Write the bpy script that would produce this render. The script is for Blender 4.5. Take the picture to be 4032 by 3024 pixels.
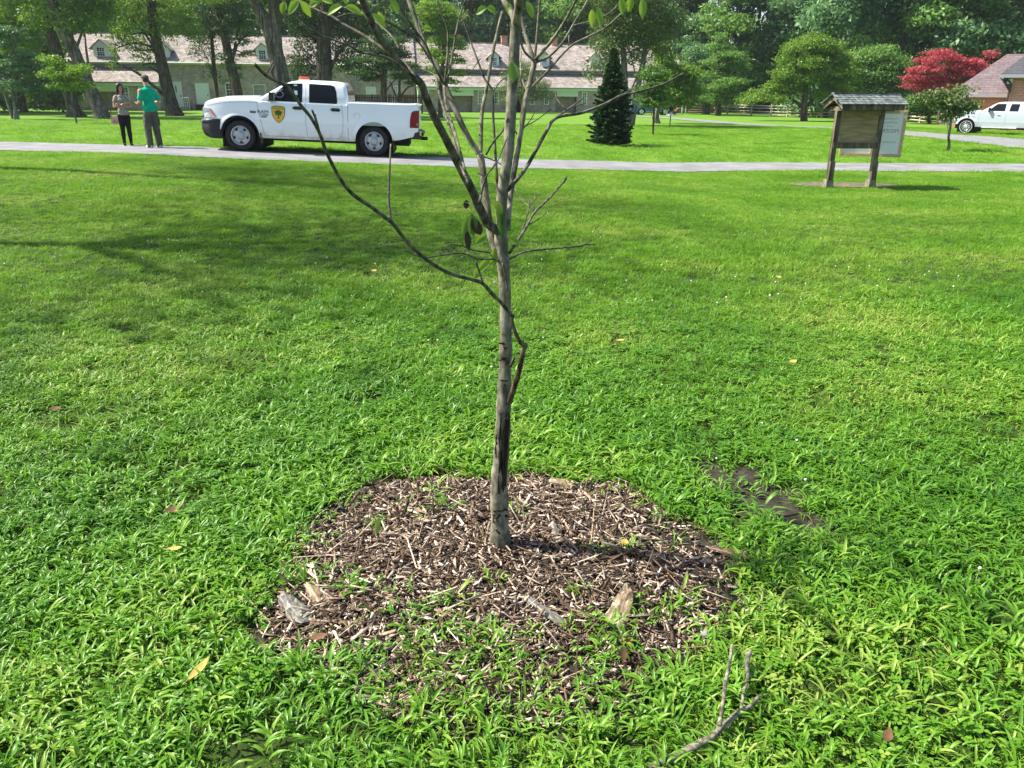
import bpy, bmesh, math, random
import numpy as np
from mathutils import Vector, Matrix, Euler
R = math.radians
for o in list(bpy.data.objects): bpy.data.objects.remove(o)
S = bpy.context.scene
C = S.collection
# ------------------------------------------------------------------ camera
CAM_H, PITCH, ROLL, LENS = 1.6, R(20.45), R(0.5), 27.6
cam = bpy.data.cameras.new('camera'); cam.lens = LENS; cam.sensor_width = 36; cam.clip_start = .05; cam.clip_end = 2000
camo = bpy.data.objects.new('camera', cam); C.objects.link(camo)
CM = Matrix.Translation((0, 0, CAM_H)) @ Matrix.Rotation(math.pi/2 - PITCH, 4, 'X') @ Matrix.Rotation(ROLL, 4, 'Z')
camo.matrix_world = CM
S.camera = camo
# ------------------------------------------------------------------ light
SUN = Vector((0.61, -0.07, -0.77)).normalized()       # the way the light travels
el = math.asin(-SUN.z); 
az = math.atan2(-SUN.x, -SUN.y)                        # clockwise from +Y
W = bpy.data.worlds.new('World'); S.world = W; W.use_nodes = True
nt = W.node_tree; bg = nt.nodes['Background']
sky = nt.nodes.new('ShaderNodeTexSky'); sky.sky_type = 'NISHITA'; sky.sun_disc = False
sky.sun_elevation = el; sky.sun_rotation = az; sky.air_density = 1.0; sky.dust_density = 1.6
nt.links.new(sky.outputs[0], bg.inputs[0]); bg.inputs[1].default_value = 0.11
sl = bpy.data.lights.new('sun', 'SUN'); sl.energy = 5.0; sl.angle = R(0.9); sl.color = (1, .94, .82)
so = bpy.data.objects.new('sun', sl); C.objects.link(so)
so.rotation_euler = (-SUN).to_track_quat('Z', 'Y').to_euler(); so.location = (-20, 10, 40)
S.view_settings.view_transform = 'Standard'; S.view_settings.look = 'None'
S.view_settings.gamma = 1; S.view_settings.exposure = 1.17; S.view_settings.use_curve_mapping = False
S.render.engine = 'CYCLES'; S.render.resolution_x = 1024; S.render.resolution_y = 768
S.cycles.max_bounces = 6; S.cycles.transparent_max_bounces = 8
# ------------------------------------------------------------------ measuring helpers (4032 px picture scale)
FP = LENS/36*4032
def ray(px, py):
    d = CM.to_3x3() @ Vector(((px-2016)/FP, (1512-py)/FP, -1)); return d
def sst(a, b, x):
    t = np.clip((np.asarray(x, float)-a)/(b-a), 0, 1); return t*t*(3-2*t)
def T(x, y):
    A = np.clip(-.04*(np.asarray(x, float)+6), -.42, .10)
    n = A*sst(5, 18, y)
    f = sst(22, 70, y)
    return n*(1-f) + (-.75)*f
def Tz(x, y): return float(T(x, y))
def at(px, py):
    d = ray(px, py); z = 0.0
    for k in range(60):
        t = (z-CAM_H)/d.z; z = .5*z + .5*Tz(d.x*t, d.y*t)
    return Vector((d.x*t, d.y*t, Tz(d.x*t, d.y*t)))
def atY(px, py, Y):
    d = ray(px, py); t = Y/d.y; return Vector((d.x*t, Y, CAM_H+d.z*t))
def smm(Y): return FP*1.05/Y        # px per metre at that distance
rng = np.random.default_rng(7)
# ------------------------------------------------------------------ materials
def mat(name, col, rough=.7, spec=.3, metal=0, noise=None, bump=None, coat=0, emit=None):
    m = bpy.data.materials.new(name); m.use_nodes = True; t = m.node_tree; p = t.nodes['Principled BSDF']
    p.inputs['Base Color'].default_value = (*col, 1); p.inputs['Roughness'].default_value = rough
    p.inputs['Specular IOR Level'].default_value = spec; p.inputs['Metallic'].default_value = metal
    p.inputs['Coat Weight'].default_value = coat
    if noise:
        sc, amt = noise[:2]; tc = t.nodes.new('ShaderNodeTexCoord'); n = t.nodes.new('ShaderNodeTexNoise')
        n.inputs['Scale'].default_value = sc; n.inputs['Detail'].default_value = 6
        mp = t.nodes.new('ShaderNodeMapping'); mp.inputs['Scale'].default_value = noise[2] if len(noise) > 2 else (1, 1, 1)
        t.links.new(tc.outputs['Object'], mp.inputs[0]); t.links.new(mp.outputs[0], n.inputs['Vector'])
        r = t.nodes.new('ShaderNodeValToRGB'); r.color_ramp.elements[0].position = .3; r.color_ramp.elements[1].position = .7
        r.color_ramp.elements[0].color = (*[c*(1-amt) for c in col], 1)
        r.color_ramp.elements[1].color = (*[min(1, c*(1+amt)) for c in col], 1)
        t.links.new(n.outputs[0], r.inputs[0]); t.links.new(r.outputs[0], p.inputs['Base Color'])
        if bump:
            b = t.nodes.new('ShaderNodeBump'); b.inputs['Strength'].default_value = bump[0]; b.inputs['Distance'].default_value = bump[1]
            t.links.new(n.outputs[0], b.inputs['Height']); t.links.new(b.outputs[0], p.inputs['Normal'])
    return m
def ramp(t, src, stops):
    r = t.nodes.new('ShaderNodeValToRGB'); e = r.color_ramp.elements
    while len(e) < len(stops): e.new(.5)
    for q, (pos, c) in zip(e, stops): q.position = pos; q.color = (*c, 1)
    t.links.new(src, r.inputs[0]); return r.outputs[0]
def leafmat(name, stops, trans=.35, tcol=(.12, .22, .02), rough=.45, patch=False, spec=.3):
    """leaf material: colour picked per leaf (islands), part translucent"""
    m = bpy.data.materials.new(name); m.use_nodes = True; t = m.node_tree; p = t.nodes['Principled BSDF']
    g = t.nodes.new('ShaderNodeNewGeometry')
    if patch:
        oi = t.nodes.new('ShaderNodeObjectInfo'); n = t.nodes.new('ShaderNodeTexNoise'); n.inputs['Scale'].default_value = .55
        n.inputs['Detail'].default_value = 5; t.links.new(g.outputs['Position'], n.inputs['Vector'])
        a = t.nodes.new('ShaderNodeMath'); a.operation = 'MULTIPLY_ADD'; a.inputs[1].default_value = .5
        t.links.new(oi.outputs['Random'], a.inputs[0])
        b = t.nodes.new('ShaderNodeMath'); b.operation = 'MULTIPLY_ADD'; b.inputs[1].default_value = 2.2; b.inputs[2].default_value = -.85
        t.links.new(n.outputs[0], b.inputs[0]); t.links.new(b.outputs[0], a.inputs[2])
        c = t.nodes.new('ShaderNodeMath'); c.operation = 'MULTIPLY_ADD'; c.inputs[1].default_value = .3
        t.links.new(g.outputs['Random Per Island'], c.inputs[0]); t.links.new(a.outputs[0], c.inputs[2])
        src = c.outputs[0]
    else: src = g.outputs['Random Per Island']
    col = ramp(t, src, stops)
    t.links.new(col, p.inputs['Base Color']); p.inputs['Roughness'].default_value = rough; p.inputs['Specular IOR Level'].default_value = spec
    tr = t.nodes.new('ShaderNodeBsdfTranslucent'); mx = t.nodes.new('ShaderNodeMixShader'); mx.inputs[0].default_value = trans
    mc = t.nodes.new('ShaderNodeMix'); mc.data_type = 'RGBA'; mc.blend_type = 'MIX'; mc.inputs[0].default_value = .6
    t.links.new(col, mc.inputs[6]); mc.inputs[7].default_value = (*tcol, 1)
    t.links.new(mc.outputs[2], tr.inputs[0])
    t.links.new(p.outputs[0], mx.inputs[1]); t.links.new(tr.outputs[0], mx.inputs[2])
    t.links.new(mx.outputs[0], t.nodes['Material Output'].inputs[0]); return m
def bark(name, c0, c1, sc=6, bstr=1.0, dist=.03, stretch=.15, crack=None):
    m = bpy.data.materials.new(name); m.use_nodes = True; t = m.node_tree; p = t.nodes['Principled BSDF']
    tc = t.nodes.new('ShaderNodeTexCoord'); mp = t.nodes.new('ShaderNodeMapping'); mp.inputs['Scale'].default_value = (1, 1, stretch)
    t.links.new(tc.outputs['Object'], mp.inputs[0])
    n = t.nodes.new('ShaderNodeTexNoise'); n.inputs['Scale'].default_value = sc; n.inputs['Detail'].default_value = 8; n.inputs['Roughness'].default_value = .65
    t.links.new(mp.outputs[0], n.inputs['Vector'])
    n2 = t.nodes.new('ShaderNodeTexNoise'); n2.inputs['Scale'].default_value = sc*.35; n2.inputs['Detail'].default_value = 4
    t.links.new(tc.outputs['Object'], n2.inputs['Vector'])
    col = ramp(t, n.outputs[0], [(.32, tuple(c*.35 for c in c0)), (.46, c0), (.62, c1)])
    col2 = ramp(t, n2.outputs[0], [(.35, (.62, .66, .55)), (.6, (1, 1, 1))])
    mx = t.nodes.new('ShaderNodeMix'); mx.data_type = 'RGBA'; mx.blend_type = 'MULTIPLY'; mx.inputs[0].default_value = 1
    t.links.new(col, mx.inputs[6]); t.links.new(col2, mx.inputs[7]); t.links.new(mx.outputs[2], p.inputs['Base Color'])
    b = t.nodes.new('ShaderNodeBump'); b.inputs['Strength'].default_value = bstr; b.inputs['Distance'].default_value = dist
    t.links.new(n.outputs[0], b.inputs['Height']); t.links.new(b.outputs[0], p.inputs['Normal'])
    p.inputs['Roughness'].default_value = .85; p.inputs['Specular IOR Level'].default_value = .2; return m
def brick(name, c1, c2, mortar, bw=.22, bh=.075, ms=.012, rough=.85, var=.35, slope=1.0, bstr=.4):
    """bricks or shingles laid on local x / z"""
    m = bpy.data.materials.new(name); m.use_nodes = True; t = m.node_tree; p = t.nodes['Principled BSDF']
    tc = t.nodes.new('ShaderNodeTexCoord'); sp = t.nodes.new('ShaderNodeSeparateXYZ'); cb = t.nodes.new('ShaderNodeCombineXYZ')
    t.links.new(tc.outputs['Object'], sp.inputs[0])
    ad = t.nodes.new('ShaderNodeMath'); ad.operation = 'ADD'
    t.links.new(sp.outputs[0], ad.inputs[0]); t.links.new(sp.outputs[1], ad.inputs[1] if slope == 1.0 else ad.inputs[1])
    if slope != 1.0:
        t.links.remove(ad.inputs[1].links[0]); ad.inputs[1].default_value = 0
    mu = t.nodes.new('ShaderNodeMath'); mu.operation = 'MULTIPLY'; mu.inputs[1].default_value = slope
    t.links.new(sp.outputs[2], mu.inputs[0]); t.links.new(ad.outputs[0], cb.inputs[0]); t.links.new(mu.outputs[0], cb.inputs[1])
    br = t.nodes.new('ShaderNodeTexBrick'); br.inputs['Scale'].default_value = 1
    br.inputs['Brick Width'].default_value = bw; br.inputs['Row Height'].default_value = bh; br.inputs['Mortar Size'].default_value = ms
    br.inputs['Color1'].default_value = (*c1, 1); br.inputs['Color2'].default_value = (*c2, 1); br.inputs['Mortar'].default_value = (*mortar, 1)
    t.links.new(cb.outputs[0], br.inputs['Vector'])
    n = t.nodes.new('ShaderNodeTexNoise'); n.inputs['Scale'].default_value = 1.3; n.inputs['Detail'].default_value = 9; n.inputs['Roughness'].default_value = .75
    t.links.new(tc.outputs['Object'], n.inputs['Vector'])
    v = ramp(t, n.outputs[0], [(.3, (1-var,)*3), (.7, (1+var*.5,)*3)])
    mx = t.nodes.new('ShaderNodeMix'); mx.data_type = 'RGBA'; mx.blend_type = 'MULTIPLY'; mx.inputs[0].default_value = 1
    t.links.new(br.outputs[0], mx.inputs[6]); t.links.new(v, mx.inputs[7]); t.links.new(mx.outputs[2], p.inputs['Base Color'])
    b = t.nodes.new('ShaderNodeBump'); b.inputs['Strength'].default_value = bstr; b.inputs['Distance'].default_value = .02
    t.links.new(br.outputs['Fac'], b.inputs['Height']); b.invert = True; t.links.new(b.outputs[0], p.inputs['Normal'])
    p.inputs['Roughness'].default_value = rough; p.inputs['Specular IOR Level'].default_value = .2; return m

M = {}
M['white'] = mat('white_trim', (.75, .78, .74), .5)
M['cream'] = mat('pale_green_trim', (.62, .70, .55), .5)
M['greytrim'] = mat('grey_trim', (.30, .31, .34), .5)
M['glassdark'] = mat('window_glass', (.012, .016, .02), .08, .6)
M['paint'] = mat('white_paint', (.80, .81, .83), .22, .5, coat=.6)
_p = M['paint'].node_tree; _b = _p.nodes['Principled BSDF']; _tc = _p.nodes.new('ShaderNodeTexCoord'); _s = _p.nodes.new('ShaderNodeSeparateXYZ'); _n = _p.nodes.new('ShaderNodeTexNoise'); _n.inputs['Scale'].default_value = 5; _n.inputs['Detail'].default_value = 8
_p.links.new(_tc.outputs['Object'], _s.inputs[0]); _p.links.new(_tc.outputs['Object'], _n.inputs['Vector']); _m = _p.nodes.new('ShaderNodeMath'); _m.operation = 'MULTIPLY_ADD'; _m.inputs[1].default_value = -.35; _p.links.new(_n.outputs[0], _m.inputs[0]); _p.links.new(_s.outputs[2], _m.inputs[2])
_p.links.new(ramp(_p, _m.outputs[0], [(.16, (.40, .37, .33)), (.32, (.70, .70, .70)), (.50, (.80, .82, .86))]), _b.inputs['Base Color'])   # road dirt low on the doors
M['carblue'] = mat('blue_paint', (.015, .07, .30), .2, .5, coat=.8)
M['carred'] = mat('red_paint', (.35, .02, .02), .3, .5, coat=.5)
M['carglass'] = mat('car_glass', (.008, .010, .012), .10, .22)
M['blackplastic'] = mat('black_plastic', (.018, .019, .021), .45, .4, noise=(30, .3))
M['rubber'] = mat('tyre_rubber', (.022, .022, .023), .8, .25, noise=(14, .35))
M['steel'] = mat('grey_steel', (.42, .43, .46), .35, .5, .7)
M['chrome'] = mat('chrome', (.75, .76, .78), .15, .5, 1)
M['darkgap'] = mat('dark_gap', (.012, .012, .013), .8)
M['lampglass'] = mat('headlamp_glass', (.36, .38, .42), .15, .5, .5)
M['oldpaint'] = mat('old_white_paint', (.40, .44, .49), .4, .4)
M['orange'] = mat('orange_plastic', (.75, .10, .015), .3, .5)
M['redlamp'] = mat('red_lamp', (.22, .003, .008), .35, .3)
M['yellowlamp'] = mat('yellow_reflector', (.8, .5, .05), .4)
M['emb_y'] = mat('shield_yellow', (.80, .42, .04), .4)
M['emb_g'] = mat('shield_green', (.01, .13, .03), .4)
M['asphalt'] = mat('asphalt', (.195, .195, .20), .9, .2, noise=(1.7, .22, (1, 1, 1)), bump=(.3, .004))
M['soil'] = mat('soil', (.040, .034, .027), .95, .1, noise=(18, .6), bump=(1, .02))
M['chip'] = None
M['bark_dark'] = bark('bark_dark', (.06, .048, .036), (.15, .125, .095), 7)
M['bark_shag'] = bark('bark_shaggy', (.085, .07, .058), (.23, .195, .165), 8, 1, .05, .08)
M['bark_grey'] = bark('bark_grey', (.10, .095, .08), (.24, .23, .19), 9)
M['bark_young'] = bark('bark_young_tree', (.14, .13, .095), (.31, .29, .215), 38, 1, .006, .45)
M['bark_twig'] = bark('bark_twig', (.075, .068, .052), (.19, .175, .14), 60, .6, .002, .4)
M['bark_dead'] = bark('bark_dead_limb', (.06, .042, .028), (.17, .125, .085), 55, .8, .003, .3)
M['scar'] = bark('exposed_wood', (.028, .020, .014), (.085, .062, .042), 60, 1, .006, .12)
M['wood_old'] = bark('weathered_timber', (.10, .083, .056), (.22, .19, .135), 12, .5, .004, .1)
M['wood_grey'] = bark('greyed_timber', (.13, .12, .10), (.30, .28, .24), 12, .5, .004, .1)
M['ply'] = mat('plywood', (.30, .225, .12), .8, .2, noise=(5, .35, (.5, 1, 3)))
M['pine'] = mat('new_pine', (.55, .42, .24), .7, .2, noise=(6, .2, (1, 1, 4)))
M['sheet'] = mat('vinyl_sheet', (.74, .75, .74), .35, .4)
_t = M['sheet'].node_tree; _tr = _t.nodes.new('ShaderNodeBsdfTranslucent'); _tr.inputs[0].default_value = (.92, .93, .93, 1); _mx = _t.nodes.new('ShaderNodeMixShader'); _mx.inputs[0].default_value = .6
_t.links.new(_t.nodes['Principled BSDF'].outputs[0], _mx.inputs[1]); _t.links.new(_tr.outputs[0], _mx.inputs[2]); _t.links.new(_mx.outputs[0], _t.nodes['Material Output'].inputs[0])
M['ink'] = mat('faint_print', (.30, .31, .30), .6)
M['shake'] = brick('kiosk_shakes', (.20, .22, .23), (.11, .13, .13), (.02, .02, .02), .11, .05, .004, var=.5, slope=1.9)
M['stonebase'] = mat('concrete_footing', (.20, .18, .13), .9, .2, noise=(10, .35), bump=(.6, .01))
M['wall'] = brick('old_brick_wall', (.50, .385, .35), (.36, .265, .24), (.50, .44, .41), .30, .11, .012, var=.5)
M['wall2'] = brick('recess_brick_wall', (.44, .35, .26), (.36, .28, .21), (.42, .37, .30), .26, .09, .012, var=.4)
M['roof'] = brick('wood_shingles', (.46, .405, .365), (.27, .23, .205), (.15, .125, .11), .35, .16, .02, var=.55, slope=1.25)
M['redbrick'] = brick('red_brick', (.56, .19, .12), (.46, .15, .095), (.56, .44, .38), .30, .10, .014, var=.25)
M['mauve'] = brick('mauve_shingles', (.19, .145, .15), (.14, .105, .115), (.09, .07, .07), .6, .22, .015, var=.35, slope=1.3)
M['greyroof'] = brick('grey_shingles', (.085, .085, .095), (.065, .065, .07), (.04, .04, .045), .6, .22, .015, var=.3, slope=1.3)
M['fencebrown'] = mat('brown_boards', (.055, .038, .032), .8, .2, noise=(4, .35, (6, 6, .5)))
M['rail'] = mat('split_rail', (.42, .37, .28), .8, .2, noise=(5, .3, (.4, 1, 3)))
M['dumpster'] = mat('dark_green_steel', (.012, .022, .022), .5)
M['skin'] = mat('skin', (.50, .27, .19), .5, .4, noise=(20, .08))
M['skin2'] = mat('skin_tan', (.40, .21, .14), .5, .4, noise=(20, .08))
M['hair'] = mat('dark_hair', (.014, .011, .010), .45, .4, noise=(60, .4, (1, 1, .2)), bump=(.6, .01))
M['hairb'] = mat('brown_hair', (.035, .022, .015), .6)
M['tgreen'] = mat('green_jersey', (.0, .33, .19), .8, .15, noise=(9, .12), bump=(.5, .01))
M['tgrey'] = mat('grey_jersey', (.25, .245, .20), .85, .15, noise=(14, .1), bump=(.4, .008))
M['pants'] = mat('olive_canvas', (.085, .085, .065), .85, .15, noise=(11, .25), bump=(.7, .02))
M['leggings'] = mat('black_leggings', (.010, .011, .012), .7, .2)
M['capc'] = mat('olive_cap', (.12, .115, .085), .85)
M['shoew'] = mat('white_shoe', (.6, .62, .64), .6)
M['shoeb'] = mat('black_shoe', (.02, .02, .022), .7)
M['bag'] = mat('tan_leather', (.42, .24, .17), .45, .4, noise=(8, .15))
M['strap'] = mat('brown_strap', (.05, .028, .022), .6)
M['eye'] = mat('eye_dark', (.02, .015, .012), .2)
M['lip'] = mat('lips', (.35, .10, .08), .5)
M['flower'] = mat('clover_white', (.72, .72, .62), .8)
M['leafy'] = mat('yellow_leaf', (.42, .30, .07), .6, noise=(30, .2))
M['leafo'] = mat('orange_leaf', (.40, .17, .04), .6)
M['leafb'] = mat('brown_leaf', (.13, .065, .03), .7, noise=(30, .3))
M['leafwilt'] = mat('wilted_leaf', (.055, .035, .022), .8, noise=(30, .3))
M['rockred'] = mat('red_rock', (.33, .14, .09), .9, noise=(6, .3), bump=(1, .05))
M['stone'] = mat('grey_stone', (.22, .22, .22), .9, noise=(12, .3))
G = lambda s: leafmat(*s)
M['l_dark'] = leafmat('leaves_dark', [(0, (.018, .050, .018)), (.5, (.038, .092, .026)), (1, (.075, .15, .035))], .32, (.08, .17, .015))
M['l_mid'] = leafmat('leaves_mid', [(0, (.035, .095, .022)), (.5, (.080, .175, .032)), (1, (.14, .26, .05))], .40, (.15, .29, .02))
M['l_cool'] = leafmat('leaves_cool', [(0, (.035, .095, .040)), (.5, (.075, .165, .060)), (1, (.15, .26, .11))], .35, (.11, .24, .04), rough=.35)
M['l_lime'] = leafmat('leaves_lime', [(0, (.07, .15, .018)), (.5, (.13, .25, .028)), (1, (.22, .35, .05))], .45, (.24, .40, .02))
M['l_olive'] = leafmat('leaves_olive', [(0, (.060, .10, .032)), (.5, (.12, .18, .055)), (1, (.20, .25, .09))], .35, (.16, .24, .04))
M['l_spruce'] = leafmat('spruce_needles', [(0, (.016, .042, .016)), (.5, (.036, .078, .026)), (1, (.080, .145, .045))], .12, (.03, .08, .02))
M['l_woodA'] = leafmat('leaves_wood_cool', [(0, (.05, .13, .055)), (.5, (.12, .25, .10)), (1, (.24, .38, .18))], .38, (.18, .36, .08))
M['l_woodB'] = leafmat('leaves_wood_green', [(0, (.05, .13, .035)), (.5, (.13, .26, .055)), (1, (.24, .40, .09))], .40, (.22, .42, .04))
M['l_woodC'] = leafmat('leaves_wood_olive', [(0, (.07, .12, .04)), (.5, (.15, .23, .075)), (1, (.26, .33, .13))], .38, (.20, .33, .06))
M['l_red'] = leafmat('red_leaves', [(0, (.18, .018, .026)), (.5, (.42, .06, .085)), (.86, (.62, .15, .19)), (1, (.20, .20, .06))], .38, (.75, .09, .11))
M['l_young'] = leafmat('dogwood_leaves', [(0, (.12, .24, .03)), (1, (.24, .38, .05))], .45, (.30, .45, .03))
M['g_near'] = leafmat('crabgrass', [(0, (.045, .145, .014)), (.45, (.095, .240, .018)), (.85, (.17, .34, .028)), (1.0, (.30, .40, .07))], .40, (.20, .46, .015), .38, True, .35)
M['g_mid'] = leafmat('lawn_grass', [(0, (.050, .140, .012)), (.45, (.100, .240, .016)), (.85, (.17, .33, .028)), (1.0, (.28, .36, .07))], .40, (.24, .46, .015), .5, True, .2)
# ------------------------------------------------------------------ mesh helpers
class MB:
    def __init__(s): s.v = []; s.f = []; s.m = []; s.mi = 0
    def add(s, vs, fs):
        b = len(s.v); s.v += [tuple(v) for v in vs]; s.f += [tuple(b+i for i in f) for f in fs]; s.m += [s.mi]*len(fs)
    def box(s, c, d, rot=None, taper=1.0):
        x, y, z = (q/2 for q in d); vs = [(-x, -y, -z), (x, -y, -z), (x, y, -z), (-x, y, -z)] + [(a*taper, b*taper, z) for a, b in ((-x, -y), (x, -y), (x, y), (-x, y))]
        M3 = rot if rot is not None else Matrix.Identity(3)
        vs = [M3 @ Vector(v) + Vector(c) for v in vs]
        s.add(vs, [(0, 3, 2, 1), (4, 5, 6, 7), (0, 1, 5, 4), (1, 2, 6, 5), (2, 3, 7, 6), (3, 0, 4, 7)]); return s
    def bar(s, a, b, w, h, up=(0, 0, 1)):
        a = Vector(a); b = Vector(b); d = (b-a); L = d.length; d.normalize(); u = Vector(up); sd = d.cross(u)
        if sd.length < 1e-4: sd = Vector((1, 0, 0))
        sd.normalize(); u = sd.cross(d)
        m3 = Matrix((d, -sd, u)).transposed(); s.box((a+b)/2, (L, w, h), m3); return s
    def tube(s, pts, rad, n=8, cap=True, jit=0, rg=None):
        P = [Vector(p) for p in pts]; rg = rg or random
        if not hasattr(rad, '__len__'): rad = [rad]*len(P)
        rings = []; ref = Vector((1, .13, .07))
        for i, p in enumerate(P):
            d = (P[min(i+1, len(P)-1)] - P[max(i-1, 0)])
            if d.length < 1e-9: d = Vector((0, 0, 1))
            d.normalize(); a = ref - d*ref.dot(d)
            if a.length < 1e-3: a = Vector((0, 1, 0))
            a.normalize(); ref = a; b = d.cross(a)
            rings.append([p + (a*math.cos(q)+b*math.sin(q))*rad[i]*(1+(rg.random()-.5)*jit) for q in [2*math.pi*k/n for k in range(n)]])
        vs = [v for r in rings for v in r]; fs = []
        for i in range(len(P)-1):
            for k in range(n):
                k2 = (k+1) % n; fs.append((i*n+k, i*n+k2, (i+1)*n+k2, (i+1)*n+k))
        if cap: fs.append(tuple(range(n-1, -1, -1))); fs.append(tuple((len(P)-1)*n+k for k in range(n)))
        s.add(vs, fs); return s
    def lathe(s, prof, c=(0, 0, 0), axis='Y', n=24):
        vs = []; fs = []
        for (a, r) in prof:
            for k in range(n):
                q = 2*math.pi*k/n; u, w = r*math.cos(q), r*math.sin(q)
                p = (u, a, w) if axis == 'Y' else ((u, w, a) if axis == 'Z' else (a, u, w))
                vs.append(Vector(p)+Vector(c))
        for i in range(len(prof)-1):
            for k in range(n): fs.append((i*n+k, i*n+(k+1) % n, (i+1)*n+(k+1) % n, (i+1)*n+k))
        s.add(vs, fs); return s
    def ell(s, c, r, n=12, rot=None):
        vs = []; fs = []; m = n//2; M3 = rot if rot is not None else Matrix.Identity(3)
        for i in range(m+1):
            a = math.pi*i/m
            for k in range(n):
                q = 2*math.pi*k/n
                vs.append(M3 @ Vector((r[0]*math.sin(a)*math.cos(q), r[1]*math.sin(a)*math.sin(q), r[2]*math.cos(a))) + Vector(c))
        for i in range(m):
            for k in range(n): fs.append((i*n+k, (i+1)*n+k, (i+1)*n+(k+1) % n, i*n+(k+1) % n))
        s.add(vs, fs); return s
    def prism(s, poly, off):
        """poly: list of 3d points (planar), extruded by vector off"""
        n = len(poly); off = Vector(off); vs = [Vector(p) for p in poly] + [Vector(p)+off for p in poly]
        s.add(vs, [tuple(range(n)), tuple(range(2*n-1, n-1, -1))] + [(i, (i+1) % n+0, (i+1) % n+n, i+n) for i in range(n)]); return s
    def build(s, name, mats, parent=None, smooth=False, loc=None):
        me = bpy.data.meshes.new(name); me.from_pydata(s.v, [], s.f)
        mats = mats if isinstance(mats, (list, tuple)) else [mats]
        for m in mats: me.materials.append(m)
        if len(mats) > 1: me.polygons.foreach_set('material_index', s.m)
        if smooth: me.polygons.foreach_set('use_smooth', [True]*len(me.polygons))
        bm = bmesh.new(); bm.from_mesh(me); bmesh.ops.recalc_face_normals(bm, faces=bm.faces); bm.to_mesh(me); bm.free()
        me.update(); o = bpy.data.objects.new(name, me); C.objects.link(o)
        if parent is not None: o.parent = parent
        if loc is not None: o.location = loc
        return o
def rawmesh(name, V, F, m, parent=None, smooth=False):
    """numpy quads"""
    me = bpy.data.meshes.new(name); nv, nf = len(V), len(F); k = F.shape[1]
    me.vertices.add(nv); me.vertices.foreach_set('co', V.astype(np.float32).ravel())
    me.loops.add(nf*k); me.loops.foreach_set('vertex_index', F.astype(np.int32).ravel())
    me.polygons.add(nf); me.polygons.foreach_set('loop_start', np.arange(nf, dtype=np.int32)*k)
    me.polygons.foreach_set('loop_total', np.full(nf, k, dtype=np.int32))
    if smooth: me.polygons.foreach_set('use_smooth', np.ones(nf, dtype=bool))
    me.materials.append(m); me.update(calc_edges=True); me.validate()
    o = bpy.data.objects.new(name, me); C.objects.link(o)
    if parent is not None: o.parent = parent
    return o
def tag(o, label=None, cat=None, group=None, kind=None):
    if label: o['label'] = label
    if cat: o['category'] = cat
    if group: o['group'] = group
    if kind: o['kind'] = kind
    return o
def thing(name, label, cat, loc=(0, 0, 0), rz=0, group=None):
    o = bpy.data.objects.new(name, None); C.objects.link(o); o.location = loc; o.rotation_euler = (0, 0, rz)
    o.empty_display_size = .2; return tag(o, label, cat, group)
def copy_tree(o, parent=None):
    c = o.copy(); C.objects.link(c); c.parent = parent
    for ch in [q for q in bpy.data.objects if q.parent == o]: copy_tree(ch, c)
    return c
def bez(pts, n=6):
    """Catmull-Rom through points"""
    P = [Vector(p) for p in pts]; P = [P[0]*2-P[1]] + P + [P[-1]*2-P[-2]]; out = []
    for i in range(1, len(P)-2):
        for k in range(n):
            t = k/n; a, b, c, d = P[i-1], P[i], P[i+1], P[i+2]
            out.append(.5*((2*b)+(c-a)*t+(2*a-5*b+4*c-d)*t*t+(3*b-a-3*c+d)*t**3))
    out.append(P[-2]); return out
def text_mesh(s, size=1.0):
    cu = bpy.data.curves.new('t', 'FONT'); cu.body = s; cu.size = size; cu.align_x = 'CENTER'; cu.align_y = 'CENTER'; cu.resolution_u = 3
    o = bpy.data.objects.new('t', cu); me = bpy.data.meshes.new_from_object(o)
    vs = [v.co.copy() for v in me.vertices]; fs = [tuple(p.vertices) for p in me.polygons]
    bpy.data.objects.remove(o); bpy.data.curves.remove(cu); bpy.data.meshes.remove(me); return vs, fs
# ------------------------------------------------------------------ ground
def terrain_sheet(name, xs, ys, m, dz=0.0):
    X, Y = np.meshgrid(xs, ys); Z = T(X, Y)+dz
    V = np.stack([X, Y, Z], -1).reshape(-1, 3); nx, ny = len(xs), len(ys)
    i = np.arange(ny-1)[:, None]*nx+np.arange(nx-1)[None, :]
    F = np.stack([i, i+1, i+1+nx, i+nx], -1).reshape(-1, 4)
    return tag(rawmesh(name, V, F, m, smooth=True), kind='structure')
lawn = bpy.data.materials.new('lawn'); lawn.use_nodes = True; t = lawn.node_tree; p = t.nodes['Principled BSDF']
g = t.nodes.new('ShaderNodeNewGeometry')
def nz(sc, det=6, vec=None, rough=.6):
    n = t.nodes.new('ShaderNodeTexNoise'); n.inputs['Scale'].default_value = sc; n.inputs['Detail'].default_value = det; n.inputs['Roughness'].default_value = rough
    t.links.new(g.outputs['Position'], n.inputs['Vector']); return n.outputs[0]
fine = ramp(t, nz(16, 8, rough=.8), [(.3, (.045, .11, .014)), (.5, (.115, .235, .028)), (.72, (.20, .34, .055))])
big = ramp(t, nz(.35, 5), [(.35, (.80, .88, .8)), (.65, (1.12, 1.0, 1.0))])
mx = t.nodes.new('ShaderNodeMix'); mx.data_type = 'RGBA'; mx.blend_type = 'MULTIPLY'; mx.inputs[0].default_value = 1
t.links.new(fine, mx.inputs[6]); t.links.new(big, mx.inputs[7])
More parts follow.
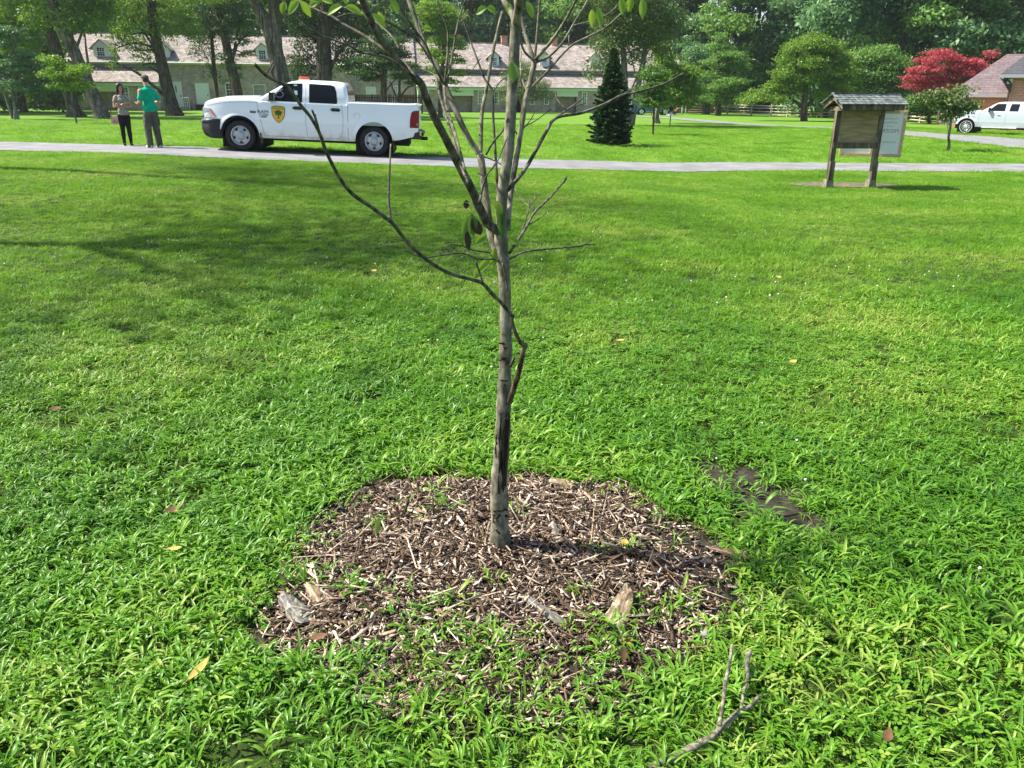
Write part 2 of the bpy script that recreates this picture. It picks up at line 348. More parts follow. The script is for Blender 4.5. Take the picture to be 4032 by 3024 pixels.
# dark soil and dead blades under nearer grass, colour darkened so gaps look shaded
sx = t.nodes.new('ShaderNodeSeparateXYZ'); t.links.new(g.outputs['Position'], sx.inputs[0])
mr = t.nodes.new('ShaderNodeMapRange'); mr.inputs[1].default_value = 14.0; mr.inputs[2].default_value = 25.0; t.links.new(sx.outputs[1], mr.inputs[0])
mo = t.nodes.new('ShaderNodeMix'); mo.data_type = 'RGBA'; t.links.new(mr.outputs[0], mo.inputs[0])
shaded_thatch = ramp(t, nz(30, 8, rough=.8), [(.35, (.012, .026, .005)), (.65, (.050, .078, .018))])
t.links.new(shaded_thatch, mo.inputs[6]); t.links.new(mx.outputs[2], mo.inputs[7]); t.links.new(mo.outputs[2], p.inputs['Base Color'])
b = t.nodes.new('ShaderNodeBump'); b.inputs['Strength'].default_value = .8; b.inputs['Distance'].default_value = .03
t.links.new(nz(22, 6), b.inputs['Height']); t.links.new(b.outputs[0], p.inputs['Normal'])
p.inputs['Roughness'].default_value = .9; p.inputs['Specular IOR Level'].default_value = .1
xs = np.unique(np.concatenate([np.linspace(-400, -30, 12), np.linspace(-30, 30, 91), np.linspace(30, 400, 12)]))
ys = np.unique(np.concatenate([np.linspace(-60, 0, 8), np.linspace(0, 90, 136), np.linspace(90, 600, 16)]))
terrain_sheet('ground', xs, ys, lawn)
def strip(name, cl, w, m, dz=.02):
    """ribbon along a centre line of ground points, laid over the terrain"""
    P = bez([Vector((q[0], q[1], 0)) for q in cl], 14); nw = 8; V = []
    for i, q in enumerate(P):
        d = (P[min(i+1, len(P)-1)]-P[max(i-1, 0)]).normalized(); s = Vector((-d.y, d.x, 0))
        ww = w[0]+(w[1]-w[0])*i/(len(P)-1)
        for k in range(nw+1):
            jt = rng.normal(0, .035) if k in (0, nw) else 0
            e = q + s*(ww*(k/nw-.5)+jt); V.append((e.x, e.y, Tz(e.x, e.y)+dz))
    i = np.arange(len(P)-1)[:, None]*(nw+1)+np.arange(nw)[None, :]
    F = np.stack([i, i+1, i+nw+2, i+nw+1], -1).reshape(-1, 4)
    return tag(rawmesh(name, np.array(V), F, m, smooth=True), kind='structure'), P
def cpx(l): return [at(*q) for q in l]
ROAD_PX = [(0, 575), (350, 585), (800, 600), (1300, 622), (1800, 640), (2300, 651), (2900, 657), (3500, 660), (4032, 662)]
rc = cpx(ROAD_PX); rc = [rc[0]+(rc[0]-rc[1])*6, rc[0]+(rc[0]-rc[1])*2] + rc + [rc[-1]+(rc[-1]-rc[-2])*2, rc[-1]+(rc[-1]-rc[-2])*6]
road, road_pts = strip('road', rc, (2.75, 2.75), M['asphalt'])
pc = cpx([(2480, 456), (2650, 466), (2850, 483), (3050, 495), (3290, 505), (3500, 517), (3640, 529)])
path, path_pts = strip('path', pc, (2.2, 2.8), M['asphalt'], .024)
dc = cpx([(3560, 527), (3640, 532), (3760, 540), (3900, 553), (4032, 566)]); dc.append(dc[-1]+(dc[-1]-dc[-2])*4)
drive, drive_pts = strip('driveway', dc, (4.0, 5.2), M['asphalt'], .030)
# ------------------------------------------------------------------ places where no lawn grows
BC = at(2010, 2310); far_, near_ = at(2010, 1870), at(1950, 2880); lf, rt = at(1010, 2330), at(2975, 2330)
BC = Vector(((lf.x+rt.x)/2, (far_.y+near_.y)/2, 0)); BA = (rt.x-lf.x)/2; BB = (far_.y-near_.y)/2
def bed_r(x, y):
    x = np.asarray(x, float)-BC.x; y = np.asarray(y, float)-BC.y
    a = np.arctan2(y/BB, x/BA); r = np.hypot(x/BA, y/BB)
    return r/(1+.05*np.sin(3*a+1)+.045*np.sin(5*a+2.2)+.035*np.sin(9*a)+.025*np.sin(14*a+.7))
D0, D1 = at(2800, 1850), at(3190, 2080)
def dirt_r(x, y):
    x = np.asarray(x, float); y = np.asarray(y, float)
    dx, dy = D1.x-D0.x, D1.y-D0.y; L = math.hypot(dx, dy); u = ((x-D0.x)*dx+(y-D0.y)*dy)/L; v = (-(x-D0.x)*dy+(y-D0.y)*dx)/L
    u = (u-L/2)/(L*.56); v = v/(.14+.03*np.sin(u*7)); return np.hypot(u, v)*(1+.12*np.sin(9*u+3))
KP = at(3345, 735)
def kiosk_r(x, y): return np.hypot((np.asarray(x)-KP.x)/1.35, (np.asarray(y)-KP.y-.35)/.55)
rp = np.array([(q.x, q.y) for q in road_pts]); pp = np.array([(q.x, q.y) for q in path_pts]); dp = np.array([(q.x, q.y) for q in drive_pts])
def near_line(x, y, L, w):
    m = np.zeros(len(x), bool)
    for a, b in zip(L[:-1], L[1:]):
        d = b-a; l2 = (d**2).sum(); tt = np.clip(((x-a[0])*d[0]+(y-a[1])*d[1])/l2, 0, 1)
        m |= np.hypot(x-a[0]-tt*d[0], y-a[1]-tt*d[1]) < w
    return m
def disc(name, rf, cx, cy, ax, ay, m, dz, lim=1.0, h=None):
    V = [(cx, cy, Tz(cx, cy)+dz)]; F = []; nr, na = 10, 72
    for i in range(1, nr+1):
        for k in range(na):
            a = 2*math.pi*k/na; s = 0
            lo, hi = 0, 3
            for q in range(18):
                mid = (lo+hi)/2
                if rf(cx+ax*mid*math.cos(a), cy+ay*mid*math.sin(a)) < lim: lo = mid
                else: hi = mid
            x, y = cx+ax*lo*math.cos(a)*i/nr, cy+ay*lo*math.sin(a)*i/nr
            V.append((x, y, Tz(x, y)+dz+(h(x, y) if h else 0)))
    b = MB(); F = [(0, 1+k, 1+(k+1) % na) for k in range(na)]
    for i in range(nr-1):
        for k in range(na): F.append((1+i*na+k, 1+(i+1)*na+k, 1+(i+1)*na+(k+1) % na, 1+i*na+(k+1) % na))
    b.add(V, F); return b.build(name, m, smooth=True)
def mound(x, y): return .035*np.clip(1-bed_r(x, y)**2, 0, 1)
tag(disc('mulch_bed', bed_r, BC.x, BC.y, BA, BB, M['soil'], .008, 1.02, lambda x, y: float(mound(x, y))), kind='structure')
dcx, dcy = (D0.x+D1.x)/2, (D0.y+D1.y)/2
tag(disc('bare_soil', dirt_r, dcx, dcy, .7, .7, M['soil'], .006, 1.1), kind='structure')
dust = mat('dry_soil', (.14, .115, .085), .95, .1, noise=(7, .4), bump=(.6, .01))
tag(disc('worn_ground', kiosk_r, KP.x, KP.y+.35, 1.35, .55, dust, .008, 1.0), kind='structure')
# ------------------------------------------------------------------ grass
def tuft(name, n, L, Wd, spread, arch, m, seed, segs=4, lay=.5):
    r = np.random.default_rng(seed); V = []; F = []
    for i in range(n):
        a = r.uniform(0, 6.283); rad = spread*math.sqrt(r.random()); bx, by = rad*math.cos(a), rad*math.sin(a)
        a2 = a + r.normal(0, 1.0); l = L*r.uniform(.6, 1.25); w = Wd*r.uniform(.6, 1.2); el_ = r.uniform(.35, 1.45)*(1-lay)+lay*r.uniform(.15, .9)
        ar = arch*r.uniform(.4, 1.5); tw = r.normal(0, .5); x, z = 0.0, r.uniform(0, .012)+(r.uniform(0, .042) if Wd > .0105 else 0); b = len(V)
        for k in range(segs+1):
            tt = k/segs; wd = w*(.55+.9*tt if tt < .4 else .91*(1-(tt-.4)/.6)**.8)
            if k == segs: wd = w*.04
            sx, sy = -math.sin(a2+tw*tt), math.cos(a2+tw*tt); px, py = bx+x*math.cos(a2), by+x*math.sin(a2)
            V.append((px+sx*wd/2, py+sy*wd/2, z+wd*.12)); V.append((px, py, z-wd*.12)); V.append((px-sx*wd/2, py-sy*wd/2, z+wd*.12))
            e = el_-ar*tt; x += l/segs*math.cos(e); z = max(.002, z+l/segs*math.sin(e))
            if k < segs:
                q = b+3*k; F.append((q, q+1, q+4, q+3)); F.append((q+1, q+2, q+5, q+4))
    V = np.array(V); F = np.array(F)
    me = bpy.data.meshes.new(name); me.from_pydata(V.tolist(), [], F.tolist()); me.materials.append(m)
    me.polygons.foreach_set('use_smooth', [True]*len(F)); me.update()
    return bpy.data.objects.new(name, me)
def scatter(name, x, y, scl, tufts, zoff=0.0, label=None, z=None, tilt=.12, seed=1):
    r = np.random.default_rng(seed); n = len(x); me = bpy.data.meshes.new(name)
    z = T(x, y) if z is None else z
    me.vertices.add(n); me.vertices.foreach_set('co', np.stack([x, y, z+zoff], -1).astype(np.float32).ravel())
    a = me.attributes.new('rot', 'FLOAT_VECTOR', 'POINT')
    a.data.foreach_set('vector', np.stack([r.normal(0, tilt, n), r.normal(0, tilt, n), r.uniform(0, 6.283, n)], -1).astype(np.float32).ravel())
    a = me.attributes.new('scl', 'FLOAT', 'POINT'); a.data.foreach_set('value', scl.astype(np.float32))
    a = me.attributes.new('idx', 'INT', 'POINT'); a.data.foreach_set('value', r.integers(0, len(tufts), n).astype(np.int32))
    me.materials.append(tufts[0].data.materials[0])
    o = bpy.data.objects.new(name, me); C.objects.link(o)
    ng = bpy.data.node_groups.new(name, 'GeometryNodeTree')
    ng.interface.new_socket('Geometry', in_out='INPUT', socket_type='NodeSocketGeometry'); ng.interface.new_socket('Geometry', in_out='OUTPUT', socket_type='NodeSocketGeometry')
    N = ng.nodes; gi = N.new('NodeGroupInput'); go = N.new('NodeGroupOutput'); iop = N.new('GeometryNodeInstanceOnPoints'); jn = N.new('GeometryNodeJoinGeometry')
    for tf in reversed(tufts):
        oi = N.new('GeometryNodeObjectInfo'); oi.inputs['Object'].default_value = tf; oi.inputs['As Instance'].default_value = True
        ng.links.new(oi.outputs['Geometry'], jn.inputs[0])
    def na(nm, ty):
        q = N.new('GeometryNodeInputNamedAttribute'); q.data_type = ty; q.inputs['Name'].default_value = nm; return q.outputs[0]
    e2r = N.new('FunctionNodeEulerToRotation')
    ng.links.new(gi.outputs[0], iop.inputs['Points']); ng.links.new(jn.outputs[0], iop.inputs['Instance']); iop.inputs['Pick Instance'].default_value = True
    ng.links.new(na('idx', 'INT'), iop.inputs['Instance Index']); ng.links.new(na('rot', 'FLOAT_VECTOR'), e2r.inputs[0]); ng.links.new(e2r.outputs[0], iop.inputs['Rotation'])
    ng.links.new(na('scl', 'FLOAT'), iop.inputs['Scale']); ng.links.new(iop.outputs[0], go.inputs[0])
    md = o.modifiers.new('grass', 'NODES'); md.node_group = ng
    return tag(o, label, 'grass', None, 'stuff')
def field(y0, y1, dens, margin=1.6, k=.70):
    yy = np.linspace(y0, y1, 400); wd = 2*(k*yy+margin); A = np.trapezoid(wd, yy) if hasattr(np, 'trapezoid') else np.trapz(wd, yy)
    n = int(A*dens); c = np.cumsum(wd); c = c/c[-1]; y = np.interp(rng.random(n), c, yy); x = (rng.random(n)*2-1)*(k*y+margin)
    return x, y
def vnoise(x, y, sc, seed=0):
    """cheap smooth noise in 0..1"""
    r = np.random.default_rng(seed); s = 0
    for k in range(7):
        a = r.uniform(0, 6.283); f = sc*r.uniform(.6, 1.8); s = s+np.sin((x*math.cos(a)+y*math.sin(a))*f+r.uniform(0, 6.283))
    return np.clip(.5+s/7, 0, 1)
# coarse crabgrass close by
x, y = field(.95, 7.2, 640)
br, dr = bed_r(x, y)+.30*(vnoise(x, y, 6.5, 31)-.62)*(y < 3)+.16*(vnoise(x, y, 19, 32)-.5), dirt_r(x, y); br = np.where(bed_r(x, y) > 1.0, np.maximum(br, 1.03), br); fade = 1-sst(4.6, 7.2, y)
keep = (rng.random(len(x)) < fade*.9+.05)
inside = br < 1.0
pr = np.where(br < .93, .012, np.where(br < 1.0, .4, 1.0))
clump = vnoise(x, y, 2.2, 5)
pr = np.where((br < .93) & (clump > .62), .06, pr)
# green tongues over the near left of the bed, as in the picture
gx, gy = at(1480, 2420).x, at(1480, 2420).y
for (cx, cy, rr, pv) in [(1480, 2430, .14, .22), (1180, 2150, .12, .10), (2130, 2020, .2, .06), (1700, 2480, .10, .15), (1900, 2700, .26, .45), (2150, 2760, .26, .7), (1450, 2640, .10, .5), (2380, 2840, .3, .6), (1330, 2330, .10, .25), (2560, 2800, .2, .6), (1560, 2080, .12, .2), (1250, 2780, .2, .5), (2600, 2450, .1, .2), (2800, 2050, .12, .35)]:
    c = at(cx, cy); pr = np.maximum(pr, np.where(np.hypot(x-c.x, y-c.y) < rr, pv, 0))
pr = np.where(dr < .95, .09, pr); pr = pr*np.where(dr < 1.35, np.where(dr < .95, 1, .5), 1)
keep &= rng.random(len(x)) < pr
# scruffier patch bottom right and bare flecks
rr_ = sst(.55, 1.1, x)*(1-sst(1.75, 2.2, y)); keep &= rng.random(len(x)) > rr_*.55
keep &= ~((vnoise(x, y, 5, 9) > .86) & (rng.random(len(x)) < .6))
x, y, br = x[keep], y[keep], br[keep]
sc = rng.uniform(.65, 1.2, len(x))*(.78+.22*(1-sst(2.5, 5.5, y)))*(.85+.4*vnoise(x, y, 1.7, 3))*np.where(br < .95, .85, 1)
tn = [tuft('t', 15, .056, .0110, .040, 1.6, M['g_near'], 10+i) for i in range(7)] + [tuft('t', 8, .085, .0085, .022, 1.4, M['g_near'], 30+i, lay=.25) for i in range(3)]
scatter('crabgrass', x, y, sc, tn, label='bright green broad-bladed crabgrass around the mulch bed', z=T(x, y)+np.where(br < 1, mound(x, y), 0), seed=3)
# finer lawn grass, near to middle
def lawnmask(x, y, wr=1.27):
    m = ~near_line(x, y, rp, wr) & (bed_r(x, y)+.16*(vnoise(x, y, 19, 32)-.5) > 1.0) & (dirt_r(x, y) > 1.15) & ((kiosk_r(x, y) > .97) | (rng.random(len(x)) < .08))
    return m & ~near_line(x, y, pp, 1.25) & ~near_line(x, y, dp, 2.3)
x, y = field(1.0, 7.0, 330); k = lawnmask(x, y) & (rng.random(len(x)) < .60+.4*sst(.55, 1.1, x)*(1-sst(1.75, 2.2, y))); x, y = x[k], y[k]
tf = [tuft('t', 16, .040, .0036, .04, .8, M['g_mid'], 50+i, segs=3, lay=.25) for i in range(5)]
scatter('short_grass', x, y, rng.uniform(.7, 1.25, len(x)), tf, label='fine short grass mixed between the crabgrass', seed=4)
x, y = field(5.0, 23.5, 240, 2.2); k = lawnmask(x, y) & (rng.random(len(x)) < sst(4.6, 6.8, y)+.1); x, y = x[k], y[k]
tm = [tuft('t', 22, .052, .0065, .075, .9, M['g_mid'], 70+i, segs=3, lay=.35) for i in range(5)]
scatter('mown_lawn', x, y, rng.uniform(.6, 1.2, len(x))*(.7+.5*vnoise(x, y, 1.1, 8)), tm, label='mown green lawn on this side of the road', seed=5)
x, y = field(22.5, 62, 16, 3); k = lawnmask(x, y, 1.40); x, y = x[k], y[k]
tl = [tuft('t', 46, .075, .016, .24, .9, M['g_mid'], 90+i, segs=2, lay=.4) for i in range(4)]
scatter('far_lawn', x, y, rng.uniform(.6, 1.1, len(x)), tl, label='sunlit lawn beyond the road under the trees', seed=6)
# broadleaf clover among the grass, bottom right and here and there
def clover(name, seed):
    r = np.random.default_rng(seed); b = MB()
    for i in range(9):
        cx, cy, cz = r.normal(0, .022), r.normal(0, .022), r.uniform(.02, .045)
        for k in range(3):
            a = k*2.094+r.uniform(0, .4); u = Vector((math.cos(a), math.sin(a), .15)); s = Vector((-math.sin(a), math.cos(a), 0)); c = Vector((cx, cy, cz)); q = .0085
            b.add([c, c+u*q*.7+s*q*.6, c+u*q*1.35+s*q*.3, c+u*q*1.35-s*q*.3, c+u*q*.7-s*q*.6], [(0, 1, 2, 3, 4)])
    me = bpy.data.meshes.new(name); me.from_pydata(b.v, [], b.f); me.materials.append(M['g_near']); me.update(); return bpy.data.objects.new(name, me)
x, y = field(1.0, 5.5, 90); k = lawnmask(x, y) & ((vnoise(x, y, 1.4, 12) > .5) | ((x > .5) & (y < 2.1))); x, y = x[k], y[k]
tag(scatter('clover_leaves', x, y, rng.uniform(.8, 1.4, len(x)), [clover('c', i) for i in range(3)], label='three-lobed clover leaves low in the grass', seed=7), cat='clover')
def blossom():
    b = MB(); b.ell((0, 0, .055), (.0085, .0085, .0075), 8); b.tube([(0, 0, 0), (0, 0, .05)], .0008, 4)
    me = bpy.data.meshes.new('b'); me.from_pydata(b.v, [], b.f); me.materials.append(M['flower']); me.update(); return bpy.data.objects.new('b', me)
x, y = field(1.4, 17, 5); k = lawnmask(x, y) & (vnoise(x, y, .9, 21) > .48) & (rng.random(len(x)) < .15+.85*np.exp(-((y-5.5)/3.5)**2)); x, y = x[k], y[k]
tag(scatter('clover_flowers', x, y, rng.uniform(.45, .9, len(x)), [blossom()], label='tiny white clover flowers dotted over the lawn', seed=8), cat='flowers')
# ------------------------------------------------------------------ wood chips
m = bpy.data.materials.new('wood_chips'); m.use_nodes = True; t = m.node_tree; p = t.nodes['Principled BSDF']; g = t.nodes.new('ShaderNodeNewGeometry')
col = ramp(t, g.outputs['Random Per Island'], [(0, (.030, .019, .012)), (.32, (.095, .060, .038)), (.55, (.22, .15, .10)), (.76, (.42, .32, .235)), (1, (.64, .56, .46))])
tc = t.nodes.new('ShaderNodeTexCoord'); n = t.nodes.new('ShaderNodeTexNoise'); n.inputs['Scale'].default_value = 90; n.inputs['Detail'].default_value = 4
t.links.new(tc.outputs['Object'], n.inputs['Vector']); v = ramp(t, n.outputs[0], [(.35, (.6, .58, .55)), (.6, (1.1, 1.1, 1.1))])
mx = t.nodes.new('ShaderNodeMix'); mx.data_type = 'RGBA'; mx.blend_type = 'MULTIPLY'; mx.inputs[0].default_value = 1
t.links.new(col, mx.inputs[6]); t.links.new(v, mx.inputs[7]); t.links.new(mx.outputs[2], p.inputs['Base Color']); p.inputs['Roughness'].default_value = .8; p.inputs['Specular IOR Level'].default_value = .25
M['chip'] = m
N = 34000
a = rng.uniform(0, 6.283, N); rr = np.sqrt(rng.random(N))*1.0; cx = BC.x+BA*rr*np.cos(a)*1.03; cy = BC.y+BB*rr*np.sin(a)*1.03
k = (bed_r(cx, cy) < 1.0) & (rng.random(N) < .75+.6*vnoise(cx, cy, 5, 77)-.65*sst(.1, .7, (cx-BC.x)-.6*(cy-BC.y))) & (np.hypot(cx-at(1975, 2190).x, cy-at(1975, 2190).y) > .045); cx, cy = cx[k], cy[k]; N = len(cx)
cl = np.exp(rng.normal(math.log(.017), .62, N)).clip(.005, .11); cw = cl*rng.uniform(.06, .50, N)*np.where(cl > .04, .55, 1); cw = cw.clip(.002, .013); st = rng.random(N) < .012; cl = np.where(st, rng.uniform(.08, .19, N), cl); cw = np.where(st, rng.uniform(.004, .008, N), cw); ch = np.minimum(cw*.30, .004)*rng.uniform(.5, 1.3, N)
yaw = rng.uniform(0, 6.283, N); pit = rng.normal(0, .30, N); rol = rng.normal(0, .55, N)
box = np.array([(-1, -1, -1), (1, -.8, -1), (1.15, .7, -1), (-.9, 1, -1), (-1.05, -.8, 1), (.9, -1, 1), (1, .9, 1), (-1, .8, 1)], float)/2
P = box[None]*np.stack([cl, cw, ch], -1)[:, None]*(1+rng.normal(0, .14, (N, 8, 3)))
sgn = box[None, :, 0] > 0; P[..., 1] *= np.where(sgn, rng.uniform(.15, 1.0, N)[:, None], rng.uniform(.5, 1.2, N)[:, None]); P[..., 2] *= np.where(sgn, rng.uniform(.2, 1, N)[:, None], 1)
def rotm(P, yaw, pit, rol):
    c, s = np.cos(rol)[:, None], np.sin(rol)[:, None]; Yv = P[..., 1]*c-P[..., 2]*s; Zv = P[..., 1]*s+P[..., 2]*c; Xv = P[..., 0]
    c, s = np.cos(pit)[:, None], np.sin(pit)[:, None]; X2 = Xv*c+Zv*s; Z2 = -Xv*s+Zv*c
    c, s = np.cos(yaw)[:, None], np.sin(yaw)[:, None]; return np.stack([X2*c-Yv*s, X2*s+Yv*c, Z2], -1)
P = rotm(P, yaw, pit, rol); cz = mound(cx, cy)+.012+rng.uniform(0, .016, N)+np.abs(np.sin(pit))*cl*.3
P += np.stack([cx, cy, cz], -1)[:, None]
f = np.array([(0, 3, 2, 1), (4, 5, 6, 7), (0, 1, 5, 4), (1, 2, 6, 5), (2, 3, 7, 6), (3, 0, 4, 7)])
F = (np.arange(N)[:, None, None]*8+f[None]).reshape(-1, 4)
tag(rawmesh('wood_chips', P.reshape(-1, 3), F, M['chip']), 'brown and grey wood chip mulch around the young tree', 'wood chips', kind='stuff')
# large pieces lying on the bed
M['chunk_a'] = bark('pale_split_wood', (.19, .135, .085), (.52, .42, .30), 75, 1, .003, .07)
M['chunk_b'] = bark('grey_split_wood', (.13, .12, .105), (.34, .32, .29), 75, 1, .003, .07)
M['chunk_c'] = bark('brown_split_wood', (.10, .07, .045), (.26, .19, .13), 75, 1, .003, .07)
def chunk(px, py, L, Wd, H, yaw_, m, label, pitch=0.05, cat='wood piece'):
    L *= 1.2; Wd *= 1.2; py += 18
    c = at(px, py); b = MB(); n = 9; rg = random.Random(int(px*7+py)); rings = []
    for i in range(n+1):
        u = i/n-.5; w = Wd*(1-.55*abs(2*u)**2.2)*(1+.25*(rg.random()-.5)); h = H*(1-.4*abs(2*u)**2)*(1+.3*(rg.random()-.5)); o = Wd*.12*(rg.random()-.5)
        w = Wd*(.55+.45*(i/n))*(1+.18*(rg.random()-.5))*(.55 if i in (0, n) else 1); h = H*.6*(1+.3*(rg.random()-.5))*(.4 if i in (0, n) else 1)
        rings.append([(q*w/2+o*.5+rg.uniform(-.07, .07)*Wd, z*h/2+rg.uniform(-.15, .15)*H, u*L+rg.uniform(-.05, .05)*L*(2 if i in (0, n) else .4)) for q, z in ((-1, -.8), (-.3, -1), (.5, -1), (1, -.6), (.95, .5), (.4, 1), (-.2, .75), (-.8, 1))])
    b.add([v for r in rings for v in r], [(i*8+k, i*8+(k+1) % 8, (i+1)*8+(k+1) % 8, (i+1)*8+k) for i in range(n) for k in range(8)]+[tuple(range(7, -1, -1)), tuple(n*8+k for k in range(8))])
    o = b.build('wood_piece', m); z = Tz(c.x, c.y)+float(mound(c.x, c.y)) if bed_r(c.x, c.y) < 1 else 0
    o.location = (c.x, c.y, z+.016+H*.55); o.rotation_euler = Euler((math.pi/2+pitch, 0, 0)).to_quaternion().to_euler()
    o.rotation_euler = (Matrix.Rotation(yaw_, 3, 'Z') @ Matrix.Rotation(math.pi/2+pitch, 3, 'X')).to_euler()
    return tag(o, label, cat, 'large wood pieces on the mulch')
chunk(2440, 2440, .165, .07, .035, -.35, M['chunk_a'], 'largest ridged pale wood wedge, right of centre on the mulch', .22)
chunk(2145, 2445, .14, .030, .020, .75, M['chunk_b'], 'white-grey bark-flecked stick left of the large ridged wedge', .05)
chunk(1255, 2365, .13, .055, .018, .6, M['chunk_a'], 'broad flat pinkish wood slab at the left of the mulch', .05)
chunk(1165, 2420, .14, .065, .03, .7, M['chunk_b'], 'grey weathered slab half under grass at the left edge of the mulch', .05)
chunk(1300, 2467, .19, .017, .012, 1.48, M['chunk_a'], 'long pale straight splinter lying level at the left of the mulch', .02)
chunk(2870, 2190, .12, .045, .02, 1.2, M['chunk_c'], 'dark brown bark piece at the right edge of the mulch', .05)
chunk(2215, 1915, .10, .05, .035, 1.2, M['chunk_a'], 'rounded pale wood lump at the far edge of the mulch', .05)
chunk(2640, 2435, .045, .032, .012, 1.3, M['chunk_a'], 'square tan chip right of the large ridged wedge', .02)
chunk(2420, 2302, .20, .014, .010, 1.35, M['chunk_b'], 'pair of grey bark sticks above the large wedge', .03)
chunk(2470, 2160, .12, .016, .014, 1.35, M['chunk_b'], 'curved grey stick right of the trunk on the mulch', .03)
chunk(1600, 2740, .13, .020, .016, .25, M['chunk_c'], 'reddish brown peeling stick at the near left of the mulch', .03)
chunk(1655, 2735, .11, .016, .012, -.08, M['chunk_a'], 'short tan stick beside the reddish peeling stick', .03)
chunk(1560, 2130, .10, .018, .014, 1.5, M['chunk_a'], 'pale flat splinter left of the trunk', .03)
chunk(2140, 1965, .14, .015, .012, 1.4, M['chunk_c'], 'dark thin stick just behind the trunk on the mulch', .03)
chunk(2190, 2130, .10, .028, .014, .2, M['chunk_b'], 'upright-pointing whitish chip right of the trunk base', .15)
sb = MB(); sb.ell((0, 0, 0), (.017, .014, .010), 10); c = at(2775, 2530)
tag(sb.build('stone', M['stone'], smooth=True, loc=(c.x, c.y, float(mound(c.x, c.y))+.03)), 'small smooth grey stone at the right of the mulch', 'stone')
# fallen leaves
def fleaf(px, py, L, Wd, yaw_, m, label, z=.05, curl=.3, tilt=.2):
    L *= .85; Wd *= .85; z *= 1.05
    c = at(px, py); b = MB(); n = 8; V = []
    for i in range(n+1):
        u = i/n; w = Wd/2*math.sin(math.pi*min(1, u*.93+.05))**.8
        for s in (-1, 0, 1): V.append(((u-.5)*L, s*w, .18*abs(s)*w+curl*L*(u-.5)**2+(.1*L*math.sin(5*u)*abs(s)*.3)))
    b.add(V, [(i*3+k, i*3+k+1, i*3+k+4, i*3+k+3) for i in range(n) for k in range(2)])
    b.tube([(-.5*L, 0, curl*L*.25), (-.75*L, .03*L, curl*L*.3)], L*.012, 5)
    o = b.build('fallen_leaf', m, smooth=True); o.location = (c.x, c.y, z+(float(mound(c.x, c.y)) if bed_r(c.x, c.y) < 1 else 0)); o.rotation_euler = (tilt, -tilt*.6, yaw_)
    return tag(o, label, 'leaf', 'fallen leaves')
fleaf(795, 2712, .10, .028, 1.25, M['leafy'], 'long yellow fallen leaf in the grass at the lower left', .065)
fleaf(700, 2062, .085, .045, .5, M['leafb'], 'curled rust-brown fallen leaf in the grass left of the mulch', .06, .9)
fleaf(2455, 2195, .045, .035, 1.1, M['leafy'], 'small yellow leaf lying on the mulch right of the trunk', .035)
fleaf(2470, 2575, .035, .03, .4, M['leafo'], 'small orange leaf at the near right of the mulch', .035)
fleaf(2448, 2640, .055, .032, 1.4, M['leafb'], 'brown and green leaf below the small orange leaf', .05, .3, .6)
fleaf(1490, 2150, .075, .035, 1.5, M['l_young'], 'pale green veined leaf standing on the left of the mulch', .06, .2, .9)
fleaf(1260, 2560, .06, .03, .3, M['leafb'], 'dark orange leaf under grass at the lower left of the mulch', .04)
fleaf(230, 1662, .07, .04, .3, M['leafb'], 'brown fallen leaf near the left edge of the lawn', .07, .6)
fleaf(2440, 1388, .07, .03, .2, M['leafy'], 'yellow leaf on the lawn right of the trunk', .08, .4)
fleaf(3115, 1475, .065, .04, .5, M['leafy'], 'yellow leaf on the lawn at the right', .08, .4)
fleaf(3060, 1140, .06, .05, .5, M['leafy'], 'lone yellow leaf far out on the right of the lawn', .09, .4)
fleaf(1475, 1112, .06, .05, .9, M['leafy'], 'yellow leaf on the shaded lawn left of the trunk', .09, .4)
fleaf(3480, 2960, .055, .03, .9, M['leafb'], 'brown leaf at the bottom right of the picture', .05, .6)
fleaf(700, 2230, .06, .022, .1, M['leafy'], 'pale greenish yellow leaf in the grass left of the mulch', .07, .5)
# fallen branch
def gp(px, py, h): q = at(px, py); q.z += h; return q
b = MB(); b.tube(bez([gp(2560, 3065, .03), gp(2650, 3022, .035), (gp(2780, 2965, .045)), gp(2835, 2922, .05), gp(2905, 2866, .055), gp(2950, 2846, .06), gp(2978, 2818, .07)], 5), np.interp(np.arange(31), [0, 12, 18, 30], [.0115, .0095, .0075, .0045]), 10, True, .16)
br_ = b.build('fallen_branch', bark('branch_grey', (.13, .115, .085), (.36, .33, .27), 70, .8, .003, 1), smooth=True)
tag(br_, 'grey lichen-spotted fallen branch lying at the bottom edge of the grass', 'branch')
b = MB(); b.tube(bez([gp(2822, 2940, .07), gp(2832, 2890, .10), gp(2835, 2850, .13), gp(2848, 2800, .16), gp(2855, 2757, .19)], 4), np.linspace(.006, .004, 17), 8, True, .2); b.build('side_twig', br_.data.materials[0], br_, True)
b = MB(); b.tube(bez([gp(2915, 2850, .03), gp(2918, 2790, .05), gp(2935, 2740, .06), gp(2930, 2690, .065), gp(2938, 2655, .08)], 4), np.interp(np.arange(17), [0, 14, 16], [.005, .006, .009]), 8, True, .3)
tag(b.build('fallen_branch', br_.data.materials[0], smooth=True), 'short knobbly stick standing in the grass beside the fallen branch', 'branch')
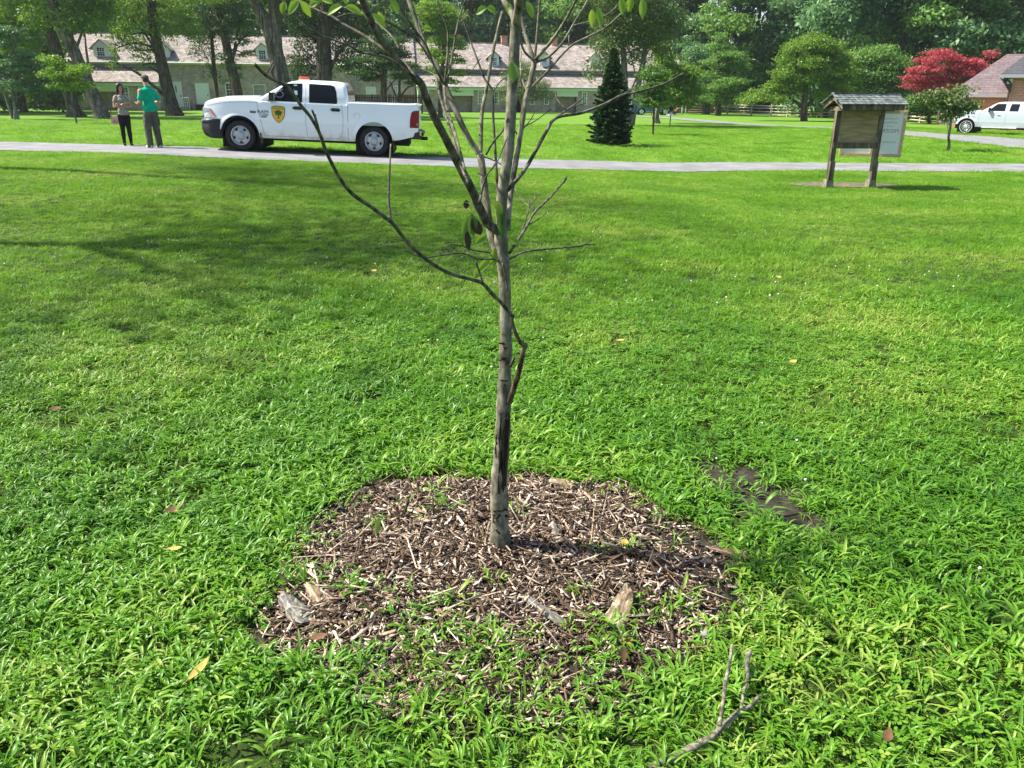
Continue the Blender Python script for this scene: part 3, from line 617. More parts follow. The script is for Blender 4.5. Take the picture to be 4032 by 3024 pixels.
# ------------------------------------------------------------------ the young dogwood
yt_base = at(1975, 2192); YT = yt_base.y
yt = thing('young_tree', 'bare young tree with split bark in the centre of the mulch bed', 'tree', (yt_base.x, yt_base.y, 0))
def z4(x, y): return (1000+x/1.3012, y/1.3012)
def r1(x, y): return (1500+x/1.659, 640+y/1.659)
def sk(pts, w0, w1, conv, dy=0.0, n=5, dy0=0.0, sides=8, jit=.08, ext=0):
    """branch from traced points; widths in picture px; dy = how far the tip reaches in depth"""
    dy *= 1.8; dy0 *= 1.8; P = [conv(*q) for q in pts]; L = [0]
    for a, b_ in zip(P[:-1], P[1:]): L.append(L[-1]+math.hypot(a[0]-b_[0], a[1]-b_[1]))
    W_ = [atY(q[0], q[1], YT+dy0+(dy-dy0)*l/L[-1]) for q, l in zip(P, L)]
    if ext: W_.append(W_[-1]+(W_[-1]-W_[-2]).normalized()*ext)
    Wb = bez(W_, n); rad = []
    for i in range(len(Wb)):
        u = i/(len(Wb)-1); rad.append((w0+(w1-w0)*u)/2/FP*(Wb[i].y/1.02))
    c = Vector((yt_base.x, yt_base.y, 0)); return [q-c for q in Wb], rad, sides, jit
bt = MB()
tr = [((1974, 2200), 96), ((1971, 2150), 84), ((1967, 2050), 72), ((1966, 1930), 69), ((1968, 1850), 66), ((1975, 1780), 63), ((1980, 1700), 62), ((1982, 1620), 60), ((1984, 1540), 55), ((1990, 1430), 52), ((1992, 1330), 50), ((1991, 1230), 48), ((1988, 1130), 47), ((1982, 1040), 50), ((1975, 960), 54), ((1971, 915), 52)]
c0 = Vector((yt_base.x, yt_base.y, 0)); pts = [atY(*q[0], YT)-c0 for q in tr]; pts[0].z -= .03
pb = bez(pts, 6); wv = np.interp(np.linspace(0, len(tr)-1, len(pb)), np.arange(len(tr)), [q[1] for q in tr])
dd = [((p_+c0)-Vector((0, 0, CAM_H))).length for p_ in pb]
rg = random.Random(4)
bt.tube(pb, [w/2/FP*d*.97*(1+.05*math.sin(i*.9)+.04*(rg.random()-.5)) for i, (w, d) in enumerate(zip(wv, dd))], 18, True, .055, rg)
bt.build('trunk', M['bark_young'], yt, True)
# the long open wound, the loose bark collar and the burrs
b = MB()
def on_trunk(px, py, off): q = atY(px, py, YT)-c0; q.y -= off; return q
b.tube([on_trunk(x_, y_, o_) for x_, y_, o_ in [(1996, 1600, .012), (1994, 1640, .020), (1988, 1700, .020), (1985, 1780, .021), (1983, 1850, .022), (1981, 1900, .022), (1979, 1945, .022)]], [.004, .012, .014, .013, .011, .008, .002], 7, True, .35)
b.build('open_wound', M['scar'], yt)
for (x0, y0, x1, y1, w) in [(1973, 1610, 1964, 1930, .004), (2003, 1620, 1990, 1900, .0035), (1955, 1700, 1952, 1790, .003), (1944, 1995, 2000, 1990, .005), (1942, 2010, 1945, 2040, .004), (1960, 2100, 1985, 2112, .005), (1975, 2085, 1955, 2070, .004)]:
    P_ = [on_trunk(x0+(x1-x0)*u+rg.uniform(-3, 3), y0+(y1-y0)*u+rg.uniform(-4, 4), .026+.006*rg.random()) for u in np.linspace(0, 1, 9)]
    b = MB(); b.tube(P_, [w*(.6+.8*rg.random()) for _ in P_], 6, True, .3); b.build('loose_bark', M['scar'], yt)
for k in range(26):
    py_ = rg.choice([1370, 1400, 1425, 1440, 1455, 1480, 1500, 1340, 1545, 2020, 2120, 2150, 2170]); q = on_trunk(1985+rg.uniform(-18, 18), py_+rg.uniform(-10, 10), .020+.004*rg.random()) if py_ < 1900 else on_trunk(1971+rg.uniform(-28, 28), py_+rg.uniform(-10, 10), .031)
    b = MB(); b.ell(q, (.005+.004*rg.random(), .004, .003+.004*rg.random()), 6); b.build('burr', M['scar'], yt)

B = lambda name, segs, m: _branches(name, segs, m)
def _branches(name, segs, m):
    b = MB()
    for s_ in segs:
        P_, rad, sd, jt = s_; b.tube(P_, rad, sd, True, jt)
    return b.build(name, m, yt, True)
k_ = dict
main = [
 sk([(1265, 1200), (1272, 1000), (1300, 800), (1315, 600), (1322, 480), (1335, 250), (1342, 110)], 46, 38, z4, .02, sides=12),
 sk([(1342, 130), (1322, 70), (1285, 10), (1250, -80)], 26, 18, z4, .12, dy0=.02), sk([(1342, 130), (1352, 60), (1362, 0), (1372, -120)], 34, 28, z4, -.06, dy0=.02, ext=.3)]
_branches('leader', main, M['bark_young'])
left_stem = [
 sk([(1245, 1290), (1212, 1190), (1188, 1020), (1166, 830), (1158, 790)], 34, 26, z4, .05, sides=10),
 sk([(1160, 800), (1090, 690), (1035, 570), (985, 450), (940, 340), (900, 290), (860, 190), (825, 90), (790, -10), (770, -100)], 24, 15, z4, .16, dy0=.05),
 sk([(1160, 800), (1164, 650), (1170, 560), (1190, 460), (1222, 280), (1250, 150), (1272, 60)], 17, 9, z4, .18, dy0=.05)]
_branches('left_stem', left_stem, M['bark_young'])
dark_stem = [sk([(1272, 1200), (1240, 1175), (1195, 1140), (1150, 1050), (1120, 980), (1052, 850), (985, 715), (925, 600), (882, 500), (852, 425), (765, 345), (685, 250), (625, 160), (590, 80), (550, -10), (520, -110)], 38, 22, z4, -.28, sides=12)]
_branches('dark_stem', dark_stem, M['bark_twig'])
right_stem = [
 sk([(1300, 1180), (1307, 1080), (1322, 950), (1346, 800), (1370, 650), (1390, 520), (1412, 430), (1438, 315)], 22, 20, z4, .12),
 sk([(1438, 315), (1400, 210), (1375, 110), (1345, 30), (1330, -80)], 17, 12, z4, .2, dy0=.12), sk([(1438, 315), (1452, 160), (1465, 0), (1472, -90)], 10, 7, z4, .14, dy0=.12),
 sk([(1440, 305), (1525, 210), (1595, 105), (1650, 0), (1690, -90)], 13, 8, z4, .04, dy0=.12), sk([(1442, 320), (1510, 290), (1580, 220), (1640, 120), (1700, 20), (1740, -60)], 10, 6, z4, .1, dy0=.12),
 sk([(1438, 315), (1385, 262), (1362, 195), (1345, 150)], 10, 6, z4, .05, dy0=.12),
 sk([(1405, 465), (1500, 370), (1612, 245), (1700, 195), (1790, 150), (1860, 90), (1930, 20)], 11, 5, z4, .25, dy0=.12), sk([(1612, 245), (1614, 180)], 4, 3, z4, .2, dy0=.2, n=2),
 sk([(1400, 470), (1372, 400), (1366, 330), (1370, 260)], 7, 4, z4, .2, dy0=.12),
 sk([(1640, 130), (1740, 105), (1830, 60), (1900, -20)], 7, 4, z4, .1, dy0=.08)]
_branches('right_stem', right_stem, M['bark_young'])
low = [sk([(690+10, 1135), (640, 1090), (600, 1060), (500, 990), (440, 912), (400, 840), (365, 765), (335, 680), (290, 600), (240, 540), (180, 455), (120, 418), (60, 385), (5, 330)], 16, 12, z4, -.55, dy0=-.30),
 sk([(865, 1010), (845, 985), (780, 910), (720, 850), (665, 790), (600, 765), (500, 740), (400, 700), (280, 620), (180, 530), (110, 440), (65, 385)], 16, 15, r1, -.30, dy0=-.06, sides=10)]
_branches('low_branch', low, M['bark_twig'])
b_ = [sk([(335, 680), (318, 615), (298, 565)], 10, 8, z4, -.5, dy0=-.47, n=3), sk([(320, 620), (314, 585)], 7, 5, z4, -.5, dy0=-.5, n=2),
 sk([(700, 1130), (690, 1010), (696, 860), (701, 738)], 10, 6, z4, -.25, dy0=-.30), sk([(665, 790), (650, 735), (620, 650)], 10, 7, r1, -.2, dy0=-.18, n=3),
 sk([(120, 418), (90, 370), (110, 330)], 8, 4, z4, -.5, dy0=-.5, n=3), sk([(60, 385), (90, 330), (100, 310)], 6, 4, z4, -.5, dy0=-.52, n=2)]
[_branches('twig', [q], M['bark_twig']) for q in b_]
dead = [sk([(838, 1570), (862, 1490), (892, 1400), (915, 1300), (928, 1240), (942, 1200), (945, 1192)], 26, 20, r1, -.06, dy0=-.01, sides=10, jit=.14),
 sk([(948, 1190), (920, 1185), (898, 1155), (872, 1095), (856, 1030), (862, 1000)], 19, 14, r1, -.06, dy0=-.06, jit=.14), sk([(935, 1198), (955, 1192)], 22, 16, r1, -.06, dy0=-.06, n=2), sk([(845, 1330), (862, 1300), (872, 1275)], 14, 8, r1, -.06, dy0=-.01, n=3)]
_branches('dead_side_limb', dead, M['bark_dead'])
tw = [
 sk([(835, 410), (780, 330), (720, 290), (640, 235), (560, 180), (460, 125), (400, 85), (330, 55), (240, 10), (180, -60)], 13, 8, z4, -.05, dy0=-.2),
 sk([(850, 420), (790, 370), (700, 305), (620, 280), (545, 268), (500, 240), (430, 212), (340, 180), (245, 122)], 12, 7, z4, -.30, dy0=-.24),
 sk([(560, 270), (500, 240), (455, 200), (440, 160)], 6, 4, z4, -.4, dy0=-.3), sk([(640, 278), (600, 262), (590, 225)], 5, 3, z4, -.3, dy0=-.27, n=3),
 sk([(745, 250), (700, 180), (620, 110), (520, 50), (400, 30)], 7, 4, z4, .1, dy0=-.1), sk([(900, 300), (830, 200), (750, 150), (650, 95), (560, 70), (470, 75), (410, 95)], 8, 4, z4, .0, dy0=.1),
 sk([(1100, 940), (1062, 850), (1030, 740), (992, 620), (955, 500), (935, 410)], 13, 9, z4, .12, dy0=-.15), sk([(1082, 880), (1058, 780), (1018, 640), (985, 540), (974, 440)], 10, 10, z4, .05, dy0=-.15),
 sk([(975, 440), (945, 400), (900, 370), (860, 355)], 9, 5, z4, .1, dy0=.05), sk([(975, 440), (990, 300), (992, 160), (965, 80), (930, -10)], 8, 5, z4, .1, dy0=.05),
 sk([(982, 440), (1008, 330), (1035, 170), (1060, 60), (1110, -60)], 8, 5, z4, .15, dy0=.05), sk([(972, 430), (920, 330), (880, 230), (800, 120), (740, 20), (700, -60)], 9, 6, z4, .05, dy0=.05),
 sk([(990, 160), (1010, 100), (1060, 110), (1100, 60)], 4, 3, z4, .1, dy0=.1), sk([(880, 230), (845, 120), (860, 30)], 5, 3, z4, .1, dy0=.05),
 sk([(1250, 1010), (1240, 830), (1226, 610), (1222, 470), (1180, 400), (1150, 320), (1105, 200), (1065, 90), (1030, 20)], 11, 5, z4, .15, dy0=.02),
 sk([(1226, 470), (1260, 420), (1310, 380), (1330, 330)], 5, 3, z4, .1, dy0=.1), sk([(1190, 790), (1225, 730), (1280, 660), (1300, 600)], 9, 7, z4, .0, dy0=.05),
 sk([(1140, 795), (1200, 810), (1245, 830), (1280, 850)], 6, 4, z4, .05, dy0=.05, n=3), sk([(1155, 1050), (1188, 910), (1245, 830), (1300, 700)], 7, 4, z4, -.1, dy0=-.08),
 sk([(1300, 975), (1380, 880), (1440, 780), (1500, 670), (1550, 603), (1680, 578), (1800, 532), (1880, 490), (1970, 470), (2100, 430), (2200, 375)], 17, 6, z4, .35, dy0=.0),
 sk([(1550, 600), (1625, 548), (1690, 500)], 8, 4, z4, .25, dy0=.18, n=3), sk([(1600, 565), (1555, 510), (1545, 462)], 7, 5, z4, .22, dy0=.2, n=3), sk([(1625, 550), (1700, 530)], 4, 3, z4, .22, dy0=.2, n=2),
 sk([(1880, 490), (1945, 450), (1972, 400), (1975, 370)], 6, 3, z4, .3, dy0=.3, n=3), sk([(1355, 700), (1330, 655)], 6, 4, z4, .1, dy0=.12, n=2), sk([(1370, 670), (1420, 610), (1438, 570)], 5, 3, z4, .1, dy0=.12, n=3),
 sk([(1380, 650), (1440, 620), (1520, 560)], 5, 3, z4, .1, dy0=.12, n=3), sk([(1160, 300), (1100, 380), (1090, 340)], 4, 2, z4, .1, dy0=.1, n=3),
 sk([(840, 590), (900, 500), (950, 420), (1000, 330), (1060, 270), (1120, 210), (1180, 140), (1210, 88)], 13, 6, r1, .25),
 sk([(1003, 322), (960, 280), (905, 225), (870, 165)], 6, 3, r1, .2, dy0=.15, n=3), sk([(965, 405), (1040, 362), (1098, 308)], 6, 3, r1, .2, dy0=.12, n=3), sk([(920, 455), (958, 335), (970, 240)], 7, 4, r1, .15, dy0=.1, n=3),
 sk([(970, 290), (1010, 235), (1050, 188)], 4, 3, r1, .2, dy0=.15, n=3), sk([(1003, 322), (1006, 200)], 3, 2, r1, .2, dy0=.15, n=2), sk([(1190, 135), (1212, 100)], 9, 8, r1, .25, dy0=.25, n=2),
 sk([(843, 630), (920, 590), (1010, 572), (1150, 560), (1300, 545), (1335, 535), (1395, 536)], 9, 5, r1, .3), sk([(1335, 535), (1352, 520), (1375, 508)], 5, 4, r1, .3, dy0=.28, n=2),
 sk([(785, 655), (730, 632), (640, 630), (530, 592), (400, 605), (295, 620), (215, 600), (150, 570)], 9, 4, r1, -.25), sk([(765, 602), (690, 585), (600, 572), (540, 546), (450, 533)], 8, 4, r1, -.1),
 sk([(540, 546), (520, 515), (505, 485)], 4, 2, r1, -.1, dy0=-.08, n=2), sk([(500, 580), (470, 555), (440, 535)], 4, 3, r1, -.2, dy0=-.12, n=2), sk([(400, 605), (380, 588)], 4, 3, r1, -.2, dy0=-.15, n=2),
 sk([(778, 800), (720, 762), (640, 756)], 5, 3, r1, .1), sk([(795, 655), (812, 740), (828, 840)], 9, 8, r1, -.03, dy0=-.028, n=4), sk([(640, 260), (660, 190), (685, 95), (750, 0)], 8, 5, r1, -.02, dy0=-.12, n=3), sk([(685, 95), (630, 68)], 5, 4, r1, -.05, dy0=-.05, n=2),
 sk([(550, 260), (590, 275), (640, 330)], 3, 3, r1, -.12, dy0=-.1, n=2)]
_branches('twigs', tw, M['bark_twig'])
# leaves still hanging on it
def hleaf(b, p, d, L, Wd, curl=.4):
    d = Vector(d).normalized(); s = d.cross(Vector((.2, -1, .3))).normalized(); nrm = s.cross(d); V = []; n = 7; p = Vector(p)
    for i in range(n+1):
        u = i/n; w = Wd/2*math.sin(math.pi*min(1, .04+u*.94))**.75; c = p+d*L*u*(1-.2*curl*u)+Vector((0, 0, -1))*L*curl*u*u*.6
        for k in (-1, -.5, 0, .5, 1): V.append(c+s*w*k+nrm*w*.35*abs(k))
    b.add(V, [(i*5+k, i*5+k+1, i*5+k+6, i*5+k+5) for i in range(n) for k in range(4)])
b = MB()
def yl(x, y, dx, dz, L, dy=0.0, W_=.035, curl=.5, cv=z4): hleaf(b, atY(*cv(x, y), YT+dy)-c0, (dx, rg.uniform(-.3, .3), dz), L, W_, curl)
for a in [(230, 5, -.7, -.5, .07, -.2), (235, 8, .6, -.6, .07, -.2), (275, -5, 1, .2, .08, -.1), (240, 0, -.9, .1, .06), (450, 30, -.9, -.15, .085, -.2), (470, 35, .9, -.1, .085, -.2), (475, 20, -.2, 1, .06), (560, 68, .8, -.3, .07), (600, 75, .9, -.4, .085, -.1), (640, 60, .2, -1, .07),
          (350, 0, .9, .1, .06), (330, 8, -.7, -.2, .06), (870, 150, .8, .3, .05, .1), (1190, 40, -.9, -.2, .06), (1195, 40, .8, -.1, .05), (1395, 10, .5, -.8, .07, -.1), (1730, 50, .1, -1, .06, -.2), (1880, -10, .2, -1, .06, -.3), (1930, -15, -.1, -1, .05, -.3), (1990, -5, .05, -1, .07, -.3), (1760, 40, .3, -1, .08), (1300, 15, .3, -1, .06, .1), (700, -5, .5, -.6, .07), (160, 12, -.4, -.8, .05)]: yl(*a[:4], a[4]*.56, *a[5:], W_=.021)
for a in [(690, 480, -.6, -.2, .045), (845, 500, .6, -.1, .03), (740, 565, -.1, -.9, .05), (720, 628, -.7, -.4, .06), (645, 690, -.5, -.7, .03), (735, 255, .6, -.5, .04)]: yl(*a[:5], dy=-.03, cv=r1, W_=.026)
lv = b.build('leaves', M['l_young'], yt, True)
b = MB()
for a in [(590, 335, .1, -1, .06, -.1, .032), (575, 350, -.4, -1, .055, -.1, .026), (770, 270, .2, -1, .06, -.03, .03), (775, 330, .1, -1, .07, -.03, .025)]: hleaf(b, atY(*r1(a[0], a[1]), YT+a[5])-c0, (a[2], -.1, a[3]), a[4], a[6], .2)
hleaf(b, atY(*z4(1322, 320), YT-.04)-c0, (.1, -.2, -1), .05, .035, .2)
b.build('drooping_green_leaves', M['l_mid'], yt, True)
b = MB()
for a in [(600, 360, .35, -1, .05, -.1, .03), (640, 395, .1, -1, .035, -.1, .02), (560, 440, .1, -1, .06, -.1, .02), (560, 245, -.1, -1, .025, -.1, .018)]: hleaf(b, atY(*r1(a[0], a[1]), YT+a[5])-c0, (a[2], -.1, a[3]), a[4], a[6], .1)
b.build('withered_leaves', M['leafwilt'], yt, True)
# ------------------------------------------------------------------ buildings
class Frame:
    def __init__(s, o, yaw): s.o = Vector(o); s.yaw = yaw; s.ax = Vector((math.cos(yaw), math.sin(yaw), 0)); s.ay = Vector((-math.sin(yaw), math.cos(yaw), 0))
    def pt(s, px, py, v=0.0):
        d = ray(px, py); c = Vector((0, 0, CAM_H)); t = (v-(c-s.o).dot(s.ay))/d.dot(s.ay); q = c+d*t-s.o; return q.dot(s.ax), q.z
def sash(parent, x0, x1, z0, z1, y, cols, rows, fr=.09, shut=False, name='window'):
    """a window: white frame with glazing bars proud of dark glass; y is the wall plane, windows face -y"""
    b = MB(); cx, cz, w, h = (x0+x1)/2, (z0+z1)/2, x1-x0, z1-z0
    b.box((x0+fr/2, y-.05, cz), (fr, .12, h)); b.box((x1-fr/2, y-.05, cz), (fr, .12, h)); b.box((cx, y-.052, z1-fr/2), (w-2*fr, .12, fr)); b.box((cx, y-.07, z0+fr*.5), (w+.08, .18, fr*.9))
    iw, ih = w-2*fr, h-2*fr
    for i in range(1, cols): b.box((x0+fr+iw*i/cols, y-.02, cz), (.03, .05, ih))
    for i in range(1, rows): b.box((cx, y-.022, z0+fr+ih*i/rows), (iw, .05, .03 if i != rows//2 else .07))
    o = b.build(name, M['white'], parent)
    g_ = MB(); g_.box((cx, y+.01, cz), (iw, .02, ih)); g_.build('shutter' if shut else 'pane', M['white'] if shut else M['glassdark'], o)
    return o
def wall_with(parent, name, x0, x1, z0, z1, y, m, th=.35):
    b = MB(); b.box(((x0+x1)/2, y+th/2, (z0+z1)/2), (x1-x0, th, z1-z0)); return b.build(name, m, parent)
def slab(b, x0, x1, ya, za, yb, zb, th=.14, xa=None, xb=None):
    """sloping roof sheet from eave line (ya,za) to upper line (yb,zb); xa/xb = other x extent at the top"""
    xa = x0 if xa is None else xa; xb = x1 if xb is None else xb
    b.prism([(x0, ya, za), (x1, ya, za), (xb, yb, zb), (xa, yb, zb)], (0, 0, -th))
def dormer(par, F_, px0, px1, pyt, pyb, v, win, cols=3, rows=4, ac=False, side=-1):
    x0, zb = F_.pt(px0, pyb, v); x1, zt = F_.pt(px1, pyt, v); w = x1-x0; cx = (x0+x1)/2; zs = zt-w*.42
    d = thing_part = MB(); dep = 3.2
    d.box((cx, v+dep/2, (zb+zs)/2), (w, dep, zs-zb)); d.prism([(x0-.1, v-.02, zs), (x1+.1, v-.02, zs), (cx, v-.02, zt)], (0, .12, 0))
    o = d.build('dormer', M['white'], par)
    r = MB(); ov = .32; r.prism([(x0-ov, v-.3, zs-.16), (cx, v-.3, zt+.10), (cx, v-.3, zt+.02), (x0-ov, v-.3, zs-.26)], (0, dep+.3, 0)); r.prism([(x1+ov, v-.3, zs-.16), (cx, v-.3, zt+.10), (cx, v-.3, zt+.02), (x1+ov, v-.3, zs-.26)], (0, dep+.3, 0))
    r.build('dormer_roof', M['roof'], o)
    wx0, wz0 = F_.pt(win[0], win[3], v); wx1, wz1 = F_.pt(win[2], win[1], v)
    sash(o, wx0-.08, wx1+.08, wz0-.05, wz1+.05, v-.01, cols, rows, .08, name='dormer_window')
    if ac:
        a_ = MB(); a_.box((cx, v-.25, wz0+.18), (.62, .5, .42)); aq = a_.build('air_conditioner', M['steel'], o)
        a_ = MB(); [a_.box((cx, v-.505, wz0+.05+.07*i), (.5, .02, .025)) for i in range(5)]; a_.build('grille', M['greytrim'], aq) if False else bpy.data.objects.remove(a_.build('grille', M['greytrim'], None))
g0 = at(2100, 443); YAW = R(9)
def mkF(px, py): q = at(px, py); return Frame((q.x, q.y, q.z), YAW)
# ---- long house in the middle
FM = Frame((g0.x, g0.y, g0.z), YAW)
mid = thing('brick_house', 'long low brick house with shingled roof, three dormers and two chimneys behind the spruce', 'house', FM.o, YAW)
xl = FM.pt(1652, 400)[0]; xr = FM.pt(2700, 400)[0]; z_e = FM.pt(2100, 346, -.4)[1]; V2 = 2.6
z_t = FM.pt(2100, 291, V2)[1]; z_f = FM.pt(2100, 276, V2-.5)[1]; z_r = FM.pt(2100, 172, V2+4.6)[1]
rec = [FM.pt(1771, 400)[0], FM.pt(1860, 400)[0], FM.pt(2188, 400)[0], FM.pt(2270, 400)[0]]; dw = [FM.pt(2028, 400)[0], FM.pt(2056, 400)[0]]
wb = MB(); H = z_e+.1
for a, c in [(xl, rec[0]), (rec[1], dw[0]), (dw[1], rec[2]), (rec[3], xr)]: wb.box(((a+c)/2, .18, H/2-.3), (c-a, .36, H+.6))
wb.box(((xl+xr)/2, V2+3, 2), (xr-xl, .3, 5)); wb.box((xl+.18, V2, 2.0), (.36, V2*2-.8, 3.4))
wb.build('wall', M['wall'], mid)
for i in (0, 2): wb = MB(); wb.box(((rec[i]+rec[i+1])/2, 1.0, H/2-.35), (rec[i+1]-rec[i]+.02, .25, H+.6)); wb.build('recessed_wall', M['wall2'], mid)
wb = MB(); wb.box(((dw[0]+dw[1])/2, .8, H/2), (dw[1]-dw[0]+.02, .1, H)); wb.build('door', M['darkgap'], mid)  # near-black sheet filling the open doorway, painted in for the shade inside
tb = MB(); tb.box(((xl+xr)/2, -.22, z_e-.17), (xr-xl+.6, .42, .28))
for i in (0, 2): tb.box(((rec[i]+rec[i+1])/2, -.02, z_e-.62), (rec[i+1]-rec[i]+.3, .14, .62))
tb.box((xl-.1, 1.2, 1.9), (.16, 2.4, 2.4)); tb.build('eave_board', M['cream'], mid)
gb = MB(); gb.tube([(xl-.4, -.52, z_e+.02), (xr+.4, -.52, z_e+.02)], .09, 8); gb.build('gutter', M['greytrim'], mid)
rb = MB(); slab(rb, xl-.35, xr+.35, -.5, z_e+.10, V2, z_t+.05); rb.build('lower_roof', M['roof'], mid)
fb = MB(); fb.box(((xl+xr)/2, V2+.1, (z_t+z_f)/2), (xr-xl+.1, .2, z_f-z_t+.3)); fb.box(((xl+xr)/2, V2-.3, z_f-.05), (xr-xl+.5, .6, .12)); fb.box(((xl+xr)/2, V2-.12, z_t+.12), (xr-xl+.2, .2, .1)); fb.build('frieze', M['greytrim'], mid)
rb = MB(); slab(rb, xl-.3, xr+.3, V2-.62, z_f+.02, V2+4.6, z_r); slab(rb, xl-.3, xr+.3, V2+9.9, z_f+.02, V2+4.6, z_r)
rb.box(((xl+xr)/2, V2+4.6, z_r+.02), (xr-xl+.6, .3, .1)); rb.build('roof', M['roof'], mid)
for (a, t_, c, d_) in [(1974, 142, 1996, 178), (2172, 150, 2192, 186), (1793, 138, 1812, 175)]:
    x0, z1 = FM.pt(a, t_, V2+4.6); x1, z0 = FM.pt(c, d_, V2+4.6); k = MB(); k.box(((x0+x1)/2, V2+4.6, (z0+z1)/2-.2), (x1-x0, .8, z1-z0+.4)); k.box(((x0+x1)/2, V2+4.6, z1-.05), (x1-x0+.12, .92, .14)); k.build('chimney', M['redbrick'], mid)
for (a, t_, c, d_) in [(1882, 357, 1900, 411), (1944, 358, 1963, 411), (2085, 364, 2105, 412), (2141, 364, 2161, 412), (2290, 363, 2312, 412), (1671, 352, 1689, 404), (2385, 363, 2405, 412), (2470, 363, 2490, 412)]:
    x0, z0 = FM.pt(a, d_); x1, z1 = FM.pt(c, t_); sash(mid, x0, x1, z0, z1, 0, 2, 4)
for (a, c, t_, d_, win, ac) in [(1926, 1965, 204, 264, (1941, 227, 1955, 257), False), (2125, 2164, 206, 267, (2135, 230, 2152, 262), True), (2323, 2362, 209, 271, (2336, 235, 2350, 263), False)]:
    dormer(mid, FM, a, c, t_, d_, V2+.2, win, 3, 4, ac)
# ---- house on the left (tall wall with white doors, porch roof on its left)
FL = FM
left = thing('brick_house', 'old grey brick house with white doors and a shaded porch behind the two people', 'house', FM.o, YAW)
lx0 = FL.pt(232, 400)[0]; px1 = FL.pt(630, 400)[0]; lx1 = FL.pt(1640, 400)[0]; VW = V2
z_we = FL.pt(760, 252, VW)[1]; z_wr = FL.pt(560, 132, VW+4.6)[1]; z_pe = FL.pt(500, 326, -.4)[1]; z_pt = FL.pt(500, 266, VW)[1]
wb = MB(); wb.box(((px1+lx1)/2, VW+.2, z_we/2-.3), (lx1-px1, .4, z_we+.6)); wb.box((lx0+.2, VW+2.5, 2), (.4, 6, 5)); wb.box(((lx0+px1)/2, VW+3.5, 2), (px1-lx0, .3, 5)); wb.build('wall', M['wall'], left)
prx = [FL.pt(355, 400)[0], FL.pt(470, 400)[0]]
wb = MB(); wb.box(((lx0+prx[0])/2, .2, z_pe/2-.3), (prx[0]-lx0, .4, z_pe+.6)); wb.build('porch_wall', M['wall'], left)
wb = MB(); wb.box(((prx[1]+px1)/2, .2, z_pe/2-.3), (px1-prx[1], .4, z_pe+.6)); wb.build('porch_wall', M['wall'], left)
wb = MB(); wb.box((px1-.18, VW/2+.3, z_pe/2-.3), (.34, VW-.2, z_pe+.6))
wb.prism([(px1-.3, .4, z_pe+.2), (px1-.3, VW, z_pt-.1), (px1-.3, VW, z_pe+.2)], (.28, 0, 0)); wb.build('porch_side_wall', M['wall'], left)
wb = MB(); wb.box(((prx[0]+prx[1])/2, 1.1, z_pe/2-.35), (prx[1]-prx[0]+.02, .25, z_pe+.6)); wb.build('recessed_wall', M['wall2'], left)
tb = MB(); tb.box(((lx0+px1)/2, -.22, z_pe-.17), (px1-lx0+.5, .42, .28)); tb.box(((prx[0]+prx[1])/2, -.02, z_pe-.60), (prx[1]-prx[0]+.3, .14, .6)); tb.build('eave_board', M['cream'], left)
rk = MB(); rk.prism([(px1+.02, -.5, z_pe-.28), (px1+.02, -.5, z_pe+.08), (px1+.02, VW, z_pt+.02), (px1+.02, VW, z_pt-.36)], (.1, 0, 0)); rk.build('rake_board', M['white'], left)
rb = MB(); slab(rb, lx0-.4, px1+.16, -.55, z_pe+.10, VW, z_pt+.05); rb.build('porch_roof', M['roof'], left)
fb = MB(); fb.box(((lx0+px1)/2, VW+.1, (z_pt+z_we)/2), (px1-lx0, .2, z_we-z_pt+.2)); fb.build('frieze', M['greytrim'], left)
fb = MB(); fb.box(((lx0+lx1)/2, VW-.25, z_we+.0), (lx1-lx0+.3, .5, .14)); fb.tube([(lx0, VW-.58, z_we+.08), (lx1, VW-.58, z_we+.08)], .08, 8); fb.build('eave_board', M['cream'], left)
rb = MB(); slab(rb, lx0-.3, lx1+.1, VW-.6, z_we+.12, VW+4.6, z_wr); slab(rb, lx0-.3, lx1+.1, VW+9.8, z_we+.12, VW+4.6, z_wr); rb.box(((lx0+lx1)/2, VW+4.6, z_wr+.02), (lx1-lx0+.4, .3, .1)); rb.build('roof', M['roof'], left)
rb = MB(); rb.prism([(lx0-.02, VW+.2, z_we), (lx0-.02, VW+9, z_we), (lx0-.02, VW+4.6, z_wr-.15)], (.2, 0, 0)); rb.build('gable', M['wall'], left)
dormer(left, FL, 371, 424, 158, 227, VW+.3, (386, 187, 409, 220), 3, 4)
dormer(left, FL, 612, 660, 164, 236, VW+.3, (626, 192, 648, 228), 3, 4)
dormer(left, FL, 1010, 1055, 172, 240, VW+.3, (1022, 198, 1044, 234), 3, 4)
for (a, t_, c, d_, v) in [(228, 350, 255, 394, 0), (300, 355, 328, 394, 0), (474, 341, 505, 392, 0), (552, 342, 585, 392, 0), (891, 326, 926, 380, VW), (1550, 338, 1566, 364, VW)]:
    x0, z0 = FL.pt(a, d_, v); x1, z1 = FL.pt(c, t_, v); sash(left, x0, x1, z0, z1, v, 3, 4)
for (a, t_, c, d_) in [(1442, 342, 1480, 392), (1001, 332, 1045, 400), (1330, 338, 1362, 380)]:
    x0, z0 = FL.pt(a, d_, VW); x1, z1 = FL.pt(c, t_, VW); sash(left, x0, x1, z0, z1, VW, 1, 1, shut=True)
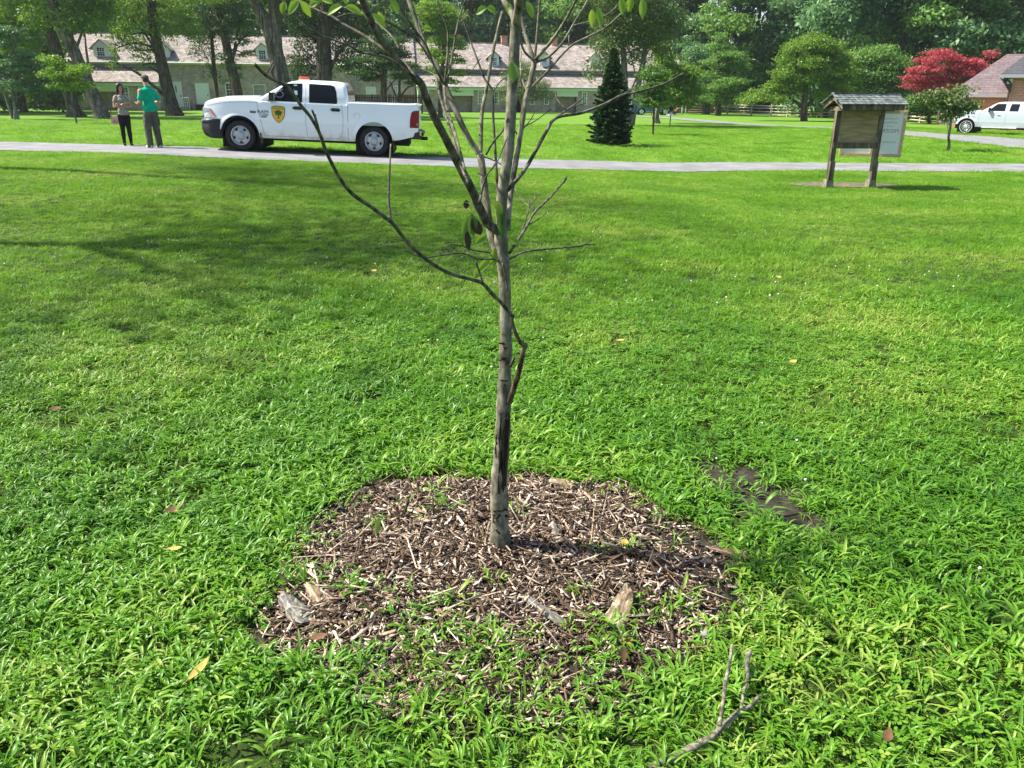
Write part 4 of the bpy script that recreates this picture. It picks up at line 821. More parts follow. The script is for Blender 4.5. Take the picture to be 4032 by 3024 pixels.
def door(par, a, t_, c, d_, v, glass):
    x0, z0 = FL.pt(a, d_, v); x1, z1 = FL.pt(c, t_, v); w, h = x1-x0, z1-z0; cx = (x0+x1)/2; b = MB()
    b.box((x0+.05, v-.04, (z0+z1)/2), (.10, .1, h)); b.box((x1-.05, v-.04, (z0+z1)/2), (.10, .1, h)); b.box((cx, v-.042, z1+.05), (w, .1, .1)); f_ = b.build('door_frame', M['white'], par)
    b = MB(); b.box((cx, v-.0, (z0+z1)/2), (w-.2, .05, h))
    if not glass:
        for i, zz in enumerate((.12, .42, .74)):
            for s in (-1, 1): b.box((cx+s*(w-.2)*.235, v-.03, z0+h*(zz+.11)), ((w-.2)*.36, .02, h*.2))
    d = b.build('door', M['white'], par)
    b = MB(); b.box((cx+(w/2-.2), v-.06, z0+h*.45), (.06, .06, .22)); b.build('handle', M['darkgap'], d)
    if glass: b = MB(); b.box((cx+.05, v-.035, z0+h*.74), (.12, .02, h*.26)); b.build('glass_slot', M['glassdark'], d)
    return x0, x1, z0
a1 = door(left, 676, 325, 713, 420, VW, True); a2 = door(left, 777, 331, 821, 411, VW, False)
b = MB()
for i in range(4): b.box(((a2[0]+a2[1])/2, VW-.2-.3*i, a2[2]-.1-.22*i-.3), (a2[1]-a2[0]+.2, .32, .8 if i < 3 else .4))
b.build('step', M['fencebrown'], left)
b = MB(); b.box(((a1[0]+a1[1])/2+.3, VW-.7, a1[2]/2-.2), (2.4, 1.3, a1[2]+.3)); b.build('landing', M['stonebase'], left)
b = MB(); rx0, rz = FL.pt(695, 385, VW-1.4); rx1, _ = FL.pt(742, 385, VW-1.4); zt = a1[2]+1.0
for i in range(7): xx = rx0+(rx1-rx0)*i/6; zz = min(a1[2], a1[2]-.9+i*.32); b.tube([(xx, VW-1.4, zz-.35), (xx, VW-1.4, zz+1.0)], .03, 6)
b.tube([(rx0, VW-1.4, a1[2]+.1), (rx0+(rx1-rx0)*.5, VW-1.4, zt), (rx1, VW-1.4, zt)], .035, 6); b.tube([(rx0, VW-1.4, a1[2]-.4), (rx0+(rx1-rx0)*.5, VW-1.4, zt-.5), (rx1, VW-1.4, zt-.5)], .025, 6)
tag(b.build('handrail', M['white'], None, loc=FM.o), 'white metal handrail beside the left white door of the grey house', 'handrail').rotation_euler = (0, 0, YAW)
b = MB(); q, qz = FL.pt(220, 430, -.6); b.tube([(q, -.6, -.2), (q, -.6, z_pe)], .07, 8); b.build('downspout', M['greytrim'], left)
b = MB(); q, qz = FL.pt(1403, 380, VW); b.tube([(q, VW-.1, -.2), (q, VW-.1, z_we)], .06, 8); b.build('downspout', M['greytrim'], left)
# ---- red brick building on the right
qa = at(3880, 506); FR = Frame((qa.x, qa.y, qa.z), R(-30))
red = thing('brick_building', 'red brick building with mauve hipped roof behind the white pickup on the right', 'building', FR.o, FR.yaw)
x0 = FR.pt(3748, 450)[0]; ze = FR.pt(3850, 378, -.5)[1]; xr_ = FR.pt(3965, 213, 6.0)[0]; zr = FR.pt(3965, 213, 6.0)[1]; XE = FR.pt(4032, 300)[0]+14
b = MB(); b.box(((x0+XE)/2, .2, ze/2-.3), (XE-x0, .4, ze+.6)); b.box((x0+.2, 5, ze/2-.3), (.4, 9.2, ze+.6)); b.build('wall', M['redbrick'], red)
b = MB(); e0 = x0-.5; b.add([(e0, -.6, ze+.1), (XE, -.6, ze+.1), (XE, 6, zr), (xr_, 6, zr), (e0, 12.6, ze+.1), (XE, 12.6, ze+.1)], [(0, 1, 2, 3), (0, 3, 4), (3, 2, 5, 4), (0, 4, 5, 1)]); b.build('roof', M['mauve'], red)
b = MB(); b.box(((x0+XE)/2-.2, -.62, ze+.02), (XE-x0+.6, .14, .2)); b.box((e0-.02, 6, ze+.02), (.14, 13, .2)); b.build('gutter', M['greytrim'], red)
qf = 5.5; wx = FR.pt(3962, 420, -qf)[0]; zf = FR.pt(3990, 297, -qf-.5)[1]; ex = FR.pt(3937, 297, -qf-.5)[0]
b = MB(); b.box(((wx+XE)/2, -qf+2.75, zf/2-.3), (XE-wx, qf, zf+.5)); b.build('front_wall', M['redbrick'], red)
zf2 = FR.pt(4032, 213, 0)[1]+.8; hx = FR.pt(4040, 213, 0)[0]
b = MB(); b.add([(ex, -qf-.6, zf+.05), (XE, -qf-.6, zf+.05), (XE, 1.5, zf2), (hx+.8, 1.5, zf2), (ex, 1.5+2, zf+.05)], [(0, 1, 2, 3), (0, 3, 4)]); b.build('front_roof', M['greyroof'], red)
b = MB(); b.box(((ex+XE)/2, -qf-.62, zf-.04), (XE-ex, .14, .2)); b.box((ex+.2, -qf+1, zf-.08), (.14, 3.4, .2)); b.build('front_gutter', M['greytrim'], red)
b = MB(); b.tube([(ex+.35, -qf-.5, zf-.1), (wx-.02, -qf-.12, zf-.5), (wx-.02, -qf-.12, 0)], .07, 8); b.build('downspout', M['fencebrown'], red)
b = MB(); b.box((wx-.1, -qf+.3, zf-.35), (.3, .9, .3)); b.build('floodlight', M['white'], red)
# ---- brown board fence
q0, q1 = at(1404, 448), at(1664, 447)
ff = thing('board_fence', 'dark brown vertical board fence in front of the grey house behind the pickup bed', 'fence', q0, math.atan2(q1.y-q0.y, q1.x-q0.x))
Lf = (q1-q0).length; hf = 74/(FP*1.1/q0.y); b = MB(); i = 0; x_ = 0
while x_ < Lf:
    b.box((x_+.07, 0, hf/2), (.135, .03, hf*(1+.015*math.sin(i*2.3)))); x_ += .175 if not (2.9 < x_ < 4.3) else .26; i += 1
b.build('boards', M['fencebrown'], ff); b = MB(); [b.box((Lf/2, .05, hf*z_), (Lf, .05, .09)) for z_ in (.15, .5, .85)]; b.build('rail', M['fencebrown'], ff)
for i in range(5): b = MB(); b.box((Lf*i/4, .12, hf/2), (.12, .12, hf+.05)); b.build('post', M['fencebrown'], ff)
# ---- split rail fence
def railfence(pts, label, hh=1.25):
    P = [at(*q) for q in pts]; th_ = thing('rail_fence', label, 'fence', P[0]); rg = random.Random(len(pts))
    post = None
    for i, q in enumerate(P):
        h_ = hh*rg.uniform(.97, 1.05); b = MB(); b.box(tuple(q-P[0]+Vector((0, 0, h_/2-.05))), (.17, .17, h_+.1)); b.build('post', M['rail'], th_)
    for a, c in zip(P[:-1], P[1:]):
        for z_ in (.22, .50, .80, 1.08):
            b = MB(); d0, d1 = rg.uniform(-.05, .05), rg.uniform(-.05, .05)
            b.tube([a-P[0]+Vector((0, -.02, z_*hh/1.25+d0)), (a+c)/2-P[0]+Vector((0, -.02, z_*hh/1.25+(d0+d1)/2+rg.uniform(-.02, .02))), c-P[0]+Vector((0, -.02, z_*hh/1.25+d1))], [.06, .075, .06], 6, True, .2, rg); b.build('rail', M['rail'], th_)
railfence([(2700, 448), (2780, 449), (2864, 451), (2957, 455), (3035, 459), (3100, 461), (3168, 463), (3234, 464), (3300, 465), (3370, 467)], 'long pale split-rail fence under the round tree, left of the notice board')
railfence([(3560, 478), (3622, 484), (3690, 490), (3745, 494)], 'short stretch of pale split-rail fence right of the notice board')
def railback(): pass
q0, q1 = at(3700, 498), at(3772, 503); ga = thing('picket_fence', 'whitish grey tall picket screen at the corner of the red brick building', 'fence', q0, math.atan2(q1.y-q0.y, q1.x-q0.x)); Lg = (q1-q0).length; hg = 92/(FP*1.1/q0.y)
b = MB(); [b.box((.06+i*Lg/11, 0, hg/2+.1), (.13, .03, hg*(1-.01*(i % 3)))) for i in range(12)]; b.build('pickets', M['wood_grey'], ga); b = MB(); [b.box((Lg/2, .04, z_), (Lg+.1, .05, .1)) for z_ in (.4, hg*.55, hg*.9)]; b.build('rail', M['wood_grey'], ga)
# ---- dumpster
q0 = at(167, 432); du = thing('dumpster', 'dark green dumpster in the shade at the far left', 'dumpster', q0, R(6)); sc_ = 1/(FP*1.05/q0.y); wd, hd = 90*sc_, 58*sc_
b = MB(); b.prism([(-wd/2, -.7, .12), (wd/2, -.7, .12), (wd/2, -.75, hd*.8), (-wd/2, -.75, hd*.8)], (0, 1.5, 0)); [b.box((-wd/2+wd*(i+.5)/5, -.78, hd*.42), (.06, .05, hd*.6)) for i in range(5)]; b.box((0, -.8, hd*.8), (wd+.1, .08, .08)); b.build('bin', M['dumpster'], du)
b = MB(); b.prism([(-wd/2, -.8, hd*.82), (wd/2, -.8, hd*.82), (wd/2, .8, hd*1.05), (-wd/2, .8, hd*1.05)], (0, 0, .05)); b.build('lid', M['blackplastic'], du)
for sx in (-.08, .12): b = MB(); b.box((wd*sx, -.83, hd*(.5+sx*.6)), (.42, .01, .16)); b.build('sticker', M['greytrim'], du)
# ---- feeder post, rock, white post
q0 = at(2637, 501); s_ = 1/(FP*1.08/q0.y); bf = thing('bird_feeder', 'thin black post with a cone-shaped baffle on the far lawn', 'bird feeder', q0)
b = MB(); b.tube([(0, 0, -.05), (0, 0, 76*s_)], .035, 8); b.build('pole', M['darkgap'], bf); b = MB(); b.lathe([(46*s_, .36), (49*s_, .30), (55*s_, .05)], axis='Z', n=16); b.build('baffle', M['greytrim'], bf)
b = MB(); b.box((0, 0, 70*s_), (.22, .22, .26)); b.lathe([(73*s_, .24), (80*s_, .02)], axis='Z', n=12); b.build('feeder_box', M['darkgap'], bf)
q0 = at(2661, 452); b = MB(); rg = random.Random(2); s_ = 1/(FP*1.05/q0.y)
for k in range(3): b.ell(((k-1)*.25, 0, 8*s_+k*.18), (12*s_*.8*(1-.12*k), .35, 13*s_), 10, Matrix.Rotation(.5*k, 3, 'Y'))
ob = b.build('boulder', M['rockred'], loc=q0); tag(ob, 'upright reddish boulder beside the white post by the far path', 'boulder')
q0 = at(2685, 452); s_ = 1/(FP*1.08/q0.y); b = MB(); b.box((0, 0, 25*s_), (.16, .16, 52*s_)); b.box((0, 0, 52*s_), (.22, .22, .08)); ob = b.build('white_post', M['white'], loc=q0); tag(ob, 'square white post beside the reddish boulder', 'post')
# ---- notice board (kiosk)
ka, kb = at(3258, 738), at(3432, 739); s_ = FP*1.05/ka.y; rz = R(6)
kk = thing('notice_board', 'weathered timber notice board with a small shake roof and empty plywood panel', 'notice board', ka, rz)
k = .00139*ka.y/18.6*1.0; W_ = (kb-ka).length
for i, nm in enumerate((0, 1)):
    X = W_*nm
    b = MB(); b.box((X, 0, .085), (.185, .20, .19), taper=.84); b.build('footing', M['stonebase'], kk)
    b = MB(); b.box((X, 0, .17+.79), (.105, .105, 1.56)); b.box((X, -.03, .38), (.12, .13, .42)); b.build('post', M['wood_old'], kk)
b = MB(); b.box((W_/2, -.055, .93), (W_+.08, .05, .125)); b.build('crossbar', M['wood_old'], kk)
b = MB(); b.box((W_/2, -.01, 1.345), (W_-.12, .02, .72)); b.build('panel', M['ply'], kk)
for (X, Z, s1, s2) in [(.075, 1.67, 1, -1), (W_-.075, 1.67, -1, -1), (.075, 1.03, 1, 1), (W_-.075, 1.03, -1, 1)]:
    b = MB(); b.box((X, -.06, Z+s2*.045), (.016, .012, .09)); b.box((X+s1*.03, -.06, Z), (.05, .012, .014)); b.build('bracket', M['greytrim'], kk)
xa, xb, dp, ze_, zr_ = -.16, W_+.27, .44, 1.80, 2.02
b = MB(); b.box(((xa+xb)/2, -dp+.02, 1.755), (xb-xa-.06, .04, .115)); b.box(((xa+xb)/2, dp-.02, 1.755), (xb-xa-.06, .04, .115))
for xx in (xa+.02, xb-.06):
    for s in (-1, 1): b.prism([(xx, s*dp, 1.70), (xx, s*dp, 1.815), (xx, 0, zr_-.005), (xx, 0, zr_-.125)], (.04, 0, 0))
b.box((0, 0, 1.72), (.1, .8, .09)); b.box((W_, 0, 1.72), (.1, .8, .09)); b.build('roof_frame', M['wood_old'], kk)
b = MB(); rg = random.Random(5); n = 5
for s in (-1, 1):
    for i in range(n):
        u0, u1 = i/n, (i+1.25)/n; x_ = xa-.05+rg.uniform(-.02, .02)
        while x_ < xb+.04:
            w = rg.uniform(.07, .14); x2 = min(x_+w, xb+.07); y0, y1 = s*(dp+.05)*(1-u0), s*(dp+.05)*(1-min(u1, 1)); z0, z1 = ze_+(zr_-ze_)*u0, ze_+(zr_-ze_)*min(u1, 1); j = rg.uniform(-.008, .012)
            b.prism([(x_+.003, y0-s*j, z0+.028), (x2-.003, y0-s*j, z0+.028), (x2-.003, y1, z1+.014), (x_+.003, y1, z1+.014)], (0, 0, -.016)); x_ = x2
b.box(((xa+xb)/2, 0, zr_+.022), (xb-xa+.06, .12, .018))
b.build('roof', M['wood_grey'] if False else mat('mossy_shakes', (.13, .15, .145), .85, .2, noise=(14, .6, (1, .2, 1)), bump=(.5, .01)), kk)
# the framed sheet standing behind it
bn = thing('framed_banner', 'white sheet in a new pine frame behind the notice board, faint reversed print', 'banner', ka+Vector((math.cos(rz)*1.12, math.sin(rz)*1.12+.36, 0)), R(-14))
hb, wb_ = .90, 1.28; zt, zb_ = 1.69, .66
def bx_(nm, c, d, m): b = MB(); b.box(c, d); return b.build(nm, m, bn)
xL, xR = -.72, .62; yb = .05
bx_('sheet', ((xL+xR)/2, yb, (zt+zb_)/2), (xR-xL, .006, zt-zb_), M['sheet'])
for nm, c, d in [('t', ((xL+xR)/2, yb-.02, zt-.035), (xR-xL, .04, .085)), ('b', ((xL+xR)/2, yb-.02, zb_+.03), (xR-xL, .04, .07)), ('r', (xR-.03, yb-.022, (zt+zb_)/2), (.065, .045, zt-zb_)), ('l', (xL+.03, yb-.022, (zt+zb_)/2), (.065, .045, zt-zb_)), ('m', (-.02, yb-.021, (zt+zb_)/2), (.06, .04, zt-zb_))]: bx_('frame_board', c, d, M['pine'])
for z_ in (zt-.045, zb_+.03): bx_('metal_plate', (xR-.06, yb-.047, z_), (.11, .006, .028), M['greytrim'])
def btext(s, cx, cz, size):
    vs, fs = text_mesh(s, size); b = MB(); b.add([(cx-v.x, yb-.0045, cz+v.y) for v in vs], fs); b.build('lettering', M['ink'], bn)
btext('PRESERVE', .26, 1.23, .115); btext('New Jersey Historic', .22, .99, .062); btext('Trust Fund', .30, 1.50, .06); btext('and Restored', .28, 1.42, .06); btext('General', .30, 1.34, .045); btext('since 1967', .3, 1.1, .035) if False else None
# ------------------------------------------------------------------ trees
def leafcloud(blobs, n, size, seed, clump=.35, up=.5, flat=1.0, asp=.5, shell=.55, droop=0):
    """blobs: (centre, radii). returns verts, quads: bent diamond leaves gathered in clumps through the volume"""
    r = np.random.default_rng(seed); vol = np.array([b[1][0]*b[1][1]*b[1][2] for b in blobs])**.8; vol = vol/vol.sum(); per = 14
    nc = max(1, n//per); bi = r.choice(len(blobs), nc, p=vol); c = np.array([b[0] for b in blobs])[bi]; rad = np.array([b[1] for b in blobs])[bi]
    d = r.normal(size=(nc, 3)); d /= np.linalg.norm(d, axis=1, keepdims=True); u = shell+(1-shell)*r.random(nc)**.6; u = np.where(r.random(nc) < .22, r.random(nc)**.5, u)
    lump = 1+.22*np.sin(d[:, 0]*5+bi*1.7)*np.sin(d[:, 1]*6+bi)+.16*np.sin(d[:, 2]*9+bi*2.1)
    cc = c+d*rad*(u*lump)[:, None]
    P = np.repeat(cc, per, 0)+r.normal(size=(nc*per, 3))*clump*np.array([1, 1, .45*flat])
    if droop: P[:, 2] -= np.abs(r.normal(0, droop, len(P)))
    N = len(P); nr = r.normal(size=(N, 3))+np.array([0, 0, up])+np.repeat(d, per, 0)*.5; nr /= np.linalg.norm(nr, axis=1, keepdims=True)
    a = np.cross(nr, r.normal(size=(N, 3))); a /= np.linalg.norm(a, axis=1, keepdims=True); b = np.cross(nr, a); s = size*r.uniform(.6, 1.3, N)[:, None]
    V = np.stack([P-a*s*.5, P+b*s*asp*.5+nr*s*.06, P+a*s*.5-nr*s*.12, P-b*s*asp*.5+nr*s*.06], 1).reshape(-1, 3)
    return V, np.arange(N*4).reshape(-1, 4)
def mktree(name, label, cat, base, trunks, blobs, leaf, n, size, seed, barkm='bark_dark', group=None, clump=.35, limbs=6, up=.5, flat=1.0, asp=.5, shell=.55, ivy=False, droop=0, top=None, yoff=None):
    """base, trunk points, blobs measured on the picture (4032 scale) and put at the depth where the trunk stands"""
    g_ = at(*base); Y0 = g_.y; th = thing(name, label, cat, g_, 0, group); mm = FP*1.06/Y0; rg = random.Random(seed); tops = []
    for ti, tr_ in enumerate(trunks):
        P = []; W_ = []
        for (px, py, w) in tr_: q = atY(px, py, Y0)-g_; P.append(q); W_.append(w/2/mm)
        if tr_[0][1] >= base[1]-12: P[0].z = -.1
        if top: P.append(P[-1]+(P[-1]-P[-2]).normalized()*top); W_.append(W_[-1]*.5)
        Pb = bez(P, 5); Wb = np.interp(np.linspace(0, len(P)-1, len(Pb)), np.arange(len(P)), W_)
        b = MB(); b.tube(Pb, list(Wb), 14, True, .10, rg); b.build('trunk', M[barkm], th, True); tops.append((Pb, Wb))
    B_ = []
    for q in blobs:
        px, py, rx, ry = q[:4]; dy = q[4] if len(q) > 4 else rg.uniform(-.5, .5)*rx/mm; dep = q[5] if len(q) > 5 else rx
        c = atY(px, py, Y0+dy)-g_; B_.append((tuple(c), (rx/mm, dep/mm, ry/mm)))
    b = MB()
    for k in range(limbs):
        bc = B_[k % len(B_)]; Pb, Wb = tops[rg.randrange(len(tops))]
        cand = [i for i in range(len(Pb)) if Pb[i].z < bc[0][2]+.3 and i > len(Pb)//4] or [len(Pb)-1]; i = cand[-1] if rg.random() < .5 else rg.choice(cand)
        s = Pb[i]; e = Vector(bc[0])+Vector((rg.uniform(-.4, .4)*bc[1][0], rg.uniform(-.4, .4)*bc[1][1], rg.uniform(-.3, .3)*bc[1][2])); mid_ = (s+e)/2+Vector((rg.uniform(-.2, .2), rg.uniform(-.2, .2), .12*(e-s).length))
        w = Wb[i]*.30; b.tube(bez([s, mid_, e], 5), list(np.linspace(w, w*.22, 11)), 6, True, .1, rg)
        for j in range(3):
            e2 = e+Vector((rg.uniform(-.7, .7)*bc[1][0], rg.uniform(-.7, .7)*bc[1][1], rg.uniform(-.2, .7)*bc[1][2])); b.tube(bez([mid_.lerp(e, .6), e2], 3), list(np.linspace(w*.3, w*.1, 4)), 5)
    if limbs: b.build('limbs', M[barkm], th, True)
    V, F = leafcloud(B_, n, size, seed, clump, up, flat, asp, shell, droop); rawmesh('crown', V, F, M[leaf], th)
    if ivy:
        Pb, Wb = tops[0]; IV = [(tuple(p_), (w*1.25, w*1.25, .5)) for p_, w in list(zip(Pb, Wb))[:int(len(Pb)*.7)]]; V, F = leafcloud(IV, 2600, .16, seed+5, .08, .2, shell=.85); rawmesh('ivy', V, F, M['l_dark'], th)
    return th
gt = 'large shade trees standing on the lawn at the left'
mktree('shade_tree', 'leaning dark trunk, leftmost of the tall shade trees, behind the thin sapling', 'tree', (300, 459), [[(300, 462, 82), (290, 430, 52), (275, 380, 44), (232, 230, 44), (190, 110, 42), (150, 0, 40), (110, -110, 38)]],
       [(40, 30, 120, 60), (60, 110, 70, 40), (150, -60, 200, 60), (20, 90, 60, 50), (110, 60, 50, 60), (30, 170, 60, 40), (100, 150, 40, 50)], 'l_lime', 17000, .26, 1, 'bark_dark', gt, limbs=5, top=3)
mktree('shade_tree', 'strongly leaning sunlit trunk just left of the woman in the grey shirt', 'tree', (405, 467), [[(405, 470, 72), (395, 440, 56), (375, 390, 48), (330, 290, 44), (285, 190, 44), (240, 100, 42), (205, 0, 40), (175, -100, 38)]],
       [(300, 50, 60, 45), (340, 90, 60, 35), (250, -70, 200, 60), (380, 30, 70, 40), (275, 110, 40, 22), (360, -20, 90, 50), (330, 30, 60, 40), (420, 60, 40, 30), (150, 60, 60, 40)], 'l_lime', 15000, .26, 2, 'bark_shag', gt, limbs=6, top=3)
mktree('shade_tree', 'tall dark trunk with hanging leafy sprays just right of the man in the green shirt', 'tree', (688, 456), [[(690, 460, 76), (680, 430, 58), (665, 370, 48), (640, 260, 42), (612, 140, 38), (592, 0, 34), (570, -100, 30)]],
       [(510, 70, 65, 60), (470, 130, 40, 45), (450, 190, 22, 50), (440, 250, 18, 28), (530, 150, 60, 38), (560, 205, 42, 35), (555, 260, 16, 30), (590, 260, 20, 35), (500, 20, 80, 40), (680, 60, 70, 70), (640, 120, 50, 50), (740, 90, 50, 50), (690, -60, 250, 60), (400, 60, 45, 22), (760, 130, 45, 20)], 'l_lime', 20000, .23, 3, 'bark_dark', gt, limbs=9, clump=.26, up=.2, droop=.15)
mktree('shade_tree', 'dark trunk behind the pickup bonnet with pale leaf layers around it', 'tree', (945, 448), [[(945, 452, 50), (940, 400, 44), (925, 320, 38), (900, 220, 34), (880, 120, 30), (850, 0, 26)]],
       [(890, 225, 42, 14), (930, 160, 60, 16), (880, 120, 40, 14), (930, 90, 70, 18), (970, 60, 60, 20), (910, 260, 48, 14), (930, 300, 30, 16), (960, 210, 50, 14), (900, 30, 70, 22), (985, 130, 40, 20), (880, 320, 14, 12), (930, -50, 150, 50)], 'l_cool', 15000, .22, 4, 'bark_dark', gt, limbs=14, flat=.5, clump=.25)
mktree('shade_tree', 'drooping dark-leaved tree over the white door of the grey house', 'tree', (850, 446), [[(862, 449, 18), (855, 380, 15), (842, 250, 14), (832, 130, 13), (825, 0, 12)]],
       [(830, 90, 60, 60), (800, 180, 50, 35), (815, 240, 28, 35), (840, 290, 20, 22), (790, 120, 45, 40), (870, 60, 60, 40), (780, 50, 50, 60), (830, -50, 150, 50)], 'l_dark', 7000, .24, 14, 'bark_dark', gt, limbs=10, clump=.28, droop=.2)
mktree('shade_tree', 'massive shaggy forked trunk rising behind the pickup cab', 'tree', (1128, 462), [[(1135, 466, 95), (1128, 420, 72), (1108, 310, 62), (1088, 220, 60), (1066, 130, 58), (1030, 60, 46), (1000, 0, 40), (960, -100, 34)], [(1100, 260, 44), (1088, 170, 44), (1082, 90, 42), (1078, 0, 38), (1074, -110, 32)]],
       [(1010, -60, 160, 60), (1120, -60, 160, 60), (1140, 20, 40, 60)], 'l_dark', 6000, .26, 5, 'bark_shag', gt, limbs=4)
mktree('shade_tree', 'thick ivy-covered trunk right of the shaggy forked trunk', 'tree', (1280, 456), [[(1285, 460, 84), (1280, 400, 66), (1276, 300, 60), (1275, 180, 56), (1284, 60, 54), (1290, -60, 50)]],
       [(1210, 150, 60, 60), (1190, 250, 60, 50), (1360, 170, 70, 60), (1380, 250, 60, 36), (1200, 60, 80, 60), (1340, 60, 80, 60), (1450, 120, 70, 70), (1250, -50, 200, 60), (1180, 310, 36, 14)], 'l_dark', 20000, .26, 6, 'bark_shag', gt, limbs=9, ivy=True)
mktree('lawn_tree', 'small dark tree with layered branches in front of the brown board fence', 'tree', (1506, 470), [[(1506, 474, 30), (1508, 420, 26), (1511, 340, 24), (1512, 270, 20), (1505, 180, 14)]],
       [(1480, 235, 90, 14), (1540, 260, 80, 14), (1420, 285, 60, 12), (1500, 200, 100, 18), (1560, 215, 60, 16), (1460, 310, 50, 10), (1590, 300, 40, 10), (1520, 160, 90, 22), (1400, 240, 50, 14)], 'l_dark', 13000, .2, 7, 'bark_dark', limbs=14, flat=.4, clump=.24)
mktree('lawn_tree', 'thin multi-stemmed dark tree right beside the board fence', 'tree', (1572, 450), [[(1578, 453, 14), (1576, 410, 12), (1572, 350, 11), (1575, 290, 9)], [(1576, 420, 9), (1555, 370, 8), (1535, 320, 6)], [(1578, 380, 8), (1605, 345, 6), (1632, 338, 4)]],
       [(1580, 300, 50, 14), (1600, 260, 50, 16), (1625, 325, 30, 8), (1560, 250, 40, 14)], 'l_dark', 4500, .2, 8, 'bark_dark', limbs=5, flat=.4, clump=.22)
mktree('lawn_tree', 'sunlit green tree with layered crown left of the central trunk, on the lawn', 'tree', (1734, 464), [[(1736, 467, 22), (1732, 420, 17), (1735, 350, 15), (1740, 280, 13), (1745, 180, 9)]],
       [(1735, 90, 60, 40), (1750, 160, 62, 22), (1720, 205, 60, 18), (1765, 235, 66, 18), (1730, 275, 60, 16), (1790, 285, 52, 14), (1760, 320, 50, 14), (1800, 350, 16, 12), (1700, 40, 70, 40), (1790, 180, 50, 18), (1770, 60, 60, 30)], 'l_lime', 15000, .2, 9, 'bark_dark', limbs=12, flat=.45, clump=.22)
mktree('lawn_tree', 'small olive-leaved tree in front of the dark doorway of the long brick house', 'tree', (2052, 446), [[(2060, 449, 15), (2056, 420, 12), (2050, 380, 11), (2055, 330, 8)]],
       [(2060, 260, 40, 24), (2030, 300, 50, 22), (2080, 300, 50, 22), (2120, 335, 48, 18), (2020, 340, 46, 20), (2150, 365, 40, 14), (2070, 360, 50, 18), (2010, 385, 30, 16), (2100, 385, 38, 14), (2170, 385, 22, 8)], 'l_olive', 9000, .18, 10, 'bark_grey', limbs=9, clump=.22, droop=.08)
mktree('lawn_tree', 'gnarled pale-limbed small tree at the far left edge', 'tree', (62, 474), [[(66, 477, 26), (60, 430, 16), (54, 370, 15), (40, 330, 10), (10, 310, 7)], [(55, 468, 15), (32, 410, 11), (15, 360, 9), (-20, 300, 8)], [(54, 380, 11), (58, 320, 8), (62, 300, 6), (100, 280, 4)], [(35, 292, 8), (50, 270, 8), (44, 215, 8), (60, 180, 7), (70, 140, 5), (100, 90, 4)]],
       [(20, 180, 40, 12), (60, 150, 40, 12), (30, 250, 60, 14), (100, 275, 60, 12), (30, 330, 50, 14), (90, 330, 60, 14), (150, 300, 40, 12), (120, 350, 70, 12), (10, 120, 60, 20), (100, 220, 50, 12)], 'l_cool', 11000, .17, 11, 'bark_grey', limbs=8, flat=.4, clump=.2)
mktree('sapling', 'thin crooked sapling with a light crown left of the woman', 'tree', (301, 491), [[(302, 494, 9), (296, 455, 7), (285, 400, 7), (280, 340, 6), (282, 290, 4)], [(296, 450, 4), (270, 410, 3), (250, 370, 3)]],
       [(200, 235, 34, 14), (235, 265, 34, 16), (270, 300, 40, 16), (310, 275, 36, 14), (330, 262, 22, 10), (280, 335, 52, 16), (240, 310, 30, 14), (180, 290, 20, 10), (320, 335, 30, 14), (210, 340, 20, 8)], 'l_lime', 5200, .13, 12, 'bark_grey', 'saplings', limbs=8, clump=.15)
mktree('sapling', 'slim dark-crowned sapling right of the spruce', 'tree', (2570, 534), [[(2570, 537, 9), (2573, 480, 8), (2576, 420, 7), (2578, 360, 4)]],
       [(2560, 300, 44, 16), (2590, 330, 46, 18), (2550, 355, 44, 16), (2600, 380, 44, 16), (2570, 410, 44, 14), (2600, 290, 36, 14), (2530, 390, 26, 12), (2570, 270, 30, 14)], 'l_mid', 7000, .13, 13, 'bark_dark', 'saplings', limbs=8, flat=.6, clump=.15)
# spruce
sb_ = at(2400, 574); Y0 = sb_.y; mm = FP*1.06/Y0; sp = thing('spruce', 'dense dark green young spruce on the lawn behind the road', 'spruce', sb_)
hh = (574-225)/mm; r = np.random.default_rng(3); V = []; rb_ = 76/mm; b = MB(); b.tube([(0, 0, -.1), (0, 0, hh*.99)], [.10, .01], 8); b.build('trunk', M['bark_dark'], sp, True); lb = MB(); PP = []; DD = []
for i in range(640):
    u = r.random()**1.6; z = .12+u*(hh*.97); a = r.uniform(0, 6.283)
    rad = rb_*np.interp(z/hh, [0, .05, .15, .30, .45, .60, .75, .88, 1.0], [.85, 1.0, 1.0, .95, .86, .60, .36, .17, .02])*r.uniform(.62, 1.18); up_ = np.interp(z/hh, [0, .5, 1], [.02, .30, .9])
    e = Vector((math.cos(a)*rad, math.sin(a)*rad, z+rad*up_)); s0 = Vector((0, 0, z-.02)); mdp = (s0+e)/2-Vector((0, 0, .05*rad)); lb.tube([s0, mdp, e], [.013, .009, .004], 4)
    m_ = int(max(4, rad/.05)); 
    for k in range(m_*3):
        tt = .22+.78*(k+r.random())/(m_*3); c = (s0*(1-tt)**2+mdp*2*tt*(1-tt)+e*tt*tt); side = Vector((-math.sin(a), math.cos(a), 0))*r.choice([-1, 1]); dr_ = (e-s0).normalized()*.75+side*r.uniform(.2, 1)+Vector((0, 0, r.uniform(-.25, .25)))
        PP.append(c); DD.append(dr_.normalized()*r.uniform(.09, .22)*(1.1-.4*tt))
lb.build('limbs', M['bark_dark'], sp, True)
PP = np.array(PP); DD = np.array(DD); W3 = []; 
